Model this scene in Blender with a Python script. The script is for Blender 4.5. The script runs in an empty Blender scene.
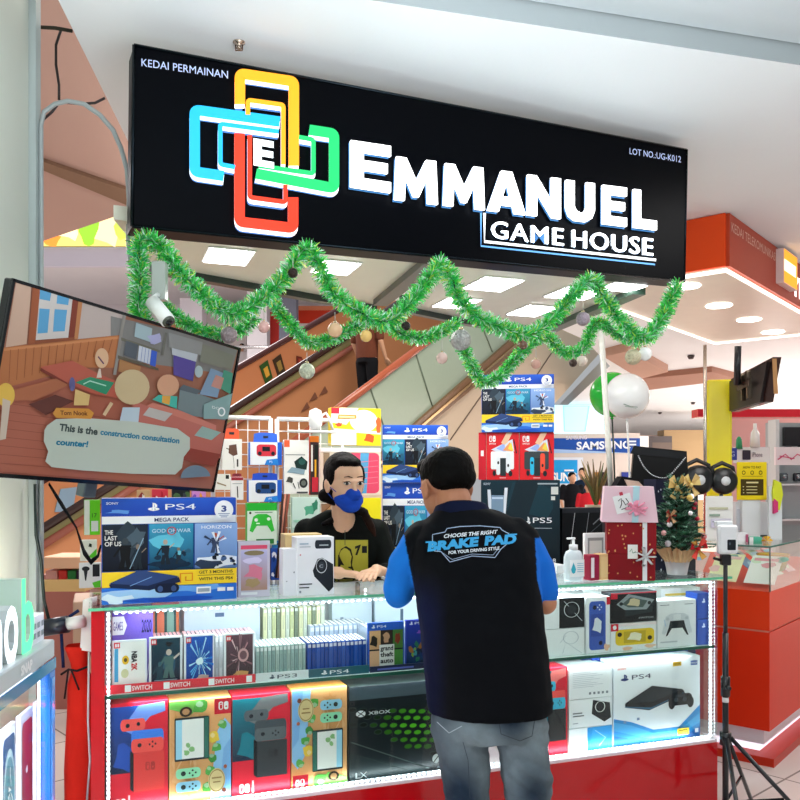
import bpy, math, random
from math import sin, cos, pi, radians, sqrt
from mathutils import Vector, Matrix, noise
SC = bpy.context.scene
COL = SC.collection
F = 833.0
HZ = 478.0
CAMZ = 1.5

def P(x, y, Y):
    return Vector(((x-400)/F*Y, Y, CAMZ-(y-HZ)/F*Y))
def ray(x, y):
    return Vector(((x-400)/F, 1.0, -(y-HZ)/F))

_cc = {}
def C(c):
    if not isinstance(c, str):
        return c
    if c not in _cc:
        v = [int(c[i:i+2], 16)/255 for i in (0, 2, 4)]
        _cc[c] = tuple((q/12.92 if q <= .04045 else ((q+.055)/1.055)**2.4) for q in v)+(1.0,)
    return _cc[c]
def mixc(a, b, t):
    a = C(a); b = C(b)
    return tuple(a[i]*(1-t)+b[i]*t for i in range(4))

# ---------------------------------------------------------------- materials
MATS = {}
def mat(name, rough=.5, metal=0., spec=.5, noise_amt=.06, noise_scale=12., bump=0., bump_scale=60., emit=0., coat=0., sheen=0., ctint=None, wave=None):
    m = bpy.data.materials.new(name); m.use_nodes = True
    nt = m.node_tree; N = nt.nodes; L = nt.links
    bs = N['Principled BSDF']
    at = N.new('ShaderNodeAttribute'); at.attribute_name = 'Col'
    tc = N.new('ShaderNodeTexCoord')
    nz = N.new('ShaderNodeTexNoise'); nz.inputs['Scale'].default_value = noise_scale; nz.inputs['Detail'].default_value = 5
    L.new(tc.outputs['Object'], nz.inputs['Vector'])
    mr = N.new('ShaderNodeMapRange'); mr.inputs['To Min'].default_value = 1-noise_amt; mr.inputs['To Max'].default_value = 1+noise_amt
    L.new(nz.outputs['Fac'], mr.inputs['Value'])
    mx = N.new('ShaderNodeVectorMath'); mx.operation = 'SCALE'
    L.new(at.outputs['Color'], mx.inputs[0]); L.new(mr.outputs['Result'], mx.inputs['Scale'])
    L.new(mx.outputs['Vector'], bs.inputs['Base Color'])
    bs.inputs['Roughness'].default_value = rough
    bs.inputs['Metallic'].default_value = metal
    bs.inputs['Specular IOR Level'].default_value = spec
    bs.inputs['Coat Weight'].default_value = coat
    bs.inputs['Coat Roughness'].default_value = .05
    bs.inputs['Sheen Weight'].default_value = sheen
    if emit:
        L.new(at.outputs['Color'], bs.inputs['Emission Color']); bs.inputs['Emission Strength'].default_value = emit
    if bump:
        n2 = N.new('ShaderNodeTexNoise'); n2.inputs['Scale'].default_value = bump_scale; n2.inputs['Detail'].default_value = 6
        L.new(tc.outputs['Object'], n2.inputs['Vector'])
        b = N.new('ShaderNodeBump'); b.inputs['Strength'].default_value = bump; b.inputs['Distance'].default_value = .01
        L.new(n2.outputs['Fac'], b.inputs['Height']); L.new(b.outputs['Normal'], bs.inputs['Normal'])
    MATS[name] = m
    return m
mat('print', .42, spec=.22, noise_amt=.03)
mat('gloss', .14, spec=.4, coat=.1, noise_amt=.03)
mat('plastic', .3, noise_amt=.04)
mat('paint', .6, noise_amt=.04, noise_scale=3, bump=.05, bump_scale=30)
mat('cloth', .9, spec=.15, noise_amt=.16, noise_scale=9, bump=.35, bump_scale=45)
mat('denim', .85, spec=.2, noise_amt=.4, noise_scale=14, bump=.5, bump_scale=38)
mat('skin', .5, spec=.35, noise_amt=.06, bump=.06, bump_scale=90)
mat('hair', .6, spec=.08, noise_amt=.3, noise_scale=50, bump=.35, bump_scale=70)
mat('panel', .35, spec=.05, noise_amt=.02)
mat('metal', .25, metal=.9, noise_amt=.05)
mat('tinsel', .3, spec=.9, noise_amt=.25, noise_scale=60, metal=.25)
mat('glitter', .35, metal=.6, noise_amt=.45, noise_scale=160, bump=.9, bump_scale=170)
mat('glow', .5, emit=1.0, noise_amt=.0)
mat('glow3', .5, emit=3.0, noise_amt=.0)
mat('glow8', .5, emit=9.0, noise_amt=.0)
mat('screen', .14, spec=.3, emit=.12, noise_amt=.0)
mat('leaf', .6, noise_amt=.3, noise_scale=40)
mat('wallpaint', .75, noise_amt=.05, noise_scale=1.2, bump=.08, bump_scale=40)
mat('jersey', .8, spec=.12, noise_amt=.12, noise_scale=6, bump=.3, bump_scale=16)

def glassmat(name, tint, refl=1.0):
    m = bpy.data.materials.new(name); m.use_nodes = True
    nt = m.node_tree; N = nt.nodes; L = nt.links
    N.remove(N['Principled BSDF'])
    out = N['Material Output']
    tr = N.new('ShaderNodeBsdfTransparent'); tr.inputs['Color'].default_value = C(tint)
    gl = N.new('ShaderNodeBsdfGlossy'); gl.inputs['Roughness'].default_value = .02
    fr = N.new('ShaderNodeFresnel'); fr.inputs['IOR'].default_value = 1.45
    tc = N.new('ShaderNodeTexCoord'); nz = N.new('ShaderNodeTexNoise'); nz.inputs['Scale'].default_value = 3
    L.new(tc.outputs['Object'], nz.inputs['Vector'])
    mr = N.new('ShaderNodeMapRange'); mr.inputs['To Min'].default_value = .85*refl; mr.inputs['To Max'].default_value = 1.0*refl
    L.new(nz.outputs['Fac'], mr.inputs['Value'])
    mu = N.new('ShaderNodeMath'); mu.operation = 'MULTIPLY'
    L.new(fr.outputs['Fac'], mu.inputs[0]); L.new(mr.outputs['Result'], mu.inputs[1])
    mx = N.new('ShaderNodeMixShader')
    L.new(mu.outputs[0], mx.inputs[0]); L.new(tr.outputs[0], mx.inputs[1]); L.new(gl.outputs[0], mx.inputs[2])
    L.new(mx.outputs[0], out.inputs['Surface'])
    MATS[name] = m
glassmat('glass', 'fbfffd', .45); glassmat('glass_clear', 'fdffff', .12); glassmat('glass_edge', '70c8a0'); glassmat('film', 'f2f4f6', .9)
glassmat('balustrade_glass', 'c4d4c6', .8)

# ---------------------------------------------------------------- text
_tx = {}
HV = {'E': [[(0, 0), (0, 1), (1, 1), (1, .78), (.32, .78), (.32, .61), (.92, .61), (.92, .4), (.32, .4), (.32, .22), (1, .22), (1, 0)]],
      'M': [[(0, 0), (.04, 1), (.27, 1), (.5, .5), (.73, 1), (.96, 1), (1, 0), (.77, 0), (.75, .56), (.56, .12), (.44, .12), (.25, .56), (.23, 0)]],
      'A': [[(0, 0), (.36, 1), (.5, 1), (.5, .75), (.29, 0)], [(1, 0), (.71, 0), (.5, .75), (.5, 1), (.64, 1)], [(.33, .17), (.67, .17), (.62, .38), (.38, .38)]],
      'N': [[(0, 0), (0, 1), (.27, 1), (.72, .42), (.72, 1), (1, 1), (1, 0), (.75, 0), (.28, .6), (.28, 0)]],
      'U': [[(0, 1), (.29, 1), (.29, .36), (.36, .25), (.5, .21), (.64, .25), (.71, .36), (.71, 1), (1, 1), (1, .3), (.9, .1), (.7, 0), (.3, 0), (.1, .1), (0, .3)]],
      'L': [[(0, 0), (0, 1), (.31, 1), (.31, .24), (1, .24), (1, 0)]]}
def glyphs(s, bold=0., spacing=1.0):
    if bold == 'hv':
        vs = []; fs = []
        for p in HV[s]: fs.append(tuple(range(len(vs), len(vs)+len(p)))); vs += p
        return vs, fs
    k = (s, bold, spacing)
    if k in _tx: return _tx[k]
    cu = bpy.data.curves.new('txt', 'FONT'); cu.body = s; cu.offset = bold; cu.space_character = spacing
    cu.resolution_u = 3
    cu.fill_mode = 'FRONT'
    o = bpy.data.objects.new('txt', cu); COL.objects.link(o)
    dg = bpy.context.evaluated_depsgraph_get(); dg.update()
    me = bpy.data.meshes.new_from_object(o.evaluated_get(dg))
    vs = [(v.co.x, v.co.y) for v in me.vertices]; fs = [tuple(p.vertices) for p in me.polygons]
    bpy.data.objects.remove(o); bpy.data.curves.remove(cu); bpy.data.meshes.remove(me)
    if not vs: return [], []
    x0 = min(v[0] for v in vs); x1 = max(v[0] for v in vs)
    vs = [((v[0]-x0)/(x1-x0), v[1]/.69) for v in vs]
    _tx[k] = (vs, fs)
    return vs, fs

# ---------------------------------------------------------------- frames
class Frame:
    def __init__(s, o, ex=Vector((1, 0, 0)), ez=Vector((0, 0, 1))):
        s.o = Vector(o); s.ex = Vector(ex).normalized()
        ez = Vector(ez); s.ez = (ez-s.ex*ez.dot(s.ex)).normalized()
        s.ey = s.ez.cross(s.ex)
        s.M = Matrix(((s.ex.x, s.ey.x, s.ez.x, s.o.x), (s.ex.y, s.ey.y, s.ez.y, s.o.y), (s.ex.z, s.ey.z, s.ez.z, s.o.z), (0, 0, 0, 1)))
    def hit(s, x, y, d=0.):
        r = ray(x, y); c = Vector((0, 0, CAMZ))
        t = (s.o-c).dot(s.ey)+d
        w = c+r*(t/r.dot(s.ey))-s.o
        return (w.dot(s.ex), w.dot(s.ez))
    def W(s, a, b, c):
        return s.o+s.ex*a+s.ey*b+s.ez*c

# ---------------------------------------------------------------- mesh builder
class MB:
    def __init__(s):
        s.v = []; s.f = []; s.c = []; s.m = []; s.sm = []; s.mats = []; s.cur = 'paint'; s.T = None
        s.map = None; s.layer = 0.; s.lstep = .00025
    def mi(s, m):
        m = m or s.cur
        if m not in s.mats: s.mats.append(m)
        return s.mats.index(m)
    def add(s, vs, fs, col, m=None, smooth=False):
        n = len(s.v)
        if s.T is not None: vs = [s.T @ Vector(v) for v in vs]
        s.v += [tuple(v) for v in vs]
        k = s.mi(m)
        percv = isinstance(col, list)
        col = [C(q) for q in col] if percv else C(col)
        for f in fs:
            s.f.append(tuple(n+i for i in f)); s.m.append(k); s.sm.append(smooth)
            s.c.append([col[i] for i in f] if percv else col)
    def box(s, x0, x1, y0, y1, z0, z1, col, m=None, bev=0.):
        if bev <= 0:
            vs = [(x0, y0, z0), (x1, y0, z0), (x1, y1, z0), (x0, y1, z0), (x0, y0, z1), (x1, y0, z1), (x1, y1, z1), (x0, y1, z1)]
            s.add(vs, [(0, 1, 5, 4), (1, 2, 6, 5), (2, 3, 7, 6), (3, 0, 4, 7), (4, 5, 6, 7), (3, 2, 1, 0)], col, m); return
        b = min(bev, (x1-x0)/2.01, (y1-y0)/2.01, (z1-z0)/2.01)
        vs = []
        X = (x0, x1); Y = (y0, y1); Z = (z0, z1); ix = {}
        for i in (0, 1):
            for j in (0, 1):
                for k in (0, 1):
                    sx = b if i == 0 else -b; sy = b if j == 0 else -b; sz = b if k == 0 else -b
                    ix[i, j, k, 0] = len(vs); vs.append((X[i], Y[j]+sy, Z[k]+sz))
                    ix[i, j, k, 1] = len(vs); vs.append((X[i]+sx, Y[j], Z[k]+sz))
                    ix[i, j, k, 2] = len(vs); vs.append((X[i]+sx, Y[j]+sy, Z[k]))
        fs = []
        def q(l, flip):
            fs.append(tuple(l[::-1]) if flip else tuple(l))
        for i in (0, 1): q([ix[i, 0, 0, 0], ix[i, 1, 0, 0], ix[i, 1, 1, 0], ix[i, 0, 1, 0]], i == 0)
        for j in (0, 1): q([ix[0, j, 0, 1], ix[1, j, 0, 1], ix[1, j, 1, 1], ix[0, j, 1, 1]], j == 1)
        for k in (0, 1): q([ix[0, 0, k, 2], ix[1, 0, k, 2], ix[1, 1, k, 2], ix[0, 1, k, 2]], k == 0)
        for a in (0, 1):
            for c in (0, 1):
                q([ix[a, c, 0, 0], ix[a, c, 0, 1], ix[a, c, 1, 1], ix[a, c, 1, 0]], (a == 0) != (c == 0))
                q([ix[a, 0, c, 0], ix[a, 1, c, 0], ix[a, 1, c, 2], ix[a, 0, c, 2]], (a == 0) == (c == 0))
                q([ix[0, a, c, 1], ix[1, a, c, 1], ix[1, a, c, 2], ix[0, a, c, 2]], (a == 0) != (c == 0))
        for i in (0, 1):
            for j in (0, 1):
                for k in (0, 1):
                    q([ix[i, j, k, 0], ix[i, j, k, 1], ix[i, j, k, 2]], (i+j+k) % 2 == 0)
        s.add(vs, fs, col, m)
    def quad(s, a, b, c, d, col, m=None):
        s.add([a, b, c, d], [(0, 1, 2, 3)], col, m)
    def prism(s, pts, dvec, col, m=None, sidecol=None):
        """pts: planar 3d polygon, extruded by dvec"""
        n = len(pts); d = Vector(dvec)
        A = [Vector(p) for p in pts]; B = [p+d for p in A]
        s.add(A, [tuple(range(n))], col, m); s.add(B, [tuple(range(n))[::-1]], col, m)
        s.add(A+B, [(i, (i+1) % n, (i+1) % n+n, i+n) for i in range(n)], sidecol or col, m)
    def tube(s, pts, r, col, m=None, seg=8, caps=True, smooth=True, closed=False):
        pts = [Vector(p) for p in pts]; n = len(pts)
        rs = r if isinstance(r, (list, tuple)) else [r]*n
        vs = []; up = None
        for i, p in enumerate(pts):
            if closed: t = (pts[(i+1) % n]-pts[i-1])
            else: t = (pts[min(i+1, n-1)]-pts[max(i-1, 0)])
            t = t.normalized() if t.length > 1e-9 else Vector((0, 0, 1))
            if up is None:
                up = Vector((0, 0, 1)) if abs(t.z) < .9 else Vector((1, 0, 0))
            a = (up-t*up.dot(t)).normalized(); b = t.cross(a); up = a
            rr = rs[i]; ra, rb = rr if isinstance(rr, (list, tuple)) else (rr, rr)
            for k in range(seg):
                th = 2*pi*k/seg
                vs.append(p+a*cos(th)*ra+b*sin(th)*rb)
        fs = []
        for i in range(n if closed else n-1):
            j = (i+1) % n
            for k in range(seg):
                fs.append((i*seg+k, i*seg+(k+1) % seg, j*seg+(k+1) % seg, j*seg+k))
        if caps and not closed:
            fs.append(tuple(range(seg))[::-1]); fs.append(tuple((n-1)*seg+k for k in range(seg)))
        s.add(vs, fs, col, m, smooth)
    def lathe(s, prof, c, col, m=None, seg=20, smooth=True, axis=None, sx=1., sy=1.):
        """prof: [(r,z)], col may be list per ring"""
        vs = []; cl = []
        c = Vector(c)
        R = Matrix.Identity(3) if axis is None else Vector((0, 0, 1)).rotation_difference(Vector(axis)).to_matrix()
        for i, (r, z) in enumerate(prof):
            for k in range(seg):
                th = 2*pi*k/seg
                vs.append(c+R @ Vector((r*cos(th)*sx, r*sin(th)*sy, z)))
                if isinstance(col, list): cl.append(col[i])
        fs = []
        for i in range(len(prof)-1):
            for k in range(seg):
                fs.append((i*seg+k, i*seg+(k+1) % seg, (i+1)*seg+(k+1) % seg, (i+1)*seg+k))
        fs.append(tuple(range(seg))[::-1]); fs.append(tuple((len(prof)-1)*seg+k for k in range(seg)))
        s.add(vs, fs, cl if isinstance(col, list) else col, m, smooth)
    def sphere(s, c, r, col, m=None, seg=16, rings=10, sc=(1, 1, 1)):
        c = Vector(c); vs = []; fs = []
        for i in range(rings+1):
            ph = pi*i/rings
            for k in range(seg):
                th = 2*pi*k/seg
                vs.append(c+Vector((r*sc[0]*sin(ph)*cos(th), r*sc[1]*sin(ph)*sin(th), -r*sc[2]*cos(ph))))
        for i in range(rings):
            for k in range(seg):
                fs.append((i*seg+k, i*seg+(k+1) % seg, (i+1)*seg+(k+1) % seg, (i+1)*seg+k))
        s.add(vs, fs, col, m, True)
    # ---- flat printing on the plane y = off of the object's own frame
    def face(s, mp, off=0.):
        s.map = mp; s.layer = off
    def bx(s, x0, x1, z0, z1, off=0.):
        s.face(lambda u, v: (x0+(x1-x0)*u, z0+(z1-z0)*v), off)
    def _p(s, p):
        a, c = s.map(*p)
        return (a, -s.layer, c)
    def up(s): s.layer += s.lstep
    clip = None
    def poly(s, pts, col, m='print', tri=None):
        s.up(); vs = [s._p(p) for p in pts]
        if s.clip and tri is None:
            x0, x1, z0, z1 = s.clip
            for ax, lim, sg in ((0, x0, 1), (0, x1, -1), (2, z0, 1), (2, z1, -1)):
                o = []
                for i in range(len(vs)):
                    p, q = vs[i-1], vs[i]; dp, dq = (p[ax]-lim)*sg, (q[ax]-lim)*sg
                    if (dp < 0) != (dq < 0): t = dp/(dp-dq); o.append(tuple(p[k]+(q[k]-p[k])*t for k in range(3)))
                    if dq >= 0: o.append(q)
                vs = o
                if len(vs) < 3: return
            s.add(vs, [tuple(range(len(vs)))], col, m); return
        s.add(vs, [tuple(range(len(pts)))] if tri is None else tri, col, m)
    def rect(s, x0, y0, x1, y1, col, m='print'):
        s.poly([(x0, y0), (x1, y0), (x1, y1), (x0, y1)], col, m)
    def grad(s, x0, y0, x1, y1, ca, cb, m='print', n=6, horiz=False):
        s.up()
        for i in range(n):
            a = i/n; b = (i+1)/n; A = mixc(ca, cb, a); B = mixc(ca, cb, b)
            if horiz: q = [(x0+(x1-x0)*a, y0), (x0+(x1-x0)*b, y0), (x0+(x1-x0)*b, y1), (x0+(x1-x0)*a, y1)]; cc = [A, B, B, A]
            else: q = [(x0, y0+(y1-y0)*a), (x1, y0+(y1-y0)*a), (x1, y0+(y1-y0)*b), (x0, y0+(y1-y0)*b)]; cc = [A, A, B, B]
            s.add([s._p(p) for p in q], [(0, 1, 2, 3)], cc, m)
    def ell(s, cx, cy, rx, ry, col, m='print', n=20, a0=0., a1=2*pi):
        s.poly([(cx+rx*cos(a0+(a1-a0)*i/n), cy+ry*sin(a0+(a1-a0)*i/n)) for i in range(n)], col, m)
    def ring(s, cx, cy, rx, ry, w, col, m='print', n=24, asp=1.):
        s.up(); vs = []
        for i in range(n):
            t = 2*pi*i/n
            vs += [s._p((cx+rx*cos(t), cy+ry*sin(t))), s._p((cx+(rx-w)*cos(t), cy+(ry-w*asp)*sin(t)))]
        s.add(vs, [(2*i, 2*((i+1) % n), 2*((i+1) % n)+1, 2*i+1) for i in range(n)], col, m)
    def line(s, pts, w, col, m='print', closed=False, asp=1.):
        s.up(); n = len(pts); vs = []
        for i in range(n):
            a = pts[(i-1) % n] if (closed or i > 0) else pts[i]; b = pts[(i+1) % n] if (closed or i < n-1) else pts[i]
            dx, dy = b[0]-a[0], b[1]-a[1]; l = sqrt(dx*dx+dy*dy) or 1
            nx, ny = -dy/l*w/2, dx/l*w/2*asp
            vs += [s._p((pts[i][0]+nx, pts[i][1]+ny)), s._p((pts[i][0]-nx, pts[i][1]-ny))]
        s.add(vs, [(2*i, 2*((i+1) % n), 2*((i+1) % n)+1, 2*i+1) for i in range(n if closed else n-1)], col, m)
    def rrect(s, x0, y0, x1, y1, r, col, m='print', n=4, ry=None):
        ry = r if ry is None else ry; p = []
        sx = 1 if x1 > x0 else -1; sy = 1 if y1 > y0 else -1
        for cx, cy, a in ((x1-r*sx, y0+ry*sy, -pi/2), (x1-r*sx, y1-ry*sy, 0), (x0+r*sx, y1-ry*sy, pi/2), (x0+r*sx, y0+ry*sy, pi)):
            for i in range(n+1):
                t = a+pi/2*i/n
                p.append((cx+r*sx*cos(t), cy+ry*sy*sin(t)))
        s.poly(p, col, m)
    def text(s, t, p0, p1, h, col, m='print', bold=0., spacing=1., depth=0., slant=0.):
        """baseline from p0 to p1, cap height h along +v (uv) ; h is signed in map units"""
        s.up(); vs, fs = glyphs(t, bold, spacing)
        out = []
        for (x, y) in vs:
            out.append(s._p((p0[0]+(p1[0]-p0[0])*x+slant*y*h, p0[1]+(p1[1]-p0[1])*x+h*y)))
        s.add(out, fs, col, m)
        if depth:
            ed = {}
            for f in fs:
                for i in range(len(f)):
                    a, b = f[i], f[(i+1) % len(f)]
                    if (b, a) in ed: del ed[(b, a)]
                    else: ed[(a, b)] = 1
            n = len(out); bk = [(v[0], v[1]+depth, v[2]) for v in out]
            s.add(out+bk, [(a, b, b+n, a+n) for a, b in ed], 'dfeaf6', m)
    def blob(s, cx, cy, rx, ry, col, seed=0, n=12, amp=.35, m='print'):
        R = random.Random(seed); p = []
        for i in range(n):
            k = 1-amp+R.random()*amp*1.6
            p.append((cx+rx*k*cos(2*pi*i/n), cy+ry*k*sin(2*pi*i/n)))
        s.poly(p, col, m)
    def build(s, name, parent=None, M=None, label=None, cat=None, group=None, kind=None):
        me = bpy.data.meshes.new(name)
        me.from_pydata(s.v, [], s.f)
        for m in s.mats: me.materials.append(MATS[m])
        me.polygons.foreach_set('material_index', s.m)
        me.polygons.foreach_set('use_smooth', s.sm)
        at = me.color_attributes.new('Col', 'FLOAT_COLOR', 'CORNER')
        buf = []
        for f, c in zip(s.f, s.c):
            if isinstance(c, list):
                for q in c: buf += q
            else: buf += list(c)*len(f)
        at.data.foreach_set('color', buf)
        me.update()
        o = bpy.data.objects.new(name, me); COL.objects.link(o)
        if parent is not None: o.parent = parent
        if M is not None: o.matrix_world = M if parent is None else M
        tag(o, label, cat, group, kind)
        return o
def tag(o, label=None, cat=None, group=None, kind=None):
    if label: o['label'] = label
    if cat: o['category'] = cat
    if group: o['group'] = group
    if kind: o['kind'] = kind
    return o
def empty(name, label, cat, M, group=None, kind=None):
    o = bpy.data.objects.new(name, None); COL.objects.link(o); o.empty_display_size = .05
    o.matrix_world = M
    return tag(o, label, cat, group, kind)
def dup(root, M, label, group=None):
    r = root.copy(); COL.objects.link(r); r.matrix_world = M
    if label: r['label'] = label
    if group: r['group'] = group
    for ch in list(root.children):
        c = ch.copy(); COL.objects.link(c); c.parent = r
        for g in list(ch.children):
            d = g.copy(); COL.objects.link(d); d.parent = c
    return r
def part(mb, name, parent, label=None):
    o = mb.build(name, None); o.parent = parent
    if label: o['label'] = label
    return o

# kiosk frame: s along the counter front, t into the kiosk, z up from the floor
OK_ = Vector((-1.007, 2.75, 0)); ANG = radians(19.9)
KU = Vector((cos(ANG), sin(ANG), 0)); KV = Vector((-sin(ANG), cos(ANG), 0))
def K(s_, t, z): return OK_+KU*s_+KV*t+Vector((0, 0, z))
def KF(s_, t, z=0., yaw=0.):
    a = ANG+yaw
    return Frame(K(s_, t, z), Vector((cos(a), sin(a), 0)))
def kp(x, y, t):
    fr = KF(0, t); return fr.hit(x, y)
def hz(x, y, z):
    Y = (z-CAMZ)*F/(HZ-y)
    return Vector(((x-400)/F*Y, Y, z))
I4 = Matrix.Identity(4)
# ------------------------------------------------------------ floor (tiles)
def floor_mat():
    m = bpy.data.materials.new('floor_tiles'); m.use_nodes = True
    nt = m.node_tree; N = nt.nodes; L = nt.links; bs = N['Principled BSDF']
    tc = N.new('ShaderNodeTexCoord'); mp = N.new('ShaderNodeMapping'); mp.inputs['Rotation'].default_value = (0, 0, radians(48))
    L.new(tc.outputs['Object'], mp.inputs['Vector'])
    br = N.new('ShaderNodeTexBrick'); br.offset = 0.; br.inputs['Scale'].default_value = 1.; br.inputs['Brick Width'].default_value = .6; br.inputs['Row Height'].default_value = .6
    br.inputs['Mortar Size'].default_value = .006; br.inputs['Color1'].default_value = C('e6ddd6'); br.inputs['Color2'].default_value = C('dad0ca'); br.inputs['Mortar'].default_value = C('8d8680')
    L.new(mp.outputs['Vector'], br.inputs['Vector']); L.new(br.outputs['Color'], bs.inputs['Base Color'])
    bs.inputs['Roughness'].default_value = .22
    MATS['floor'] = m
floor_mat()
b = MB(); b.box(-12, 30, -6, 34, -.1, 0, 'e6ddd6', 'floor'); b.build('floor', kind='structure')

# ------------------------------------------------------------ left wall and its trims
b = MB(); b.box(-1.75, -1.305, .6, 2.93, 0, 3.3, 'd3d8cc', 'wallpaint', bev=.004); b.build('wall_left', kind='structure')
b = MB(); b.cur = 'paint'
b.box(-1.31, -1.283, 2.935, 2.975, 0, 3.3, 'b9c4c2'); b.build('trim_1', kind='structure')

# ------------------------------------------------------------ mall ceilings
def prism_obj(name, pts, dz, col, m='wallpaint', kind='structure'):
    b = MB(); b.prism([Vector(p) for p in pts], (0, 0, dz), col, m, 'a8b0b2'); return b.build(name, kind=kind)
pa = [Vector((-1.075, 2.44, 3.05)), Vector((9, 5.13, 3.05)), Vector((16, 7, 3.05)), Vector((16, 33, 3.05)), Vector((5.2, 33, 3.05)),
      hz(610, 366, 3.05), hz(585, 340, 3.05), hz(545, 322, 3.05), hz(455, 312, 3.05), hz(372, 296, 3.05), hz(250, 275, 3.05), hz(152, 256, 3.05), Vector((-1.33, 4.45, 3.05))]
prism_obj('ceiling', pa, .2, 'f4f9fc')
# higher ceiling strip in front of the step, towards the viewer
prism_obj('ceiling', [(-1.075, 2.43, 3.125), (9, 5.12, 3.125), (9, -3, 3.125), (-1.7, -3, 3.125), (-1.7, 2.43, 3.125)], .1, 'ccd4d8')
# far right hall: wall, drop panels
b = MB(); b.box(3, 24, 30, 30.2, 0, 3.05, 'e8d6cf', 'wallpaint'); b.build('wall_back', kind='structure')
b = MB(); b.box(15.9, 16.1, 7, 30, 0, 3.05, 'e8d6cf', 'wallpaint'); b.build('wall_right', kind='structure')
def drop(pp, z=2.93, col='b98f7d', name='trim_2'):
    q = [hz(x, y, z) for x, y in pp]
    b = MB(); b.prism(q, (0, 0, 3.05-z), col, 'wallpaint'); b.build(name, kind='structure')
drop([(604, 357), (628, 351), (668, 372), (640, 379)], 2.95, 'c49c88')
drop([(622, 384), (640, 379), (712, 372), (740, 379), (690, 385), (640, 391)], 2.97, 'a87a66', 'trim_3')

# ------------------------------------------------------------ upper level far behind on the left
b = MB(); b.box(-14, -.2, 19, 27, 6.5, 6.7, 'f2ecec', 'wallpaint'); b.build('ceiling', kind='structure')
b = MB(); b.box(-14, -.2, 24, 24.2, 3.5, 6.5, 'efe6e8', 'wallpaint'); b.build('wall_back', kind='structure')
b = MB(); b.box(-14, -.2, 20, 24, 3.5, 3.65, 'e9e4e2', 'wallpaint'); b.build('floor', kind='structure')
b = MB(); b.box(-14, -.2, 27, 27.2, 0, 3.5, 'd9c4b8', 'wallpaint'); b.build('wall_back', kind='structure')
# white fascia band of the upper floor
b = MB(); b.box(-10, -5.6, 18.9, 19, 6.3, 6.72, 'ece4f0', 'wallpaint'); b.build('trim_4', kind='structure')
# backlit picture board above it
fr = Frame(P(38, 262, 18.85)); b = MB()
x0 = 0; x1 = 2.3; b.box(x0, x1, .0, .06, .35, 1.5, 'd8c878', 'paint', bev=.01)
b.bx(x0, x1, .35, 1.5); b.rect(.01, .01, .99, .99, 'ffe27a', 'glow')
for i, (u, v, r, q, c) in enumerate([(.12, .2, .1, .2, 'ff9a3c'), (.3, .35, .12, .25, 'fff4c8'), (.5, .3, .1, .3, '9ad23c'), (.68, .35, .13, .35, 'f7e7b8'), (.86, .4, .1, .3, 'c8e05a'), (.4, .7, .16, .2, 'ffd04a'), (.2, .6, .1, .2, 'e8622a'), (.62, .75, .2, .16, '86c43a')]):
    b.blob(u, v, r, q, c, i, m='glow')
b.build('picture_board', M=fr.M, label='backlit yellow and green picture board high on the upper floor front', cat='sign board')
# underside of the escalator that rises over the gap at the left
q = [P(20, 249, 5.8), P(175, 196, 5.8), P(175, -80, 3.6), P(20, -80, 3.6)]
q[2] = q[1]+q[3]-q[0]+Vector((.0, 0, 0))
b = MB(); b.prism(q, (0, .05, .3), 'c8a496', 'wallpaint')
n = (q[1]-q[0]).cross(q[3]-q[0]).normalized()
if n.z > 0: n = -n
fq = Frame(q[0], q[1]-q[0], q[3]-q[0])
s_ = [fq.W(*(lambda h: (h[0], 0, h[1]))(fq.hit(x, y))) for x, y in ((20, 150), (160, 198), (160, 216), (20, 157))]
b.prism(s_, n*.03, '8f6e56', 'wallpaint')
b.build('upper_escalator_underside', label='pink brown sloping underside seen through the gap above the television', cat='escalator')
# ------------------------------------------------------------ canopy over the kiosk
ZC = 2.40
can = empty('kiosk_canopy', 'cream kiosk canopy ceiling with dark frame behind the black sign', 'canopy', Matrix.Translation(K(1.2, .1, ZC)))
Tc = Matrix.Translation(-K(1.2, .1, ZC))
A0 = K(.06, .135, ZC); A3 = hz(152, 266, ZC); A2 = hz(374, 306, ZC)
A1 = hz(428, 256, ZC); A1 = A2+(A1-A2)*1.0
for nm, q in (('soffit_panel', [A0, A1, A2, A3]),
              ('soffit_panel', [hz(444, 259, ZC), K(2.44, .37, ZC), hz(541, 334, ZC), hz(458, 321, ZC), hz(404, 309, ZC)])):
    b = MB(); b.T = Tc; b.prism(q, (0, 0, .05), 'e9e6d2', 'plastic'); part(b, nm, can)
def beam(p, q, w, h, col='2e3833', up=0.):
    p = Vector(p); q = Vector(q); d = (q-p).normalized(); n = Vector((-d.y, d.x, 0)).normalized()*w/2
    b = MB(); b.T = Tc
    b.prism([p+n, p-n, q-n, q+n], (0, 0, h), col, 'plastic'); part(b, 'frame_beam', can)
beam(A3+Vector((0, 0, -.03)), A2+Vector((0, 0, -.03)), .05, .09)
beam(hz(380, 306, ZC-.03), hz(436, 262, ZC-.03), .07, .09, '4a524c')
beam(hz(402, 312, ZC-.03), hz(460, 324, ZC-.03), .04, .09)
beam(hz(460, 324, ZC-.03), hz(541, 337, ZC-.03), .05, .09)
beam(hz(541, 336, ZC-.03), K(2.42, .40, ZC-.03), .07, .09, '3e5a4c')
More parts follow.
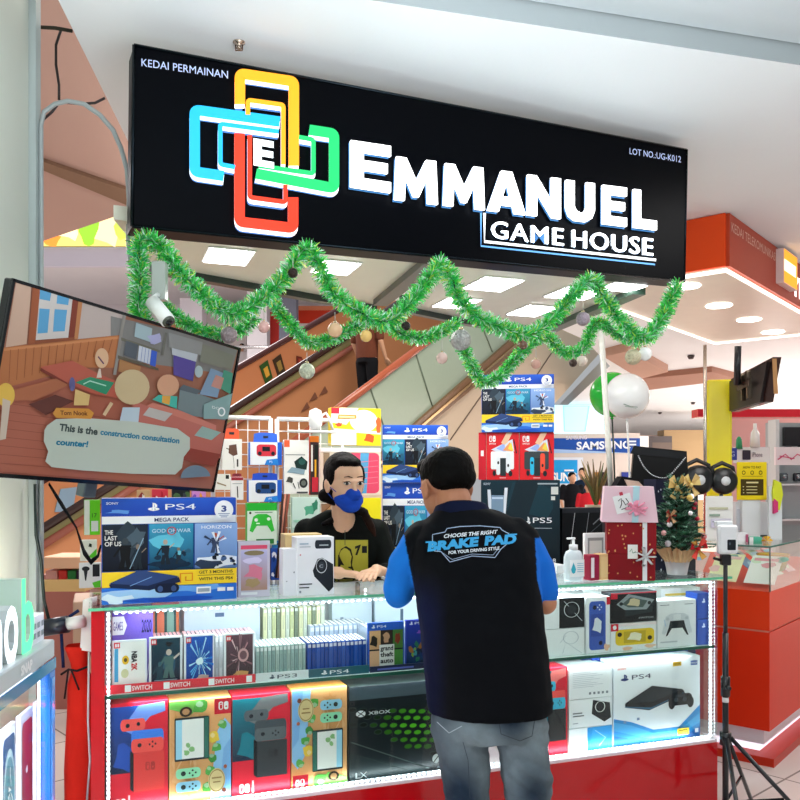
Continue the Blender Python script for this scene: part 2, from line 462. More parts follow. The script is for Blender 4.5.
# square light panels set in the canopy
LP = [((203, 245), (250, 250), (253, 264), (206, 262), 'leftmost canopy light panel behind the black sign'),
      ((312, 257), (359, 262), (352, 274), (318, 272), 'canopy light panel just left of the dark dividing beam'),
      ((478, 275), (520, 278), (508, 291), (467, 288), 'large canopy light panel right of the dividing beam, nearest the sign'),
      ((446, 296), (480, 298), (468, 308), (433, 306), 'small far canopy light panel beside the dividing beam'),
      ((524, 303), (554, 306), (542, 316), (510, 314), 'far canopy light panel in the middle of the right panel'),
      ((562, 284), (602, 289), (590, 300), (550, 296), 'canopy light panel under the word on the right part of the sign'),
      ((612, 280), (643, 284), (634, 292), (602, 288), 'rightmost canopy light panel tucked behind the sign edge')]
for a, b_, c, d, lb in LP:
    q = [hz(*p, ZC) for p in (a, b_, c, d)]
    cen = sum(q, Vector())/4; ex = (KU); ey = KV
    w = .5*((q[1]-q[0]).length+(q[2]-q[3]).length)/2; h = .5*(abs((q[0]-q[3]).dot(KV))+abs((q[1]-q[2]).dot(KV)))/2
    fr = Frame(cen, KU); b = MB(); b.box(-w, w, -h, h, -.006, -.001, 'f4f4ee', 'plastic')
    b.box(-w+.008, w-.008, -h+.008, h-.008, -.009, -.0061, 'ffffff', 'glow8'); b.build('ceiling_light', M=fr.M, label=lb, cat='ceiling light', group='square lights in the kiosk canopy')

# ------------------------------------------------------------ the sign
SA = P(134, 45, 2.76); SB = P(687, 150, 3.81)
SF = Frame(SA, SB-SA)
cs = [SF.hit(*p) for p in ((134, 45), (687, 150), (684.5, 281), (132, 226))]
sg = empty('shop_sign', 'large black illuminated sign board with white lettering and four coloured interlocking rings', 'sign', SF.M)
b = MB(); b.prism([(x, 0, z) for x, z in cs], (0, .12, 0), '020307', 'panel'); part(b, 'sign_box', sg)
b = MB()
for i in range(4):
    p = Vector((cs[i][0], 0, cs[i][1])); q = Vector((cs[(i+1) % 4][0], 0, cs[(i+1) % 4][1]))
    b.tube([p, q], .006, '1a2228', 'metal', seg=4)
part(b, 'frame_edge', sg)
W_ = 'glow'
def lettering(name, fn, off, lab=None):
    b = MB(); b.lstep = .0006; b.face(lambda x, y: SF.hit(x, y, -b.layer), off); fn(b); part(b, name, sg, lab)
def t1(b): b.text('KEDAI PERMAINAN', (141.5, 66), (228, 78.5), -7.6, '9aa6c8', W_, bold=.0)
lettering('small_lettering', t1, .001)
def t2(b): b.text('LOT NO.:UG-K012', (629.6, 154), (681, 162.5), -6.2, '9aa6c8', W_)
lettering('small_lettering', t2, .001)
def halo(b, t, p0, p1, h, bold, sp, d=.035):
    bo = bold if bold == 'hv' else bold+.01
    b.layer = .004
    k = 1 if bold == 'hv' else .4
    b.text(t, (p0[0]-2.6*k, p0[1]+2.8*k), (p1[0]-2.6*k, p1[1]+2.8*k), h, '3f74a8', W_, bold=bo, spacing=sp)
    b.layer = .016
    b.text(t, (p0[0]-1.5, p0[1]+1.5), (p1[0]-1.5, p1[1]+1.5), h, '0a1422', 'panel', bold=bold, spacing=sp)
    b.layer = d
    b.text(t, p0, p1, h, 'ffffff', 'glow3', bold=bold, spacing=sp, depth=.012)
def t3(b): halo(b, 'E', (351, 186.5), (391, 192.5), -46.5, 'hv', 1.)
lettering('letter', t3, .02, 'tall white first letter of the shop name')
def mk(ch, x0, x1, ht=None):
    def f(b):
        ya = 199.5+(x0-397)*.1165; yb = 199.5+(x1-397)*.1165; h = -(43-(x0-397)*.021)
        halo(b, ch, (x0+1, ya), (x1-1, yb), h, 'hv', 1.)
    lettering('letter', f, .02)
for ch, x0, x1 in (('M', 394, 439), ('M', 443, 486), ('A', 487, 527), ('N', 527, 562), ('U', 565.5, 596), ('E', 602, 628), ('L', 633, 658)): mk(ch, x0, x1)
for w_, xa, xb in (('GAME', 492, 564), ('HOUSE', 573, 653.5)):
    lettering('word_lettering', lambda b: halo(b, w_, (xa, 237.5+(xa-492)*.1115), (xb, 237.5+(xb-492)*.1115), -17, .0, 1.1, .022), .01)
def t5(b):
    b.layer = .004; b.line([(481, 213), (481, 246), (655, 264.5)], 1.6, '5b9ad8', W_)
    b.layer = .018; b.line([(484.5, 213), (484.5, 241.5), (656, 260)], 2.6, 'ffffff', W_)
lettering('underline', t5, .01)
def zq(l): return [(130+x/2.857, 30+y/2.857) for x, y in l]
def rnd(p, r=5.):
    o = [p[0]]
    for i in range(1, len(p)-1):
        a = Vector(p[i-1]); c = Vector(p[i]); d = Vector(p[i+1])
        u = (a-c).normalized()*r; v = (d-c).normalized()*r
        for k in range(6):
            t = k/5; o.append(tuple((c+u)*(1-t)**2+c*2*t*(1-t)+(c+v)*t*t))
    return o+[p[-1]]
def hook(name, col, pts, w, lab):
    def f(b):
        for j, (pp, ww) in enumerate(zip(pts, w)):
            q = rnd(zq(pp), 4.5 if j == 0 else 3)
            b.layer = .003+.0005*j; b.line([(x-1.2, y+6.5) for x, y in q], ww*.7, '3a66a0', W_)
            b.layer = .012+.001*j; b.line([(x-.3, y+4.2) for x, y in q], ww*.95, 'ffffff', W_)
            b.layer = .026+.002*j; b.line(q, ww, col, W_)
    lettering(name, f, .01, lab)
hook('ring_emblem', 'e8940c', [[(314, 212), (314, 124), (468, 147), (468, 388)], [(337, 242), (337, 200), (438, 214), (438, 384)]], [10.5, 4.6], 'yellow ring of the emblem')
hook('ring_emblem', '109cd4', [[(428, 262), (185, 228), (185, 405), (268, 417)], [(425, 290), (258, 268), (258, 384), (300, 392)]], [10.5, 4.6], 'blue ring of the emblem')
hook('ring_emblem', 'dc2c08', [[(313, 295), (313, 548), (466, 566), (466, 478)], [(342, 300), (342, 478), (444, 492), (444, 442)]], [10.5, 4.6], 'red ring of the emblem')
hook('ring_emblem', '10b45c', [[(512, 285), (583, 296), (583, 452), (360, 410)], [(482, 306), (524, 313), (524, 410), (368, 388)]], [10.5, 4.6], 'green ring of the emblem')
def t6(b):
    b.layer = .034; b.text('E', (253.5, 163.5), (274, 167), -24, 'f4faff', W_, bold=.05)
lettering('letter', t6, .02, 'small white letter in the middle of the rings')

# ------------------------------------------------------------ counter
ZT = 1.073; ZB = .366; ZS = .772; LEN = 2.535; DEP = .46
KM = Frame(K(0, 0, 0), KU).M
ct = empty('display_counter', 'long red shop counter with lit glass display case and glass top', 'counter', KM)
b = MB(); b.box(0, LEN, 0, DEP, 0.0, ZB-.012, 'bc0c14', 'gloss'); b.box(-.004, LEN+.004, -.004, DEP, .0, .06, '8a0d14', 'paint')
part(b, 'base_cabinet', ct)
b = MB(); b.box(0, LEN, .003, DEP, ZB-.012, ZB, 'e4d4d8', 'paint'); part(b, 'case_floor', ct)
b = MB(); b.box(.03, LEN-.005, DEP-.02, DEP, ZB, ZT-.012, 'e9edf2', 'paint'); part(b, 'back_panel', ct)
b = MB(); b.box(-.012, .030, -.012, DEP, ZB-.06, ZT-.012, 'c8101c', 'gloss'); part(b, 'side_panel', ct, 'red end panel of the display case')
b = MB(); b.box(LEN-.01, LEN, 0, DEP-.02, ZB, ZT-.012, 'eef', 'glass') if False else b.box(LEN-.008, LEN, 0, DEP-.02, ZB, ZT-.012, 'ffffff', 'glass'); part(b, 'side_glass', ct)
b = MB(); b.box(-.02, LEN+.06, -.02, DEP+.02, ZT-.010, ZT, 'ffffff', 'glass')
part(b, 'glass_top', ct)
b = MB()
b.box(-.021, LEN+.061, -.0225, -.0205, ZT-.010, ZT, '66c49a', 'gloss'); part(b, 'glass_edge', ct, 'green polished glass edge')
b = MB(); b.box(.03, LEN-.01, .006, .010, ZB, ZT-.012, 'ffffff', 'glass')
for f_ in (): pass
part(b, 'front_glass', ct)
b = MB(); b.box(.052, LEN-.012, .014, DEP-.022, ZS-.008, ZS, 'dff2ea', 'gloss'); part(b, 'shelf', ct)
b = MB(); b.box(.03, LEN-.01, .010, .014, ZS-.010, ZS+.002, '2f6a58', 'gloss'); part(b, 'shelf_edge', ct)
for s_ in (1.035, 1.30, 1.60):
    b = MB(); b.box(s_-.006, s_+.006, DEP-.05, DEP-.022, ZB, ZT-.012, '6a7076', 'metal'); part(b, 'upright', ct)
# led strips
def leds(name, a, b2, n, nrm, lab=None):
    b = MB(); a = Vector(a); b2 = Vector(b2)
    d = b2-a
    b.tube([a, b2], .0055, 'e6eef6', 'plastic', seg=4)
    for i in range(n):
        p = a+d*((i+.5)/n)+Vector(nrm)*.004
        s_ = .0042
        b.box(p.x-s_, p.x+s_, p.y-s_, p.y+s_, p.z-s_, p.z+s_, 'e4f2ff', 'glow8')
    part(b, name, ct, lab)
leds('led_strip', (.056, .02, ZB+.012), (LEN-.02, .02, ZB+.012), 120, (0, -1, 0), 'bottom led strip')
leds('led_strip', (.042, .022, ZB+.01), (.042, .022, ZT-.02), 42, (0, -1, 0))
leds('led_strip', (LEN-.022, .022, ZB+.01), (LEN-.022, .022, ZT-.02), 42, (0, -1, 0))
leds('led_strip', (.056, .03, ZT-.022), (LEN-.02, .03, ZT-.022), 110, (0, 0, -1))
leds('led_strip', (1.06, DEP-.06, ZB+.02), (1.06, DEP-.06, ZT-.03), 30, (0, -1, 0))

# back counter inside the kiosk
b = MB(); b.box(.75, 2.5, 1.26, 1.72, 0, .95, 'b9bec2', 'paint', bev=.005)
b.build('back_cabinet', M=KM, label='low grey cabinet behind the counter that carries the console boxes', cat='cabinet')
b = MB(); b.box(-.1, .72, 1.18, 1.5, 0, .93, 'c9a68c', 'paint', bev=.005)
b.build('back_cabinet', M=KM, label='low tan cabinet under the wire rack at the back of the kiosk', cat='cabinet')
# ------------------------------------------------------------ printed motifs (uv, v up)
def pslogo(b, u, v, w, h, col):
    b.ell(u, v-.2*h, .5*w, .18*h, col, n=14)
    b.ell(u, v-.2*h, .2*w, .07*h, mixc(col, '20408a', .8), n=10)
    b.poly([(u-.1*w, v-.42*h), (u-.1*w, v+.5*h), (u+.14*w, v+.42*h), (u+.3*w, v+.25*h), (u+.3*w, v+.02*h), (u+.1*w, v-.02*h), (u+.1*w, v+.25*h), (u+.06*w, v+.3*h), (u+.06*w, v-.38*h)], col)
def swlogo(b, u, v, w, h, col, bg, word=True):
    b.rrect(u-.5*w, v-.5*h, u-.05*w, v+.5*h, .2*w, col, ry=.2*h); b.rrect(u-.38*w, v-.38*h, u-.13*w, v+.38*h, .1*w, bg, ry=.1*h)
    b.ell(u-.26*w, v+.18*h, .08*w, .08*h, col, n=10)
    b.rrect(u+.05*w, v-.5*h, u+.5*w, v+.5*h, .2*w, col, ry=.2*h); b.ell(u+.28*w, v-.12*h, .1*w, .1*h, bg, n=10)
    if word: b.text('SWITCH', (u-.5*w, v-.95*h), (u+.5*w, v-.95*h), .28*h, col, bold=.01)
def figure(b, u, v, w, h, col, col2=None, seed=0):
    R = random.Random(seed)
    b.ell(u, v+.8*h, .12*w, .1*h, col2 or col, n=10)
    b.poly([(u-.22*w, v+.68*h), (u+.22*w, v+.68*h), (u+.16*w, v+.3*h), (u+.26*w, v), (u+.05*w, v), (u, v+.25*h), (u-.05*w, v), (u-.26*w, v), (u-.16*w, v+.3*h)], col)
    b.line([(u-.2*w, v+.6*h), (u-.42*w, v+.35*h)], .08*w, col); b.line([(u+.2*w, v+.6*h), (u+.45*w, v+.75*h)], .06*w, col2 or col)
def speck(b, x0, y0, x1, y1, n, cols, r, seed=0, amp=.4):
    R = random.Random(seed)
    for i in range(n):
        rr = r*(.5+R.random())
        b.blob(x0+(x1-x0)*R.random(), y0+(y1-y0)*R.random(), rr, rr*(y1-y0)/(x1-x0) if False else rr, R.choice(cols), R.random(), 8, amp)
def streaks(b, cx, cy, r0, r1, n, cols, w, seed=0, asp=1.):
    R = random.Random(seed)
    for i in range(n):
        a = R.random()*2*pi; q = r0+(r1-r0)*R.random()
        b.poly([(cx+r0*.3*cos(a), cy+asp*r0*.3*sin(a)), (cx+q*cos(a+w), cy+asp*q*sin(a+w)), (cx+q*cos(a-w), cy+asp*q*sin(a-w))], R.choice(cols))
def A_mega(b, order=(0, 1, 2), late=False):
    b.rect(0, 0, 1, 1, '2459b8'); b.grad(0, .83, 1, 1, '1c42b0', '2a5fd0')
    b.blob(.12, .875, .1, .02, '5f9be6', 3, amp=.5)
    b.rect(0, .757, 1, .83, 'eef2f8')
    pslogo(b, .375, .915, .085, .09, 'ffffff'); b.text('PS4', (.46, .89), (.69, .89), .055, 'f4f8ff')
    b.text('MEGA PACK', (.38, .775), (.64, .775), .036, '2a3a70', bold=.015)
    b.text('SONY', (.03, .945), (.12, .945), .022, 'e8f0ff', bold=.02)
    def p0(x0, x1):
        w = x1-x0; b.grad(x0, .31, x1, .752, '0a1020', '1d2738'); b.blob(x0+.55*w, .55, .25*w, .2, '2c3b48', 5); b.blob(x0+.75*w, .62, .2*w, .1, '4a5c6a', 8)
        figure(b, x0+.5*w, .33, .6*w, .33, '0a0d12', '39424a'); figure(b, x0+.78*w, .32, .4*w, .27, '1d2a36', '8a7a6c')
        b.line([(x0+.6*w, .33), (x0+.9*w, .62)], .02*w, '8fb0c8')
        for i, t in enumerate(('THE', 'LAST', 'OF US')): b.text(t, (x0+.05*w, .66-.055*i), (x0+(.2+.09*i+.03)*w, .66-.055*i), .04, 'e6e6e6', bold=.02)
    def p1(x0, x1):
        w = x1-x0; b.grad(x0, .31, x1, .752, '0b3a5c', '3aa0c8'); b.blob(x0+.5*w, .6, .42*w, .1, '5fc0dc', 4, amp=.5); b.blob(x0+.5*w, .36, .5*w, .06, '0a2a44', 9)
        figure(b, x0+.36*w, .36, .45*w, .27, '16222e', 'b8a898', 1); figure(b, x0+.66*w, .36, .3*w, .18, '1c2a38', '8a7868', 2)
        speck(b, x0+.1*w, .36, x1-.1*w, .5, 10, ['123048', '2a6080', '6ac0d8'], .02, 5)
        b.text('GOD OF WAR', (x0+.06*w, .67), (x1-.06*w, .67), .035, 'bfd8e8', bold=.01); b.ring(x0+.5*w, .685, .035, .04, .008, 'c83a3a')
    def p2(x0, x1):
        w = x1-x0; b.grad(x0, .31, x1, .752, '5d7fb8', '8fb2e6'); b.blob(x0+.5*w, .38, .5*w, .07, 'e8f0fa', 6); b.blob(x0+.3*w, .35, .3*w, .05, '2a3a54', 2)
        figure(b, x0+.48*w, .46, .45*w, .22, '3a4868', 'c0502c', 3); streaks(b, x0+.5*w, .56, .04, .12, 9, ['2c3a5a', 'e8f0fa'], .1, 4)
        speck(b, x0+.4*w, .33, x1-.05*w, .45, 12, ['1c2a44', '44608c', '0f1a2c'], .018, 8)
        b.text('HORIZON', (x0+.15*w, .70), (x1-.15*w, .70), .032, 'ffffff')
    pp = [p0, p1, p2]
    for i, k in enumerate(order): pp[k](.338*i+.004, .338*i+.332)
    b.rect(0, .16, 1, .305, 'f2cf2c')
    b.text('GET 3 MONTHS', (.71, .262), (.97, .262), .028, '3a3a20', bold=.02); b.text('WITH THIS PS4', (.71, .195), (.97, .195), .028, '3a3a20', bold=.02); b.rect(.7, .243, .98, .248, '3a3a20')
    b.line([(.57, .18), (.57, .27), (.66, .27), (.66, .2), (.61, .2), (.61, .24)], .014, 'e08a1c')
    b.rect(0, 0, 1, .155, '2a6fd4'); b.blob(.3, .1, .32, .07, '9cc8f4', 4, amp=.5); b.blob(.7, .12, .3, .045, '6aa6ec', 7, amp=.5); b.blob(.1, .05, .1, .05, 'd8ecff', 2, amp=.6); b.blob(.55, .03, .35, .03, '1c4fb8', 4)
    b.poly([(.05, .19), (.27, .31), (.56, .235), (.57, .19), (.34, .12), (.06, .16)], '16254a'); b.poly([(.05, .2), (.27, .32), (.56, .245), (.33, .165)], '2c4478')
    b.line([(.2, .17), (.36, .25)], .006, '7aa2d8'); b.rrect(.38, .09, .56, .18, .04, '0f1b38'); b.ell(.42, .13, .02, .03, '3a5488'); b.ell(.52, .13, .02, .03, '3a5488')
    b.rect(.69, .07, .8, .135, 'eef2f6'); b.rect(.7, .085, .79, .12, '9aa6b4'); b.rect(.85, .085, .91, .12, 'eef2f6'); b.rect(.925, .085, .975, .12, 'eef2f6')
    b.ell(.9, .885, .073, .092, 'f6f8fc', n=28); b.text('3', (.88, .868), (.92, .868), .055, '24408a', bold=.04)
    for i in range(3): b.rect(.855+.01*i, .85-.016*i, .945-.01*i, .843-.016*i, '7a8ab4')
def A_switch(b, c1, c2, dock, hue='0f7a8c'):
    b.rect(0, 0, 1, 1, 'd81c34'); b.grad(.0, .35, .5, .97, '14203c', hue); b.blob(.25, .5, .18, .14, hue, 3)
    # joy-pads peeling off the dock
    b.poly([(.22, .76), (.5, .97), (.95, .99), (.96, .9), (.7, .86), (.42, .7)], mixc(c2, 'ffffff', .12))
    b.rrect(.2, .74, .62, .85, .05, c1, ry=.05); b.ell(.32, .79, .035, .02, '20242c'); b.ell(.5, .8, .03, .018, '20242c')
    b.rrect(.38, .60, .93, .74, .05, c2, ry=.05); b.rrect(.38, .53, .93, .66, .05, c1, ry=.05)
    b.ell(.52, .6, .035, .02, '20242c')
    for i in range(4): b.ell(.74+.05*cos(i*pi/2), .6+.022*sin(i*pi/2), .016, .011, '20242c', n=8)
    b.poly([(.36, .2), (.36, .56), (.42, .53), (.94, .53), (.94, .17), (.42, .17)], dock); b.poly([(.36, .2), (.36, .56), (.42, .53), (.42, .17)], '14181e')
    swlogo(b, .7, .4, .16, .08, mixc(dock, '000000', .45), dock, False)
    swlogo(b, .2, .08, .17, .09, 'f4f4f4', 'd81c34', False)
    b.text('SWITCH', (.31, .035), (.31, .16), -.04, 'f4f4f4')if False else b.rect(.33, .03, .36, .15, 'f0d8dc')
def A_island(b, flip=False):
    g = (lambda x, y: (1-x, 1-y)) if flip else (lambda x, y: (x, y))
    M0 = b.map; b.map = lambda u, v: M0(*g(u, v))
    b.rect(0, 0, 1, 1, 'dca268'); R = random.Random(4)
    for i in range(9): b.poly([(R.random()*.5, R.random()), (R.random()*.55, R.random()), (R.random()*.5, R.random()), (R.random()*.4, R.random())], 'd49658' if i % 2 else 'e2ae78')
    b.poly([(.66, 0), (1, 0), (1, .72), (.9, .8), (.78, .68), (.72, .4)], '8cc0e8'); b.poly([(.8, 0), (1, 0), (1, .6), (.88, .5)], '78acdf')
    b.poly([(.35, .86), (.6, 1), (.0, 1), (.0, .93)], '6ab04c')
    for (x, y, r, c) in ((.5, .93, .13, '4c9a3c'), (.72, .62, .1, 'e8c440'), (.76, .52, .09, '4ea248'), (.7, .42, .08, '3a8a3a'), (.66, .3, .09, '57ae4e'), (.86, .74, .08, '58a84a'), (.62, .14, .1, '4ea040'), (.3, .16, .08, '64b450')):
        b.blob(x, y, r, r*.55, c, x, 10, .25); b.blob(x-.02, y+.02, r*.5, r*.25, mixc(c, 'ffffff', .25), y, 8, .3)
    b.rrect(.08, .42, .64, .84, .02, '1c2428', ry=.015); b.rect(.56, .43, .63, .83, '2c6a5c'); b.rect(.10, .44, .55, .82, 'e9ece8'); b.rect(.1, .44, .2, .82, '9cd4ec')
    for x, y in ((.27, .5), (.36, .53), (.3, .57)): b.blob(x, y, .05, .03, '86b878', x, 8)
    b.rrect(.1, .25, .5, .35, .06, '8fdcb0', ry=.04); b.rrect(.1, .12, .5, .22, .06, '90cce8', ry=.04)
    for y in (.3, .17):
        b.ell(.22, y, .04, .024, '20302c', n=10)
        for i in range(4): b.ell(.37+.05*cos(i*pi/2), y+.024*sin(i*pi/2), .016, .01, '20302c', n=8)
    b.ell(.76, .2, .14, .12, 'd9c48c', n=24); b.ring(.76, .2, .13, .11, .01, '9a7c48'); b.rect(.68, .22, .84, .235, '9a7c48'); b.rect(.7, .18, .82, .193, '9a7c48')
    b.ell(.26, .9, .1, .05, '3a2a1c', n=14); b.ell(.26, .9, .06, .03, 'c89868', n=12); b.ell(.9, .33, .03, .02, 'b05a3c', n=8); b.ell(.88, .1, .04, .025, '8a4a34', n=8)
    b.rect(.72, .85, 1, 1, 'd81c34'); swlogo(b, .87, .93, .16, .08, 'f4f4f4', 'd81c34', False)
    b.map = M0
def A_seriesx(b):
    b.rect(0, 0, 1, 1, '0c1216'); b.grad(0, .86, 1, 1, '3c4a50', '20282e'); b.rect(0, .8, 1, .86, '12181c')
    b.poly([(0, .3), (0, .8), (.9, .84), (.95, .2), (.75, .02)], '131c20'); b.poly([(0, .3), (0, 0), (.75, .0), (.72, .04)], '1a2628')
    for j in range(7):
        for i in range(9):
            x = .03+i*.095+.04*(j % 2); y = .76-j*.075-.012*i
            if y < .62-x*.55+.0: continue
            k = max(0, 1-abs(x-.62)*2.2-abs(j-2)*.18)
            b.ell(x, y, .034, .022, mixc('08100c', '62d820', max(0, k)), n=12)
            b.ring(x, y, .04, .028, .006, '33443f' if k < .2 else '2a5a20', n=14)
    b.line([(0, .44), (.75, .06)], .012, '4a5a58'); b.line([(0, .32), (.6, .04)], .004, '2c3a38')
    b.ell(.09, .73, .045, .035, 'e8eef0', n=16); b.line([(.06, .705), (.12, .755)], .008, '12181c'); b.line([(.12, .705), (.06, .755)], .008, '12181c'); b.text('XBOX', (.16, .712), (.37, .712), .035, 'dfe6e8', bold=.01)
    b.ell(.82, .16, .042, .05, 'e8eef0', n=16); b.line([(.79, .12), (.85, .2)], .01, '12181c'); b.text('X', (.08, .05), (.15, .05), .06, 'e8eef0'); b.rect(.04, .05, .055, .11, 'e8eef0'); b.rect(.04, .05, .08, .06, 'e8eef0')
    b.text('A Y 18', (.82, .05), (.97, .05), .025, 'aab4b8')
def A_slim(b):
    b.rect(0, 0, 1, 1, 'eef2f6'); b.poly([(0, .34), (.2, .28), (.45, .16), (.75, .16), (1, .4), (1, 0), (0, 0)], '2f8ed0')
    b.poly([(0, .3), (.2, .24), (.45, .12), (.75, .12), (1, .3), (1, .18), (.7, .05), (.4, .06), (0, .2)], '49a8e0'); b.poly([(0, .14), (.4, .02), (.8, .03), (1, .14), (1, 0), (0, 0)], '1c6ab8')
    b.text('SONY', (.04, .91), (.14, .91), .02, 'e05a3c', bold=.02); pslogo(b, .12, .81, .09, .09, '2a3a78'); b.text('PS4', (.2, .785), (.42, .785), .055, '3a3f58')
    b.poly([(.12, .5), (.43, .68), (.8, .6), (.82, .55), (.4, .4), (.13, .46)], '11161c'); b.poly([(.12, .51), (.43, .69), (.8, .61), (.45, .5)], '262d34'); b.poly([(.12, .475), (.42, .43), (.8, .57), (.8, .56), (.41, .41), (.12, .465)], '3a6a8a')
    b.rrect(.62, .42, .9, .56, .05, '15191e'); b.ell(.66, .45, .04, .07, '15191e'); b.ell(.88, .45, .04, .07, '15191e'); b.ell(.71, .49, .025, .028, '3c444c'); b.ell(.81, .49, .025, .028, '3c444c'); b.rect(.7, .52, .82, .55, '2c343c')
    b.rect(.67, .9, .77, .95, 'e8b82c'); b.text('HDR', (.68, .912), (.76, .912), .025, '20242c'); b.rect(.88, .895, .96, .95, '24509c'); b.text('500GB', (.885, .912), (.955, .912), .02, 'ffffff')
    b.rect(.72, .06, .86, .14, 'f2cf2c'); b.rect(.74, .11, .84, .12, '6a5a20'); b.rect(.93, .07, .97, .12, 'eef2f6'); b.rect(.1, .28, .13, .31, '7a90b0'); b.rect(.25, .3, .28, .33, '7a90b0')
def A_ps5(b):
    b.grad(0, 0, 1, 1, '0c161c', '14303c'); b.blob(.6, .8, .4, .2, '163844', 3); b.poly([(.45, 1), (.75, 1), (.35, 0), (.1, 0)], '13262f')
    b.text('SONY', (.03, .95), (.12, .95), .022, 'c8d4dc', bold=.02); b.rect(.72, .955, .97, .97, 'a8b4bc'); b.rect(.89, .85, .98, .93, 'd8dcd8'); b.rect(.89, .79, .94, .83, 'd8dcd8')
    b.poly([(.08, .9), (.12, .9), (.15, .6), (.12, .3), (.07, .3), (.1, .6)], 'dfe6ee'); b.poly([(.3, .92), (.34, .92), (.31, .6), (.34, .3), (.29, .3), (.27, .6)], 'dfe6ee'); b.poly([(.13, .84), (.29, .84), (.28, .3), (.13, .3)], '7c98b0'); b.rect(.14, .8, .28, .82, 'c8dcf0')
    pslogo(b, .6, .57, .06, .09, 'f4f8fa'); b.text('PS5', (.66, .55), (.9, .55), .055, 'f4f8fa'); b.rect(.68, .49, .9, .497, 'aab6bc'); b.text('18', (.88, .13), (.95, .13), .045, 'e8eef0', bold=.02)
def A_oled(b, cl, cr, dock):
    b.rect(0, 0, 1, 1, 'e0242c'); swlogo(b, .18, .87, .2, .13, 'f4f4f4', 'e0242c')
    b.poly([(.14, .64), (.8, .86), (.86, .6), (.5, .54)], 'd8e0ee'); b.poly([(.3, .66), (.55, .78), (.6, .58)], '9cb4ec'); b.poly([(.5, .62), (.72, .8), (.8, .6)], 'f0a060'); b.poly([(.66, .66), (.76, .8), (.84, .6)], 'f0d850')
    b.poly([(.45, .78), (.62, 1), (.8, 1), (.66, .8), (.56, .74)], 'f0c4a0'); b.line([(.84, .86), (.93, .56)], .03, '20242a')
    b.rrect(.13, .22, .85, .6, .04, dock); b.rrect(.3, .1, .42, .48, .05, cl); b.rrect(.42, .08, .6, .46, .01, '2a3438'); b.rrect(.6, .14, .74, .56, .05, cr)
    b.ell(.36, .36, .03, .035, '1c2024'); b.ell(.67, .3, .03, .035, '1c2024'); b.ell(.74, .13, .06, .06, '20262a'); b.ell(.24, .14, .05, .06, '20262a'); b.rect(.4, .03, .6, .045, 'f0c8cc')
def A_speaker(b, kind=0):
    if kind == 0:
        b.rect(0, 0, 1, 1, 'f2f4f6'); b.rect(.45, 0, 1, 1, '14181c'); b.ring(.72, .6, .17, .26, .015, 'dfe4e6'); b.line([(.55, .9), (.95, .2)], .012, 'cfd6da'); b.ell(.72, .6, .1, .15, '2a3036')
    elif kind == 1:
        b.rect(0, 0, 1, 1, 'f0f3f5'); b.ring(.72, .66, .16, .24, .015, 'b8c2ca'); b.line([(.55, .1), (.62, .5), (.95, .05)], .012, 'b8c2ca'); b.line([(.5, .5), (.62, .75)], .01, 'b8c2ca')
    elif kind == 2:
        b.rect(0, 0, 1, 1, 'eef0f2'); b.poly([(.55, .95), (.95, .8), (.98, .25), (.82, .12), (.52, .45)], '181c20'); b.ring(.72, .68, .12, .2, .02, 'd8dcd8'); b.rect(.08, .5, .3, .54, '5a6268'); b.rect(.08, .4, .34, .44, '5a6268'); b.rect(.08, .15, .2, .18, '9aa4aa')
    elif kind == 3:
        b.rect(0, 0, 1, 1, 'eef0f2')
        for i in range(9): b.rect(.08, .88-.06*i, .5+.35*((i*7) % 5)/5, .865-.06*i, 'c4cad0')
        for i in range(5): b.rect(.45+.1*i, .12, .5+.1*i, .2, '7a828a')
    else:
        b.rect(0, 0, 1, 1, 'f0f4f6'); b.rect(.42, 0, 1, 1, '2f9ade'); b.poly([(.55, .95), (.9, .6), (.7, .1), (.5, .4)], '3aa8ea'); b.line([(.6, .85), (.85, .5), (.7, .2)], .015, 'c8e8fa')
def A_lite(b, col, vert):
    b.rect(0, 0, 1, 1, 'f0f2f4')
    if vert:
        b.rrect(.12, .06, .82, .93, .12, col, ry=.08); b.rect(.2, .3, .72, .7, mixc(col, '10206a', .35)); b.blob(.46, .5, .22, .14, 'dfe6f0', 3); b.ell(.35, .82, .08, .04, '16203c'); b.ell(.6, .18, .08, .04, '16203c')
        for i in range(4): b.ell(.55+.08*cos(i*pi/2), .82+.04*sin(i*pi/2), .03, .014, 'dfe6f0', n=8)
        b.rect(.85, .86, 1, 1, 'd81c34'); b.blob(.85, .1, .12, .07, 'f0c4a4', 2)
    else:
        b.rrect(.1, .2, .95, .78, .1, col, ry=.14); b.rect(.28, .28, .76, .7, mixc(col, '6a5a10', .35)); b.blob(.52, .5, .18, .16, 'f6f0d0', 3); b.ell(.19, .6, .05, .08, '3a3420'); b.ell(.85, .42, .05, .08, '3a3420')
        b.rect(0, .74, .16, 1, 'd81c34'); b.ell(.08, .87, .04, .08, 'f4f4f4'); b.rect(.16, .9, 1, 1, 'f4e8e8'); b.blob(.85, .12, .12, .07, 'f0c4a4', 2); b.blob(.35, .08, .12, .06, 'f0c4a4', 5)
def A_litegrey(b):
    b.rect(0, 0, 1, 1, '15191c'); b.poly([(.3, .2), (.9, .3), (.98, .85), (.7, 1), (.35, .9)], '283236'); b.poly([(.12, .62), (.38, .95), (.95, .72), (.78, .4), (.3, .42)], '9aa4a6'); b.poly([(.24, .62), (.42, .84), (.8, .7), (.7, .48), (.38, .5)], '50605c')
    b.blob(.5, .66, .16, .14, 'd8c8a0', 3); b.ell(.22, .63, .04, .06, '20282a'); b.ell(.84, .62, .04, .06, '20282a'); b.rect(0, .8, .14, 1, 'd81c34'); b.rect(0, .8, 1, .803, '303030'); b.text('SWITCH', (.6, .1), (.92, .1), .06, 'b8c0c4'); b.rect(0, .96, 1, 1, 'd84050')
